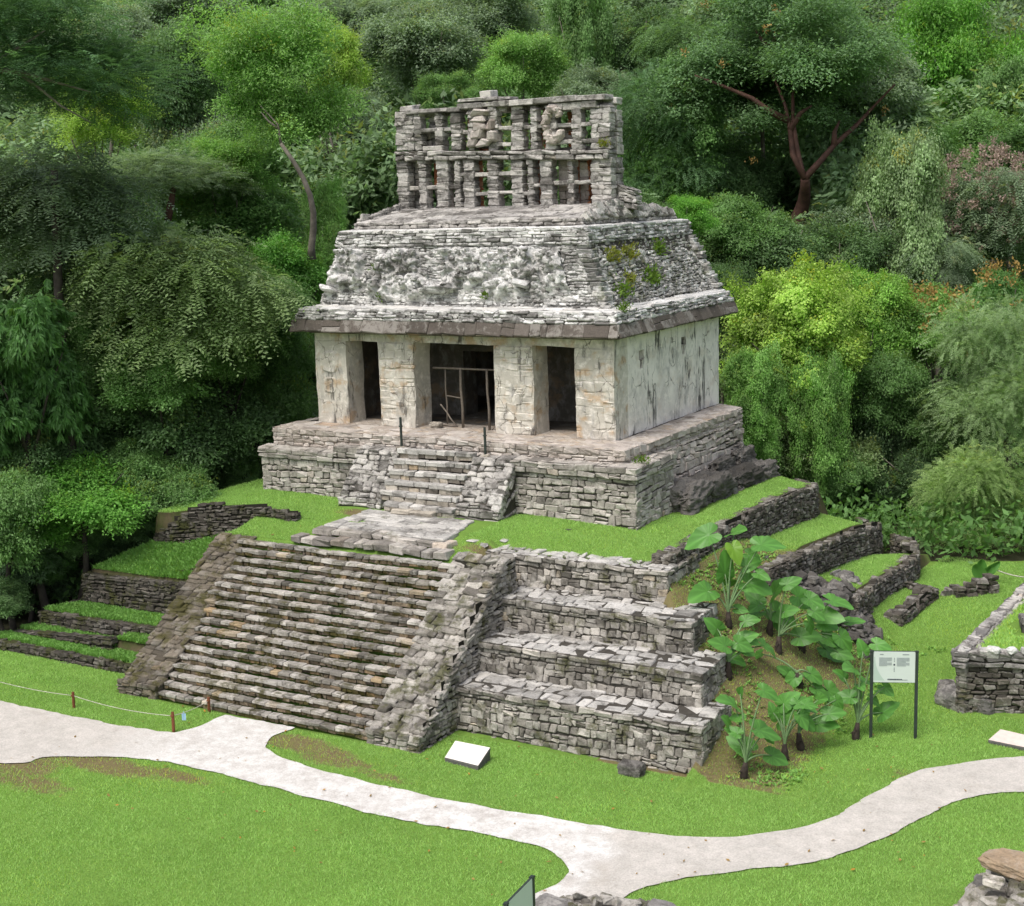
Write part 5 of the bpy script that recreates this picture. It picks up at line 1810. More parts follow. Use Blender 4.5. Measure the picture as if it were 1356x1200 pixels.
def sign(P0, P1, top, ph, name_label, text=True, back=False):
    P0, P1 = np.array(P0, float), np.array(P1, float)
    m = (P0 + P1) / 2
    z0 = min(P0[2], P1[2])
    d = P1 - P0
    d[2] = 0
    Wd = np.linalg.norm(d)
    d /= Wd
    ang = math.atan2(d[1], d[0])
    r = empty('information_sign', (m[0], m[1], z0), name_label, 'sign')
    Rz = np.array(Matrix.Rotation(ang, 3, 'Z'))

    def L(x, y, z):
        return Rz @ np.array([x, y, z]) + np.array([m[0], m[1], z0])

    def bx(g, c, s, mi=0):
        g.box(L(*c), s, Rz, mi)
    for s in (-1, 1):
        g = Geo()
        bx(g, (s * Wd / 2, 0, (top - 0.1) / 2), (0.075, 0.06, top + 0.1))
        bx(g, (s * Wd / 2, 0, top - 0.02), (0.09, 0.075, 0.03))
        g.build('post', M['metal'], r)
    g = Geo()
    bx(g, (0, -0.005, top - ph / 2 - 0.02), (Wd - 0.076, 0.03, ph))
    pn = g.build('panel', M['panel'], r)
    for z in (top - 0.02, top - ph - 0.02):
        g = Geo()
        bx(g, (0, 0, z), (Wd - 0.08, 0.036, 0.02))
        g.build('rail', M['metal'], r)
    if text:
        f = -0.023
        pw = Wd - 0.1
        g = Geo()
        for col, x0 in ((0, -0.37), (1, 0.06)):
            for k in range(9):
                ln = 0.32 * (0.97 if k not in (4, 8) else 0.6 + 0.1 * col)
                bx(g, ((x0 + ln / 2) * pw, f, top - ph * (0.23 + 0.032 * k)), (ln * pw, 0.004, ph * 0.013))
        bx(g, (-0.31 * pw, f, top - ph * 0.12), (0.09 * pw, 0.004, ph * 0.025))
        bx(g, (0.28 * pw, f, top - ph * 0.12), (0.16 * pw, 0.004, ph * 0.025))
        for k in range(3):
            bx(g, (0, f, top - ph * (0.24 + 0.05 * k)), (0.02 * pw, 0.004, ph * 0.03))
        for k in range(3):
            bx(g, (0, f, top - ph * (0.56 + 0.05 * k)), (0.02 * pw, 0.004, ph * 0.03))
        g.build('printed_text', M['ink'], pn)
        g = Geo()
        bx(g, (0, f, top - ph * 0.45), (0.04 * pw, 0.004, ph * 0.055))
        x = -0.16
        while x < 0.16:
            wv = rng.uniform(0.015, 0.035)
            bx(g, ((x + wv / 2) * pw, f, top - ph * 0.93), (wv * pw, 0.004, ph * 0.04))
            x += wv + 0.006
        for k in range(4):
            bx(g, ((0.21 + 0.035 * k) * pw, f, top - ph * 0.945), (0.025 * pw, 0.004, ph * 0.018))
        g.build('printed_caption', M['inkd'], pn)
        # pale green crescent along the left edge
        g = Geo()
        pts = [L(-0.5 * pw, f + 0.002, top - ph * 0.2)]
        n = 14
        arc = [L((-0.5 + 0.03 + 0.24 * (k / n) ** 2.2) * pw, f + 0.002, top - ph * (0.2 + 0.77 * (k / n))) for k in range(n + 1)]
        low = L(-0.5 * pw, f + 0.002, top - ph * 0.97)
        g.poly(pts + arc + [low], [list(range(n + 3))])
        g.build('green_crescent', M['panelg'], pn)
    return r


s0, s1 = hit(1153, 978), hit(1212, 978)
sign(s0, s1, 2.30, 0.80, 'pale information sign on two dark posts standing in the grass beside the elephant ear plants')
q1, q0 = onz(704.5, 1160, GZ + 2.3), onz(677, 1188, GZ + 2.3)
q0 = q1 + unit(q0 - q1) * 1.0
sign(np.array([q0[0], q0[1], GZ]), np.array([q1[0], q1[1], GZ]), 2.3, 0.96, 'pale sign seen nearly edge on beside the path fork in the foreground', text=False)

# rope barrier at the left end of the stair
tops = []
for (px, py, h, lab) in ((98, 938, 0.46, 'rusty brown rope post standing alone, leftmost of the three by the path'), (230, 970, 0.56, 'rust red rope post at the corner of the lawn next to the blue tag'), (277, 943, 0.42, 'short brown rope post against the foot of the wide stair')):
    P = hit(px, py)
    g = Geo()
    g.tube([(0, 0, -0.1), (0.01, 0, h * 0.5), (0, 0.01, h)], [0.045, 0.042, 0.040], 8)
    g.tube([(0, 0, h - 0.12), (0, 0, h - 0.08)], [0.055, 0.055], 8)
    o = local_geo('rope_post', g, M['rust'], P)
    tag(o, lab, 'post', 'rope posts by the path')
    tops.append(P + np.array([0, 0, h - 0.1]))
g = Geo()
start = hit(-60, 905) + np.array([0, 0, 0.5])
for a, b, sag in ((start, tops[0], 0.12), (tops[0], tops[1], 0.10), (tops[1], tops[2], 0.05)):
    pts = [a + (b - a) * t - np.array([0, 0, sag * 4 * t * (1 - t)]) for t in np.linspace(0, 1, 14)]
    g.tube(pts, 0.009, 6)
tag(g.build('rope', M['rope'], None, True), 'thin pale rope strung between the rusty posts at the left of the stair', 'rope')
P = tops[1] * 0.55 + tops[2] * 0.45
P = tops[1] + (tops[2] - tops[1]) * 0.30 + np.array([0, 0, -0.06])
g = Geo()
Rt = np.array(Matrix.Rotation(0.4, 3, 'Z'))
g.box((0, 0, -0.10), (0.11, 0.008, 0.19), Rt)
g.box((0, 0, 0.015), (0.02, 0.01, 0.06), Rt)
local_geo('hanging_tag', g, M['tag'], P)
tag(bpy.data.objects['hanging_tag'], 'small blue and white tag hanging from the rope by the stair foot', 'tag')
# rope at the far end of the right alley
g = Geo()
a, b = hit(1318, 772) + np.array([0, 0, 0.45]), hit(1370, 783) + np.array([0, 0, 0.45])
g.tube([a + (b - a) * t - np.array([0, 0, 0.3 * t * (1 - t)]) for t in np.linspace(0, 1, 10)], 0.02, 6)
tag(g.build('rope', M['rope'], None, True), 'pale rope crossing the far end of the right alley behind the low wall stub', 'rope')

# fallen leaves
n = 260
x, y = rng.uniform(2, 24, n), rng.uniform(-17, -5, n)
k = ~not_built(x, y)
x, y = x[k], y[k]
z = ground_z(x, y) + 0.05
V, T_ = [], []
for a, b, c in zip(x, y, z):
    d = unit(np.array([rng.normal(), rng.normal(), 0.15]))
    s = unit(np.cross(d, np.array([rng.normal(0, 0.3), rng.normal(0, 0.3), 1.0])))
    L = rng.uniform(0.05, 0.13)
    P = np.array([a, b, c])
    V += [P, P + d * L * 0.5 + s * L * 0.25, P + d * L, P + d * L * 0.5 - s * L * 0.25]
    T_ += [[rng.random() * 0.6, rng.random(), 0]] * 4
tag(mesh_obj('fallen_leaves', V, np.arange(len(V)).reshape(-1, 4), M['orange'], tint=np.array(T_)), 'fallen yellow and brown leaves scattered on the lawn and the path', 'leaf litter', kind='stuff')

# ------------------------------------------------------------------ corner of the next building, right edge
nb = empty('stone_platform', (23.5, 0, GZ), 'corner of another low stone platform with grassy top at the right edge', 'platform')
c0_ = onz(1268, 862, -4.45) * np.array([1, 1, 0]) + np.array([0, 0, GZ - 0.2])
fd = unit(onz(1356, 864, -4.45) - onz(1268, 862, -4.45))
sd = unit(onz(1356, 776, -4.45) - onz(1268, 862, -4.45))
up = np.array([0, 0, 1.0])
zt = -4.45
S = Stones()
hh_ = zt - c0_[2] - 0.42
kz = dict(ch=(0.11, 0.2), sw=(0.16, 0.42), prot=(0, 0.04), depth=0.25, jit=0.02)
layq(S, c0_, c0_ + fd * 6, c0_ + fd * 6 + up * hh_, c0_ + up * hh_, **kz)
layq(S, c0_ + sd * 12, c0_, c0_ + up * hh_, c0_ + sd * 12 + up * hh_, **kz)
S.build('front_wall', [M['side'], M['mortard']], nb)
S = Stones()
o_ = c0_ - fd * 0.1 - sd * 0.08 + up * hh_
layq(S, o_, o_ + fd * 6.1, o_ + fd * 6.1 + up * 0.42, o_ + up * 0.42, ch=(0.13, 0.15), sw=(0.25, 0.7), prot=(0, 0.04), depth=0.4, jit=0.02)
layq(S, o_ + sd * 12, o_, o_ + up * 0.42, o_ + sd * 12 + up * 0.42, ch=(0.13, 0.15), sw=(0.25, 0.7), prot=(0, 0.04), depth=0.4, jit=0.02)
S.build('cornice', [M['rock'], M['mortard']], nb)
S = Stones()
oo = o_ + up * 0.44
layq(S, oo + sd * 12, oo, oo + fd * 0.62, oo + sd * 12 + fd * 0.5, ch=(0.3, 0.4), sw=(0.22, 0.5), prot=(-0.03, 0.02), depth=0.2, jit=0.03)
layq(S, oo + fd * 0.6, oo + fd * 6, oo + fd * 6 + sd * 0.3, oo + fd * 0.6 + sd * 0.3, ch=(0.3, 0.4), sw=(0.22, 0.6), prot=(-0.04, 0.01), depth=0.2, jit=0.03)
S.build('coping', [M['comb'], M['mortar']], nb)
g = Geo()
pl = [oo + fd * 0.45 + sd * 0.2, oo + fd * 6 + sd * 0.2, oo + fd * 6 + sd * 11.5, oo + fd * 0.45 + sd * 11.5]
g.poly([p - up * 0.03 for p in pl] + [p - up * 1.2 for p in pl], [[0, 1, 2, 3]])
g.build('turf_bed', M['ground'], nb)
n = 36000
A, B = rng.uniform(0.5, 4.5, n), rng.uniform(0.35, 6.0, n)
Pt = oo[None] + A[:, None] * fd[None] + B[:, None] * sd[None] - up[None] * 0.03
ok = (B < 1.7 + 0.3 * np.sin(A * 3)) | (A < 0.9 + 0.2 * np.sin(B * 4))
Pt = Pt[ok]
m_ = len(Pt)
h_ = rng.uniform(0.04, 0.09, m_)
a_ = rng.uniform(0, 6.28, m_)
b_ = rng.uniform(0, 6.28, m_)
V = np.zeros((m_, 3, 3))
V[:, 0] = Pt + np.stack([np.cos(a_), np.sin(a_), 0 * a_], -1) * 0.013
V[:, 1] = Pt - np.stack([np.cos(a_), np.sin(a_), 0 * a_], -1) * 0.013
V[:, 2] = Pt + np.stack([np.cos(b_) * h_ * 0.8, np.sin(b_) * h_ * 0.8, h_], -1)
t_ = np.repeat(np.stack([np.clip(rng.normal(0.45, 0.17, m_), 0, 1), rng.random(m_) ** 2, rng.random(m_)], -1), 3, axis=0)
o = mesh_obj('turf', V.reshape(-1, 3), np.arange(m_ * 3).reshape(-1, 3), M['grass'], nb, tint=t_)
o['kind'] = 'stuff'
S = Stones()
iw = oo + fd * 1.25 + sd * 1.9
layq(S, iw - up * 0.05, iw + fd * 5, iw + fd * 5 + up * 0.38, iw + up * 0.38, ch=(0.36, 0.38), sw=(0.9, 1.6), prot=(0, 0.04), depth=0.6, jit=0.03)
S.build('inner_step', [M['rock'], M['mortard']], nb)
for i, (a, b, s) in enumerate([(1.6, 3.0, 0.9), (2.4, 2.9, 1.1), (1.9, 4.1, 0.8), (1.35, 3.6, 0.5), (2.6, 4.4, 1.2), (1.2, 5.2, 0.7), (1.7, 5.9, 0.9)]):
    rock_mesh('rubble_stone', iw - fd * 1.25 - sd * 1.9 + fd * a + sd * b + up * (0.25 + 0.1 * (i % 3)), (s, s * 0.9, 0.55), None, 'rock', 20 + i, nb, i * 1.1, 0.3)
for i, (a, s) in enumerate(((1.0, 0.34), (1.45, 0.26), (1.75, 0.2))):
    rock_mesh('pale_stone', oo + fd * a + sd * 0.05 + up * 0.04, (s, s * 0.8, 0.16), None, 'ledge', 40 + i, nb, i, 0.15)
for i, (px, py, s, lab) in enumerate([(1264, 936, (1.0, 0.75, 0.75), 'largest dark flat-faced rock leaning at the foot of the right platform corner'), (1300, 942, (0.65, 0.6, 0.6), 'smaller dark rock right of the largest one at the right platform foot'), (1252, 920, (0.5, 0.5, 0.5), 'little dark rock behind the largest one at the right platform corner')]):
    rock_mesh('rock', hit(px, py) + np.array([0, 0.1, 0.1]), s, lab, 'rock', 50 + i, None, -0.4 + i * 0.3, 0.14)

# ------------------------------------------------------------------ foreground rubble walls at the bottom edge
S = Stones()
line = [onz(726, 1201, -5.75), onz(752, 1188, -5.72), onz(800, 1190, -5.74), onz(842, 1194, -5.8), onz(880, 1199, -5.95)]
pts = smooth_line(line, 8)
dn = unit(np.array([CAM[0] - line[2][0], CAM[1] - line[2][1], 0]))
for p in pts:
    for r_ in range(3):
        for l_ in range(4):
            q = p + dn * r_ * 0.28 + rng.normal(0, 0.04, 3) - np.array([0, 0, 0.16 * l_ + 0.10 + 0.05 * r_])
            R = np.array(Matrix.Rotation(rng.uniform(0, 6.28), 3, 'Z') @ Matrix.Rotation(rng.normal(0, 0.25), 3, 'X'))
            S.add(q, R, (rng.uniform(0.18, 0.42), rng.uniform(0.16, 0.3), rng.uniform(0.10, 0.2)), 0.03)
tag(S.build('rubble_wall', [M['grey'], M['mortard']], None, bev=0.035), 'top of a low grey rubble wall at the bottom edge beside the path fork', 'wall')
rock_mesh('rock', pts[2] + np.array([0, 0, -0.15]), (0.8, 0.6, 0.5), 'smooth grey boulder at the left end of the bottom rubble wall', 'rock', 61, rough=0.15)
Q = onz(876, 1196, -5.8)
rock_mesh('rock', Q + np.array([0, 0, -0.05]), (0.55, 0.3, 0.12), 'flat dark slab at the right end of the bottom rubble wall', 'rock', 62, rough=0.12)
S = Stones()
for _ in range(330):
    px, py = rng.uniform(1268, 1400), rng.uniform(1150, 1235)
    if (px - 1268) * 0.85 + (py - 1200) < rng.uniform(-5, 12):
        continue
    zz = -5.75 + 0.7 * min(1, max(0, (px - 1265) / 90)) - rng.random() * 0.3
    R = np.array(Matrix.Rotation(rng.uniform(0, 6.28), 3, 'Z') @ Matrix.Rotation(rng.normal(0, 0.4), 3, 'X'))
    s = rng.uniform(0.10, 0.34)
    S.add(onz(px, py, zz), R, (s * 1.4, s, s * 0.7), s * 0.12)
S.add(onz(1315, 1167, -5.0), np.eye(3), (0.34, 0.3, 0.12), 0.03, (0.98, 0.95, 0.2))
tag(S.build('rubble_wall', [M['grey'], M['mortard']], None, bev=0.04), 'grey rubble wall corner at the bottom right edge under the tan slab', 'wall')
g = Geo()
b0 = [onz(1262, 1215, -6.1), onz(1330, 1165, -5.6), onz(1420, 1160, -5.6), onz(1420, 1260, -6.1)]
rock_mesh('rubble_core', onz(1345, 1195, -5.75), (1.6, 1.2, 0.8), None, 'rock', 63, None, 0.4, 0.2)
tag(bpy.data.objects['rubble_core'] if 'rubble_core' in bpy.data.objects and bpy.data.objects['rubble_core'].parent is None else bpy.data.objects[[o.name for o in bpy.data.objects if o.name.startswith('rubble_core') and o.parent is None][0]], 'dark grey boulder inside the rubble wall at the bottom right edge', 'rock')
bpy.data.objects[[o.name for o in bpy.data.objects if o.name.startswith('rubble_core') and o.parent is None][0]].name = 'boulder'
rock_mesh('rock', onz(1345, 1146, -4.9), (1.25, 0.75, 0.30), 'flat tan slab lying on top of the bottom right rubble wall', 'tanrock', 64, None, -0.35, 0.14)


# ================================================================== elephant ear plants
def ear_leaf(c, tipdir, up_, L, seed):
    """heart-shaped blade; c = where the stalk meets it"""
    t = unit(tipdir)
    s = unit(np.cross(up_, t))
    n = np.cross(t, s)
    rs = random.Random(seed)
    nA, rings = 36, 5
    V, F, ti = [], [], []
    droop = rs.uniform(0.10, 0.28)
    fold = rs.uniform(0.10, 0.30)
    V.append(c)
    ti.append(0.35)
    for k in range(1, rings + 1):
        q = k / rings
        for j in range(nA):
            th = 2 * math.pi * j / nA
            a = abs(((th + math.pi) % (2 * math.pi)) - math.pi)
            r = np.interp(a, [0, 0.25, 0.6, 1.1, 1.6, 2.2, 2.65, 2.95, math.pi], [0.88, 0.72, 0.53, 0.42, 0.40, 0.43, 0.44, 0.30, 0.05])
            r = r * (1 + 0.025 * math.sin(11 * th + seed))
            x, y = r * q * math.cos(th), r * q * math.sin(th)
            z = fold * abs(y) - droop * (x * x + 0.6 * y * y) * 1.2 + 0.016 * math.cos(a * 13) * q + 0.03 * math.sin(5 * th + seed) * q * q
            V.append(c + L * (t * x + s * y + n * z))
            ti.append(0.30 + 0.30 * (math.cos(a * 13) > 0.7) + (0.25 if abs(y) < 0.035 else 0) + 0.1 * rs.random())
    for j in range(nA):
        F.append([0, 1 + j, 1 + (j + 1) % nA])
    for k in range(rings - 1):
        for j in range(nA):
            a, b = 1 + k * nA + j, 1 + k * nA + (j + 1) % nA
            F.append([a, a + nA, b + nA, b])
    return V, F, ti


EARS = [((965, 831), [(110, 100, 135), (240, 80, 105), (235, 158, 90), (365, 135, 125), (195, 245, 125), (110, 340, 135), (310, 305, 125), (345, 262, 70), (255, 412, 55)], 'tallest elephant ear plant, highest on the dirt slope beside the top terrace'),
        ((965, 899), [(155, 490, 90), (185, 565, 95), (290, 460, 75), (290, 545, 75), (370, 575, 100), (230, 625, 85)], 'elephant ear plant on the slope beside the second terrace, nearest the walls'),
        ((1019, 840), [(415, 330, 110), (425, 430, 120), (335, 430, 80)], 'elephant ear plant in the upper middle of the group with three broad leaves'),
        ((1031, 865), [(520, 365, 120), (530, 530, 110), (560, 480, 90), (470, 300, 80)], 'elephant ear plant in the centre of the group, right of the three-leaved one'),
        ((1059, 911), [(570, 695, 80), (645, 770, 110), (340, 710, 50)], 'low elephant ear plant with a small nodding leaf, middle of the dirt slope'),
        ((1062, 862), [(670, 380, 115), (630, 440, 110), (640, 590, 120), (690, 600, 80), (645, 540, 90)], 'elephant ear plant at the top right of the group, in front of the rubble slump'),
        ((985, 1031), [(210, 905, 95), (355, 935, 135), (275, 1000, 115), (405, 1045, 100), (230, 820, 130), (370, 765, 90), (260, 770, 60)], 'nearest elephant ear plant, at the foot of the slope by the lowest wall corner'),
        ((1039, 1007), [(455, 810, 100), (440, 870, 120), (535, 835, 80), (535, 890, 90), (400, 850, 60)], 'elephant ear plant at the foot of the slope, second from the lowest wall corner'),
        ((1060, 993), [(605, 905, 110), (650, 860, 90), (600, 800, 70)], 'small elephant ear plant at the foot of the slope, between two bigger ones'),
        ((1133, 979), [(785, 585, 70), (855, 565, 80), (740, 665, 110), (720, 790, 90), (775, 740, 60), (830, 800, 60), (880, 850, 100), (870, 760, 60), (700, 700, 70)], 'elephant ear plant rightmost in the group, growing beside the sign post')]
for pi, ((bx_, by_), lv, lab) in enumerate(EARS):
    B = hit(bx_, by_)
    r = empty('elephant_ear_plant', B, lab, 'plant', 'elephant ear plants on the dirt slope')
    dep = np.dot(B - CAM, CF)
    cx_, cy_ = np.mean([q_[0] for q_ in lv]), np.mean([q_[1] for q_ in lv])
    lv = lv + [(cx_ + rng.uniform(-90, 90), cy_ + rng.uniform(-50, 70), rng.uniform(55, 90)) for _ in range(3)]
    g = Geo()
    top = B + np.array([rng.normal(0, 0.05), rng.normal(0, 0.05), 0.42])
    g.tube([B - (0, 0, 0.15), B + (0, 0, 0.1), B * 0.5 + top * 0.5, top], [0.09, 0.10, 0.085, 0.05], 8)
    for k in range(7):
        a = k * 0.9
        g.tube([B + (0, 0, 0.08 + 0.04 * k), B + (0.14 * math.cos(a), 0.14 * math.sin(a), 0.02 + 0.03 * k)], [0.03, 0.008], 5)
    g.build('stem', M['stem'], r, True)
    for li, (lx, ly, ll) in enumerate(lv):
        px, py = 900 + lx / 3.243, 680 + ly / 3.243
        d2 = dep + rng.uniform(-0.35, 0.35)
        c = at(px, py, d2)
        c[2] = max(c[2], gz(c[0], c[1]) + 0.15)
        L = ll / 3.243 / FPX * d2 * 1.0
        out = c - top
        out[2] = 0
        oi = unit(CR * np.dot(out, CR) + 1e-3 + CU * 0.3 * np.dot(c - top, CU))
        tip = unit(oi * 0.8 + rng.normal(0, 0.3, 3) - np.array([0, 0, rng.uniform(0.1, 0.8)])) - CF * 0.3
        upv = np.array([0, 0, 0.75]) - CF * rng.uniform(0.6, 1.1) + rng.normal(0, 0.22, 3)
        base = c - unit(tip) * L * 0.12
        V, F, ti = ear_leaf(base, tip, upv, L, pi * 20 + li)
        nb_ = len(V)
        tg = np.stack([np.clip(np.array(ti) + rng.normal(0, 0.1), 0, 1), np.full(nb_, 0.95 if (pi, li) == (0, 2) else rng.random() * 0.5), np.zeros(nb_)], -1)
        # stalk
        gg = Geo()
        mid = top * 0.5 + base * 0.5 + np.array([0, 0, 0.18]) - unit(out) * 0.08
        pts_ = [top * (1 - t) ** 2 + mid * 2 * t * (1 - t) + base * t * t for t in np.linspace(0, 1, 8)]
        gg.tube([B * 0.3 + top * 0.7] + pts_, [0.034] + list(np.linspace(0.030, 0.014, 8)), 6)
        Vs = [np.array(v) for v in gg.V]
        off = nb_
        FF = F + [[i + off for i in f] for f in gg.F]
        mi = [0] * len(F) + [1] * len(gg.F)
        tt = np.concatenate([tg, np.full((len(Vs), 3), 0.4)])
        mesh_obj('leaf', list(V) + Vs, FF, [M['ear'], M['stalk']], r, mi, True, tt)

# weeds on the dirt slope
def weeds():
    n = 5200
    x = rng.uniform(15.6, 21.2, n)
    y = rng.uniform(-9.0, 1.8, n)
    k = (dryness(x, y) > 0.3) & (fbm_np(x * 0.9, y * 0.9) > -0.05) & ~not_built(x, y)
    x, y = x[k], y[k]
    z = ground_z(x, y)
    m = len(x)
    V, T = [], []
    for j in range(4):
        a = rng.uniform(0, 6.28, m)
        L = rng.uniform(0.05, 0.15, m)
        e = rng.uniform(0.15, 0.8, m)
        b = np.stack([x, y, z], -1)
        d = np.stack([np.cos(a) * np.cos(e), np.sin(a) * np.cos(e), np.sin(e)], -1)
        s = np.stack([-np.sin(a), np.cos(a), 0 * a], -1)
        V.append(np.stack([b, b + d * (L * 0.5)[:, None] + s * (L * 0.22)[:, None], b + d * L[:, None], b + d * (L * 0.5)[:, None] - s * (L * 0.22)[:, None]], 1))
        T.append(np.repeat(np.stack([rng.random(m) * 0.8, rng.random(m) * 0.8, rng.random(m)], -1)[:, None], 4, axis=1))
    V = np.concatenate(V).reshape(-1, 3)
    o = mesh_obj('slope_weeds', V, np.arange(len(V)).reshape(-1, 4), M['cover'], tint=np.concatenate(T).reshape(-1, 3))
    tag(o, 'sparse small weeds scattered over the brown dirt slope', 'weeds', kind='stuff')


def fbm_np(x, y):
    return lump(x, y) * 0.5 + lump(x * 2.1 + 5, y * 2.3) * 0.3 + lump(x * 4.7, y * 4.3 + 2) * 0.2


weeds()


# ================================================================== forest
def leaf_quads(b, d, s, l, w):
    """arrays (m,3),(m,3),(m,3),(m,),(m,) -> (m,4,3)"""
    return np.stack([b, b + d * (l * 0.45)[:, None] + s * (w * 0.5)[:, None], b + d * l[:, None], b + d * (l * 0.45)[:, None] - s * (w * 0.5)[:, None]], 1)


def nrm(a):
    return a / (np.linalg.norm(a, axis=-1, keepdims=True) + 1e-9)


def crown_arrays(seed, lobes, n, style):
    """leaf sprays gathered in flattened clumps at the ends of the boughs"""
    g = np.random.default_rng(seed)
    C = np.array([l[0] for l in lobes], float)
    R = np.array([l[1] for l in lobes], float)
    wgt = R.mean(1) ** 2
    nc = int(style.get('ncl', 420) * 0.52)
    k = g.choice(len(lobes), nc, p=wgt / wgt.sum())
    d = nrm(g.normal(0, 1, (nc, 3)) + np.array([0, 0, style.get('zb', 0.35)]))
    Pc = C[k] + d * R[k] * g.uniform(0.55, 1.12, nc)[:, None]
    keep = np.ones(nc, bool)
    for c, r in zip(C, R):
        keep &= (np.linalg.norm((Pc - c) / r, axis=1) > 0.50)
    Pc, d, k = Pc[keep], d[keep], k[keep]
    rc = g.uniform(0.45, 1.15, len(Pc)) * style.get('cl', 1.0)
    pw = rc ** 2
    ci = g.choice(len(Pc), n, p=pw / pw.sum())
    o = nrm(g.normal(0, 1, (n, 3)) + np.array([0, 0, 0.55])) * (0.45 + 0.65 * g.random(n) ** 0.6)[:, None]
    fl = style.get('flat', 0.45) * 1.15
    P = Pc[ci] + o * rc[ci][:, None] * np.array([1, 1, fl])
    stray = g.random(n) < 0.14
    P = P + np.where(stray[:, None], nrm(d[ci] + g.normal(0, 0.5, (n, 3))) * g.uniform(0.15, 0.75, n)[:, None], 0.0)
    P = P * (1 + 0.10 * np.sin(P[:, :1] * 1.7 + 2 * np.sin(P[:, 2:3] * 1.3)) * np.cos(P[:, 1:2] * 1.9))
    P[:, 2] -= style.get('dp', 0.35) * rc[ci] * (o[:, 0] ** 2 + o[:, 1] ** 2)
    m = n
    out = nrm(d[ci] * np.array([0.6, 0.6, 0.3]) + o * np.array([0.8, 0.8, 0.3]) + g.normal(0, 0.25, (m, 3)) + np.array([0, 0, -style.get('droop', 0.3)]))
    L = g.uniform(*style['spray'], m)
    tone_c = g.normal(0, 0.13, len(Pc))
    tone = np.clip(0.42 + tone_c[ci] + g.normal(0, 0.09, m), 0, 1)
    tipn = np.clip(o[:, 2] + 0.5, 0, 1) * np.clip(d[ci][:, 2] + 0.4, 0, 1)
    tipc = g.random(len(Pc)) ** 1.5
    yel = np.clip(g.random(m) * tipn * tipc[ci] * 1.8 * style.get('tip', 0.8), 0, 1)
    side = nrm(np.cross(out, np.array([0, 0, 1.0]) + g.normal(0, 0.3, (m, 3))))
    upv = nrm(np.cross(side, out))
    V, T = [], []
    d = nrm(d[ci] + 0.5 * o)
    kk = style['k']
    for i in range(kk):
        t = (i + 0.5) / kk
        if style['type'] == 'pinnate':
            sg = 1 if i % 2 else -1
            base = P + out * (L * t)[:, None] - np.array([0, 0, 1.0]) * (L * t * t * style.get('sag', 0.35))[:, None]
            dd = nrm(side * sg * 0.9 + out * 0.5 + g.normal(0, 0.12, (m, 3)) - upv * 0.2)
            ss = nrm(np.cross(dd, upv))
        elif style['type'] == 'whorl':
            a = 2 * math.pi * i / kk + g.uniform(0, 1, m)
            base = P + g.normal(0, 0.04, (m, 3))
            dd = nrm(side * np.cos(a)[:, None] + upv * np.sin(a)[:, None] * 0.6 + out * 0.55 + np.array([0, 0, -style.get('hang', 0.5)]))
            ss = nrm(np.cross(dd, out + g.normal(0, 0.3, (m, 3))))
        else:
            base = P + g.normal(0, 1, (m, 3)) * (L * 0.45)[:, None]
            dd = nrm(out + g.normal(0, 0.6, (m, 3)) + np.array([0, 0, -style.get('hang', 0.3)]))
            ss = nrm(np.cross(dd, nrm(d + np.array([0, 0, 0.6]) + g.normal(0, 0.45, (m, 3)))))
        l = style['leaf'] * g.uniform(0.7, 1.3, m)
        V.append(leaf_quads(base, dd, ss, l, l * style['asp']))
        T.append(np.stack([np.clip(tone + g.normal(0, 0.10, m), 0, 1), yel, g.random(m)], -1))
    V = np.concatenate(V)
    T = np.repeat(np.concatenate(T)[:, None], 4, axis=1)
    return V.reshape(-1, 3).astype(np.float32), T.reshape(-1, 3).astype(np.float32)


def lobes_round(seed, n, R=4.0, flat=0.85, sub=(0.20, 0.46)):
    g = np.random.default_rng(seed)
    out = []
    for i in range(n):
        d = nrm(g.normal(0, 1, (1, 3)) + np.array([0, 0, 0.15]))[0]
        r = R * g.uniform(*sub)
        p = d * (R - r) * g.uniform(0.45, 1.25) * np.array([1, 1, flat])
        out.append((p, np.array([r, r, r * g.uniform(0.6, 0.85)])))
    return out


def lobes_layers(seed, n, R=4.0):
    g = np.random.default_rng(seed)
    out = []
    for i in range(n):
        a = g.uniform(0, 6.28)
        h = g.uniform(-0.75, 0.9)
        rr = R * (1 - 0.35 * abs(h)) * g.uniform(0.35, 0.8)
        r = R * g.uniform(0.28, 0.46)
        out.append((np.array([rr * math.cos(a), rr * math.sin(a), h * R * 0.85]), np.array([r, r, r * 0.55])))
    return out


def lobes_columns(seed, n, R=4.0):
    g = np.random.default_rng(seed)
    out = []
    for i in range(n):
        a = g.uniform(0, 6.28)
        q = R * math.sqrt(g.random()) * 0.75
        top = R * (1.0 - 0.5 * (q / R)) * g.uniform(0.7, 1.15)
        r = R * g.uniform(0.16, 0.3)
        z = top
        while z > -R * g.uniform(0.5, 1.0):
            k = g.uniform(0.75, 1.15)
            out.append((np.array([q * math.cos(a) + g.normal(0, 0.2), q * math.sin(a) + g.normal(0, 0.2), z]), np.array([r * k, r * k, r * 1.15])))
            z -= r * 1.3
    return out


def lobes_umbrella(seed, n, R=4.0):
    g = np.random.default_rng(seed)
    out = []
    for i in range(n):
        a = g.uniform(0, 6.28)
        q = R * math.sqrt(g.random()) * 0.92
        r = R * g.uniform(0.17, 0.30)
        z = R * (0.45 - 0.75 * (q / R) ** 2) + g.normal(0, 0.22) * R * 0.5
        out.append((np.array([q * math.cos(a), q * math.sin(a), z]), np.array([r, r, r * 0.6])))
    return out


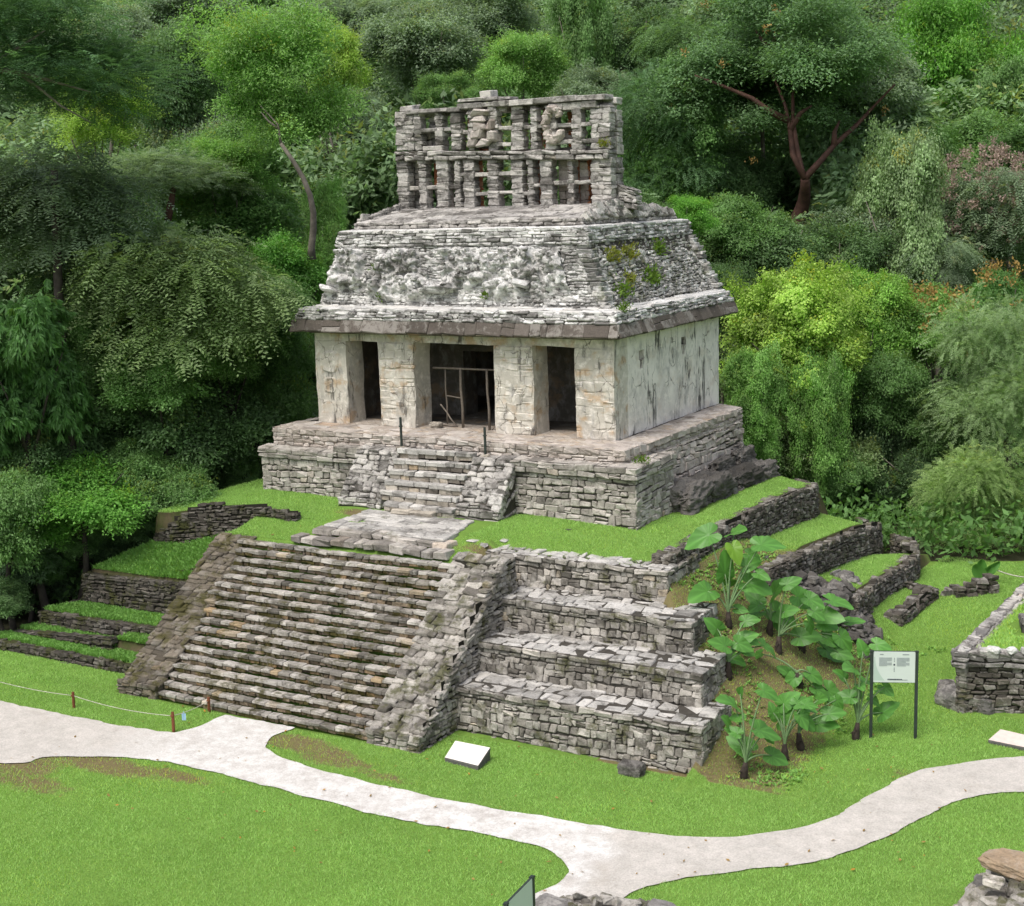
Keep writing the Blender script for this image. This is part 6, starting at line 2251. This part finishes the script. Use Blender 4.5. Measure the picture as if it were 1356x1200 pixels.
STY0 = {}
STY = {
    'broad': dict(type='clump', k=6, spray=(0.3, 0.6), leaf=0.22, asp=0.46, droop=0.2, hang=0.35, tip=0.7, flat=0.5),
    'pinnate': dict(type='pinnate', k=12, spray=(0.6, 1.05), leaf=0.21, asp=0.38, droop=0.45, sag=0.55, tip=0.6, dp=0.5, cl=1.2, ncl=330),
    'mango': dict(type='whorl', k=8, spray=(0.3, 0.5), leaf=0.42, asp=0.26, droop=0.35, hang=0.75, tip=0.5),
    'fine': dict(type='pinnate', k=14, spray=(0.45, 0.9), leaf=0.13, asp=0.36, droop=0.15, sag=0.25, tip=0.5, zb=0.6, flat=0.28, cl=1.35, ncl=380),
    'vine': dict(type='clump', k=6, spray=(0.22, 0.45), leaf=0.16, asp=0.80, droop=0.7, hang=0.9, tip=0.75, flat=1.0, dp=0.2, cl=0.8, ncl=520),
    'layer': dict(type='clump', k=8, spray=(0.35, 0.65), leaf=0.19, asp=0.42, droop=0.1, hang=0.25, tip=0.9, zb=0.6, flat=0.5, dp=0.3, cl=0.95, ncl=460),
}
STY['big'] = dict(type='clump', k=7, spray=(0.22, 0.4), leaf=0.125, asp=0.42, droop=0.15, hang=0.35, tip=0.4, zb=0.5, flat=0.4, dp=0.3, cl=0.72, ncl=900)
CR_DEF = {
    'big': [lobes_round(71, 34, flat=0.9, sub=(0.18, 0.34))],
    'broad': [lobes_round(11, 17), lobes_round(12, 20), lobes_round(13, 14, sub=(0.36, 0.56))],
    'pinnate': [lobes_round(21, 20, flat=0.9), lobes_round(22, 24, sub=(0.26, 0.44))],
    'mango': [lobes_round(31, 18, sub=(0.28, 0.46))],
    'fine': [lobes_layers(41, 26), lobes_umbrella(42, 60)],
    'vine': [lobes_columns(51, 15), lobes_columns(52, 19)],
    'layer': [lobes_layers(61, 30), lobes_round(62, 24, sub=(0.22, 0.38))],
}
CR_N = {'broad': 9800, 'pinnate': 5800, 'mango': 4800, 'fine': 8200, 'vine': 12500, 'layer': 8800, 'big': 20000}
CMESH = {}


def crown_mesh(kind, var):
    key = (kind, var % len(CR_DEF[kind]))
    if key not in CMESH:
        V, T = crown_arrays(hash(kind) % 1 + 100 + 7 * key[1] + len(kind), CR_DEF[kind][key[1]], CR_N[kind], STY[kind])
        o = mesh_obj('crown', V, np.arange(len(V)).reshape(-1, 4), M['leaf'], tint=T)
        COL.objects.unlink(o)
        CMESH[key] = o
    return CMESH[key]


def trunk_obj(parent, base, top, r0_, limbs, mat):
    g = Geo()
    base, top = np.array(base, float), np.array(top, float)
    bend = np.array([rng.normal(0, 0.25), rng.normal(0, 0.25), 0])
    pts_ = [base + (0, 0, -0.4)] + [base * (1 - t) + top * t + bend * math.sin(t * math.pi) for t in np.linspace(0.02, 1, 7)]
    g.tube(pts_, [r0_ * 1.35] + list(np.linspace(r0_, r0_ * 0.5, 7)), 9)
    for lm in limbs:
        lm = [np.array(p, float) for p in lm]
        g.tube(lm, list(np.linspace(r0_ * 0.42, r0_ * 0.10, len(lm))), 7)
    return g.build('trunk', M[mat], parent, True)


def tree(kind, var, px, py, rx, ry, depth, col, label, name='jungle_tree', cat='tree', group='trees of the jungle behind the temple', mat='bark', rot=None, base_px=None, crown=True, trunk_r=None, limbs=4, custom=None):
    c = at(px, py, depth)
    Rx, Rz = rx * depth / FPX, ry * depth / FPX
    if base_px is not None:
        bb = at(base_px[0], base_px[1], depth)
        base = np.array([bb[0], bb[1], bb[2]])
    else:
        base = np.array([c[0] + rng.normal(0, 0.3), c[1] + rng.normal(0, 0.3), 0.0])
        base[2] = min(gz(base[0], base[1]), c[2] - Rz * 0.8)
    r = empty(name, base, label, cat, group)
    src = crown_mesh(kind, var)
    o = src.copy()
    COL.objects.link(o)
    o.parent = r
    o.location = Vector(c - base)
    o.scale = (Rx / 4.3 * rng.uniform(0.95, 1.1), Rx / 4.3 * rng.uniform(0.9, 1.05), Rz / 4.3)
    o.rotation_euler = (0, 0, rng.uniform(0, 6.28) if rot is None else rot)
    o.color = (*col, 1)
    tr = trunk_r or max(0.10, 0.05 * Rx + 0.03)
    lim = []
    if custom is None:
        fork = base * 0.35 + c * 0.65
        for k in range(limbs):
            a = 6.28 * k / max(1, limbs) + rng.uniform(0, 1)
            e = c + np.array([Rx * 0.65 * math.cos(a), Rx * 0.65 * math.sin(a), Rz * rng.uniform(-0.2, 0.5)])
            lim.append([fork, fork * 0.5 + e * 0.5 + (0, 0, 0.3), e])
    else:
        lim = custom
    trunk_obj(r, base, c * 0.8 + base * 0.2 if custom is None else custom[0][0], tr, lim, mat)
    return r, c, Rx, Rz


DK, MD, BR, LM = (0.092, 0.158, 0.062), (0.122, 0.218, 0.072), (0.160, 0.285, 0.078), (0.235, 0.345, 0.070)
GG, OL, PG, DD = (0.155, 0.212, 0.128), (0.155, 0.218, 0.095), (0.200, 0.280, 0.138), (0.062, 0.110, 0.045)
FOREST = [
    # left edge, nearest
    ('mango', 0, 30, 500, 95, 150, 47, (0.070, 0.150, 0.045), 'dark glossy long-leaved tree at the left edge of the photo'),
    ('pinnate', 0, 225, 380, 150, 130, 50, OL, 'big drooping feathery-leaved tree filling the middle of the left forest'),
    ('pinnate', 1, 50, 280, 140, 110, 50, GG, 'grey-green feathery tree at the left edge below the bare branch'),
    ('pinnate', 1, 330, 420, 90, 90, 54, MD, 'feathery mid-green tree between the drooping tree and the temple eave'),
    ('broad', 0, 110, 660, 95, 75, 48, (0.119, 0.264, 0.051), 'bright leafy shrub low at the left, above the lowest mossy terraces'),
    ('broad', 1, 15, 690, 70, 90, 46.5, MD, 'bushy mid-green shrub in the lower left corner of the forest'),
    ('broad', 2, 215, 660, 70, 70, 49, MD, 'rounded shrub right behind the topmost left terrace wall'),
    ('broad', 0, 250, 555, 110, 90, 52, DK, 'dark broad bush left of the temple platform'),
    ('broad', 1, 130, 560, 90, 90, 51, DK, 'dark bush under the drooping feathery tree'),
    ('broad', 2, 335, 545, 75, 95, 55, MD, 'upright green bush just left of the temple pier'),
    ('mango', 0, 40, 765, 80, 60, 49, DD, 'very dark thicket at the left edge above the mossy terraces'),
    ('broad', 1, 150, 720, 60, 45, 50, DD, 'dark low bush behind the second mossy terrace'),
    ('vine', 0, 300, 640, 50, 45, 53, MD, 'small vine-draped bush at the left end of the temple lawn'),
    ('fine', 0, 60, 70, 175, 110, 47, (0.076, 0.145, 0.065), 'dark feathery tree hanging in from the upper left corner'),
    ('layer', 0, 130, 150, 75, 65, 63, LM, 'yellow-green domed tree behind the upper left feathery tree'),
    ('fine', 1, 200, 240, 110, 60, 58, GG, 'grey-green feathery tree between the domed tree and the slanting trunk'),
    ('layer', 0, 360, 115, 105, 105, 57, BR, 'tall layered tree with a slanting pale trunk, upper left'),
    ('layer', 1, 430, 90, 55, 70, 70, LM, 'bright yellow-green tree behind the right side of the layered tree'),
    ('broad', 1, 310, 290, 100, 70, 61, MD, 'mid-green tree below the slanting trunk, left'),
    ('vine', 1, 432, 320, 36, 70, 59, BR, 'vine-covered tree just left of the roof'),
    ('broad', 2, 380, 370, 70, 70, 58, (0.111, 0.246, 0.051), 'rounded green tree touching the left end of the eave'),
    ('broad', 0, 300, 200, 80, 55, 68, MD, 'mid-green tree under the layered tree crown'),
    ('broad', 2, 235, 110, 70, 90, 72, DK, 'dark tree in the shaded gap left of the layered tree'),
    # behind the roof comb
    ('broad', 0, 480, 180, 75, 80, 76, GG, 'grey-green round tree just left of the roof comb'),
    ('broad', 1, 565, 70, 95, 75, 84, GG, 'large grey-green tree above the left end of the roof comb'),
    ('layer', 1, 690, 95, 65, 60, 80, BR, 'bright green tree above the middle of the roof comb'),
    ('vine', 0, 770, 60, 45, 95, 84, MD, 'tall vine-covered tree above the right part of the roof comb'),
    ('broad', 2, 640, 30, 90, 60, 92, GG, 'grey-green tree at the top edge above the roof comb'),
    ('pinnate', 1, 480, 40, 90, 60, 90, GG, 'soft grey tree at the top edge right of the layered tree'),
    ('layer', 1, 600, 130, 55, 40, 80, MD, 'low green tree peeping over the left top of the roof comb'),
    ('broad', 1, 780, 130, 60, 50, 78, GG, 'grey-green tree behind the right top of the roof comb'),
    # right
    ('big', 0, 1030, 92, 185, 130, 72, (0.102, 0.178, 0.076), 'huge spreading grey-green tree with a red-brown forked trunk'),
    ('fine', 0, 880, 190, 85, 120, 74, (0.093, 0.170, 0.076), 'grey-green feathery tree right of the roof comb'),
    ('layer', 1, 1270, 100, 95, 140, 86, (0.122, 0.264, 0.048), 'tall mid-green tree in the upper right corner'),
    ('vine', 1, 1190, 300, 70, 110, 66, PG, 'pale green vine-smothered tree right of the forked trunk'),
    ('pinnate', 0, 1300, 280, 85, 95, 68, GG, 'tree with pinkish brown blossoms at the right edge'),
    ('broad', 0, 1010, 340, 80, 70, 66, DK, 'dark tree below the forked trunk, right of the roof'),
    ('broad', 1, 1110, 350, 80, 70, 67, DK, 'dark bush between the forked trunk and the vine-smothered tree'),
    ('layer', 1, 905, 290, 42, 36, 62, (0.128, 0.281, 0.051), 'small green tree peeping over the right roof slope'),
    ('vine', 0, 1050, 445, 95, 85, 58, LM, 'bright yellow-green vine-covered tree right of the eave'),
    ('vine', 1, 1000, 540, 50, 70, 56, BR, 'narrow bright vine column right beside the temple wall'),
    ('vine', 0, 1085, 560, 50, 90, 56.5, BR, 'bright vine column in the middle of the right thicket'),
    ('vine', 1, 1150, 440, 70, 70, 60, (0.170, 0.306, 0.060), 'vine-draped tree between the yellow-green tree and the orange-tipped tree'),
    ('broad', 2, 1235, 440, 70, 70, 60, (0.128, 0.238, 0.060), 'green tree with orange young leaves at the right'),
    ('fine', 0, 1320, 500, 95, 120, 55, PG, 'pale feathery tree at the right edge, halfway up'),
    ('fine', 0, 1300, 670, 90, 95, 53, (0.196, 0.281, 0.105), 'pale olive feathery bush at the right edge above the alley'),
    ('broad', 1, 1170, 570, 60, 95, 60, DD, 'thicket in the shaded gap of the right forest, leaves coloured very dark for the shade'),  # leaf colour darkened to stand in for the shade of the gap
    ('broad', 0, 1205, 640, 55, 70, 58, DD, 'dark bush low in the shaded gap beside the pale olive bush'),
    ('broad', 2, 1110, 630, 40, 50, 57, MD, 'small green bush at the far edge of the mound, right'),
    ('broad', 0, 1330, 400, 55, 60, 62, (0.102, 0.204, 0.060), 'green tree with orange tips at the right edge below the blossoms'),
    ('layer', 0, 950, 410, 45, 60, 62, DK, 'dark tree touching the right end of the eave'),
    ('broad', 2, 1180, 180, 75, 80, 82, DK, 'dark tree under the right arm of the spreading tree'),
    ('broad', 1, 960, 250, 75, 70, 76, DK, 'dark tree behind the left side of the forked trunk'),
    ('broad', 0, 1090, 220, 70, 80, 80, DK, 'dark tree right behind the forked trunk'),
    # fillers between the crowns
    ('broad', 1, 205, 500, 90, 65, 49.6, MD, 'mid-green bush in the hollow right below the drooping feathery tree'),
    ('layer', 0, 295, 455, 75, 65, 52, (0.135, 0.235, 0.075), 'fresh green bush between the drooping tree and the eave, low down'),
    ('vine', 0, 110, 480, 60, 70, 49.5, MD, 'vine-draped bush right of the long-leaved tree'),
    ('broad', 2, 160, 330, 80, 70, 55, (0.13, 0.22, 0.08), 'mid-green tree between the two feathery trees on the left'),
    ('layer', 1, 290, 235, 70, 60, 60, BR, 'light green crown left of the slanting trunk'),
    ('broad', 0, 980, 300, 70, 60, 66, MD, 'mid-green tree behind the right rear corner of the roof'),
    ('broad', 1, 1180, 520, 60, 70, 58.5, (0.10, 0.18, 0.06), 'green bush at the top of the shaded gap on the right'),
    ('broad', 1, -8, 795, 46, 34, 46.0, DK, 'low dark shrub at the left edge just above the lowest terrace wall'),
    ('broad', 0, 52, 752, 44, 30, 48.2, (0.065, 0.135, 0.035), 'low shrub behind the outer end of the left mossy terraces'),
    ('broad', 2, 112, 712, 46, 32, 49.2, MD, 'low shrub behind the outer corner of the second mossy terrace'),
    ('broad', 1, 196, 696, 46, 32, 49.2, DK, 'low shrub beside the outer end of the topmost left terrace wall'),
    ('broad', 2, 30, 600, 75, 70, 49, DK, 'dark bush under the long-leaved tree at the left edge'),
    ('broad', 0, 180, 620, 70, 60, 50, MD, 'mid-green bush above the left terraces, right of the bright shrub'),
    ('pinnate', 0, 110, 400, 80, 90, 51, (0.062, 0.115, 0.038), 'dark feathery tree between the long-leaved tree and the drooping tree'),
    ('broad', 1, 300, 500, 70, 70, 54, (0.065, 0.13, 0.035), 'dark green bush behind the drooping feathery tree, right'),
    ('broad', 2, 390, 480, 40, 80, 58, MD, 'narrow green bush tucked against the left pier of the temple'),
    ('broad', 0, 150, 60, 70, 70, 78, GG, 'grey-green tree in the far gap at the upper left'),
    ('broad', 1, 250, 30, 80, 60, 84, GG, 'grey-green tree at the top edge left of the layered tree'),
    ('broad', 2, 470, 260, 60, 60, 72, DK, 'dark tree between the vine-covered tree and the roof comb'),
    ('broad', 0, 850, 60, 70, 70, 86, (0.08, 0.14, 0.055), 'grey-green tree at the top edge left of the spreading tree'),
    ('broad', 1, 1150, 260, 60, 60, 78, DK, 'dark tree between the forked trunk and the pale vine-smothered tree'),
    ('vine', 1, 1340, 180, 60, 90, 80, MD, 'vine-hung tree at the right edge above the blossoms'),
    ('broad', 2, 860, 300, 50, 50, 66, DK, 'dark bush behind the right top of the roof'),
    ('broad', 0, 1260, 560, 60, 70, 58, (0.07, 0.13, 0.04), 'mid-green bush between the shaded gap and the pale feathery tree'),
    ('broad', 1, 1330, 740, 60, 35, 54, DK, 'dark low bush behind the rope at the right edge'),
    ('pinnate', 1, 1240, 360, 60, 60, 66, GG, 'grey tree under the pale vine-smothered tree'),
]
TREES = {}
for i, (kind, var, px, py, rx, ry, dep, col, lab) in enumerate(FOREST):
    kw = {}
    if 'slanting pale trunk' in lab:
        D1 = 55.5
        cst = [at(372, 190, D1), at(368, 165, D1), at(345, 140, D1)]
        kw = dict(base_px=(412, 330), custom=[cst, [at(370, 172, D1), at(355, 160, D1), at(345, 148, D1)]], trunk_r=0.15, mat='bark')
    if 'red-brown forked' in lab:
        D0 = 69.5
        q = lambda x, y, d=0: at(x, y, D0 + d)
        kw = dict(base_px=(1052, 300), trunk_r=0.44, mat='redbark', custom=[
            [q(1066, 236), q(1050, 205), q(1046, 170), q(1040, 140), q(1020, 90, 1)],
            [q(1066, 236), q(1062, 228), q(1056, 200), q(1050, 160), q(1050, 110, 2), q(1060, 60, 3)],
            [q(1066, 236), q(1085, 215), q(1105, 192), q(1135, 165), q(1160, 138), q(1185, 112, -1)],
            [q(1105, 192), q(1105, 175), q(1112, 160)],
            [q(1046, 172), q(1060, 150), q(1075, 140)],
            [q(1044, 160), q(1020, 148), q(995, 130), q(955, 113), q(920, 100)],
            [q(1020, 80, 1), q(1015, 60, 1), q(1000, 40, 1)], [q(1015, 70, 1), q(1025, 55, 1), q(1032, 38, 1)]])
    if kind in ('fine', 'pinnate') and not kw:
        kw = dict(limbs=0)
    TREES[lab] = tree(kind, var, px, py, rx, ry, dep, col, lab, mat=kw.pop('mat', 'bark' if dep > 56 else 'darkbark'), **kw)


g_ = np.random.default_rng(5)
for i in range(46):
    if i < 25:
        px, py = g_.uniform(-10, 400), g_.uniform(90, 640)
    else:
        px, py = g_.uniform(890, 1370), g_.uniform(60, 640)
    dep = 56 + (640 - py) / 560 * 20 + g_.uniform(0, 4)
    rr = g_.uniform(60, 95)
    col = [MD, DK, GG, OL, (0.10, 0.20, 0.05), (0.075, 0.15, 0.04)][i % 6]
    tree(['broad', 'pinnate', 'broad', 'layer', 'broad', 'vine'][(i * 7) % 6], i, px, py, rr, rr * g_.uniform(0.8, 1.1), dep, col, 'green jungle tree packed into the slope between and behind the nearer crowns', group='trees packed into the jungle slope', limbs=0)


# blossoms and young leaves as parts of their trees
def tips(lab, name, mat, n, size, spread=0.98, up_=0.4, k=9):
    r, c, Rx, Rz = TREES[lab]
    d = nrm(rng.normal(0, 1, (n, 3)) + np.array([0, 0, up_]) - CF[None] * 0.6)
    P = c + d * np.array([Rx, Rx, Rz]) * rng.uniform(0.75, spread, n)[:, None]
    V, T = [], []
    for p in P:
        for _ in range(k):
            b = p + rng.normal(0, size * 0.7, 3)
            dd = unit(rng.normal(0, 0.6, 3) + np.array([0, 0, 0.5]))
            s = unit(np.cross(dd, rng.normal(0, 1, 3)))
            L = size * rng.uniform(0.6, 1.2)
            V += [b, b + dd * L * 0.45 + s * L * 0.25, b + dd * L, b + dd * L * 0.45 - s * L * 0.25]
            T += [[rng.random(), rng.random() * 0.6, 0]] * 4
    o = mesh_obj(name, V, np.arange(len(V)).reshape(-1, 4), M[mat], r, tint=np.array(T))
    return o


tips('tree with pinkish brown blossoms at the right edge', 'blossoms', 'blossom', 190, 0.15, k=34)
tips('green tree with orange young leaves at the right', 'young_leaves', 'orange', 60, 0.17, up_=0.8, k=18)
tips('green tree with orange tips at the right edge below the blossoms', 'young_leaves', 'orange', 40, 0.17, up_=0.8, k=18)
tips('huge spreading grey-green tree with a red-brown forked trunk', 'young_leaves', 'orange', 14, 0.16, up_=0.1, k=24)

# bare pale branch reaching in at the upper left, broken stub, banana-like plant
r, c, Rx, Rz = TREES['dark feathery tree hanging in from the upper left corner']
g = Geo()
q = lambda x, y, d=0: at(x, y, 44.5 + d)
g.tube([q(-60, 80), q(-10, 92), q(30, 96), q(70, 108), q(120, 122)], [0.12, 0.10, 0.08, 0.05, 0.02], 7)
g.tube([q(22, 95), q(50, 115), q(80, 140), q(120, 162, 0.3)], [0.07, 0.05, 0.035, 0.015], 7)
g.tube([q(-20, 90), q(5, 75), q(30, 60), q(60, 40)], [0.08, 0.06, 0.04, 0.02], 7)
g.build('branch', M['bark'], r, True)
g = Geo()
g.tube([at(222, 292, 56), at(226, 272, 56), at(230, 248, 56)], [0.16, 0.15, 0.10], 8)
tag(g.build('dead_stub', M['redbark'], None, True), 'reddish dead trunk stub standing among the left forest crowns', 'tree stub')


def big_leaf_plant(px, py, label, leaves):
    B = hit(px, py)
    r = empty('broad_leaf_plant', B, label, 'plant')
    for i, (dx, dz, L, wd) in enumerate(leaves):
        n = 9
        V, F, T = [], [], []
        for k in range(n):
            t = k / (n - 1)
            w_ = wd * (math.sin(math.pi * min(1, t * 0.92 + 0.08)) ** 0.7)
            cen = B + CR * (dx * t) + np.array([0, 0, 1]) * (dz * t - 0.5 * dz * t * t * 0.5) + CF * 0.1 * i
            for s_ in (-1, 0, 1):
                V.append(cen + CR * s_ * w_ * 0.5 + CU * (0.05 * abs(s_)) - CF * 0.12 * abs(s_))
                T.append([0.4 + 0.15 * abs(s_), 0.2, 0])
        for k in range(n - 1):
            for s_ in (0, 1):
                a = k * 3 + s_
                F.append([a, a + 1, a + 4, a + 3])
        o = mesh_obj('leaf', V, F, M['ear'], r, None, True, np.array(T))
    return r


big_leaf_plant(1300, 775, 'broad paddle-leaved plant at the far end of the right alley', [(-0.25, 0.9, 1, 0.5), (0.3, 0.8, 1, 0.45), (0.6, 1.0, 1, 0.45), (0.05, 1.1, 1, 0.4)])

# deep forest behind: one uncountable mass
def mass():
    VV, TT = [], []
    g = np.random.default_rng(99)
    base = []
    for kind in ('broad', 'pinnate', 'layer'):
        sty = dict(STY[kind])
        sty['leaf'] *= 1.9
        sty['k'] = max(5, sty['k'] // 2)
        base.append(crown_arrays(300, CR_DEF[kind][0], 2300, sty))
    spots = []
    for t in np.arange(72, 150, 7.5):
        half = t * 0.5
        for s in np.arange(-half, half, 7.0):
            spots.append((t + g.uniform(-3, 3), s + g.uniform(-3, 3)))
    for (t, s) in spots:
        x = CAM[0] - 0.5066 * t + 0.8622 * s
        y = CAM[1] + 0.8622 * t + 0.5066 * s
        z = gz(x, y)
        V, T = base[g.integers(0, 3)]
        sc = g.uniform(0.9, 1.45)
        a = g.uniform(0, 6.28)
        Rm = np.array([[math.cos(a), -math.sin(a), 0], [math.sin(a), math.cos(a), 0], [0, 0, 1]])
        VV.append(((V * sc) @ Rm.T + np.array([x, y, z + g.uniform(3.0, 8.0)])).astype(np.float32))
        t2 = T.copy()
        t2[:, 0] = np.clip(t2[:, 0] + g.normal(0, 0.16), 0, 1)
        t2[:, 1] = np.clip(t2[:, 1] + max(0, g.normal(-0.1, 0.3)), 0, 1)
        TT.append(t2)
    V = np.concatenate(VV)
    o = mesh_obj('far_forest', V, np.arange(len(V)).reshape(-1, 4), M['leaf'], tint=np.concatenate(TT))
    o.color = (0.145, 0.220, 0.110, 1)
    tag(o, 'mass of grey-green jungle covering the hillside behind everything', 'forest', kind='stuff')
    # undergrowth along the forest edge and on the lower slope
    n = 16000
    t = g.uniform(47, 80, n)
    s = g.uniform(-0.52, 0.5, n) * t
    x = CAM[0] - 0.5066 * t + 0.8622 * s
    y = CAM[1] + 0.8622 * t + 0.5066 * s
    k = forest(x, y) > 0.5
    k &= ~((x > -4) & (x < 16) & (y < 10.2))
    x, y, t = x[k], y[k], t[k]
    z = ground_z(x, y)
    hgt_ = g.uniform(0.1, 1.0, len(x)) ** 1.5 * np.where(t > 56, 2.4, 1.5)
    P = np.stack([x, y, z + hgt_], -1)
    V, T = [], []
    m = len(P)
    for i in range(7):
        b = P + g.normal(0, 0.3, (m, 3))
        d = nrm(g.normal(0, 0.7, (m, 3)) + np.array([0, 0, 0.1]) - CF[None] * 0.4)
        ss = nrm(np.cross(d, g.normal(0, 0.5, (m, 3)) + np.array([0, 0, 1.0])))
        l = g.uniform(0.2, 0.42, m)
        V.append(leaf_quads(b, d, ss, l, l * 0.5))
        T.append(np.stack([np.clip(g.normal(0.4, 0.15, m), 0, 1), g.random(m) ** 3 * 0.7, g.random(m)], -1))
    V = np.concatenate(V).reshape(-1, 3)
    o = mesh_obj('undergrowth', V, np.arange(len(V)).reshape(-1, 4), M['leaf'], tint=np.repeat(np.concatenate(T), 4, axis=0))
    o.color = (0.095, 0.185, 0.055, 1)
    tag(o, 'dark leafy undergrowth along the edge of the jungle', 'undergrowth', kind='stuff')


mass()
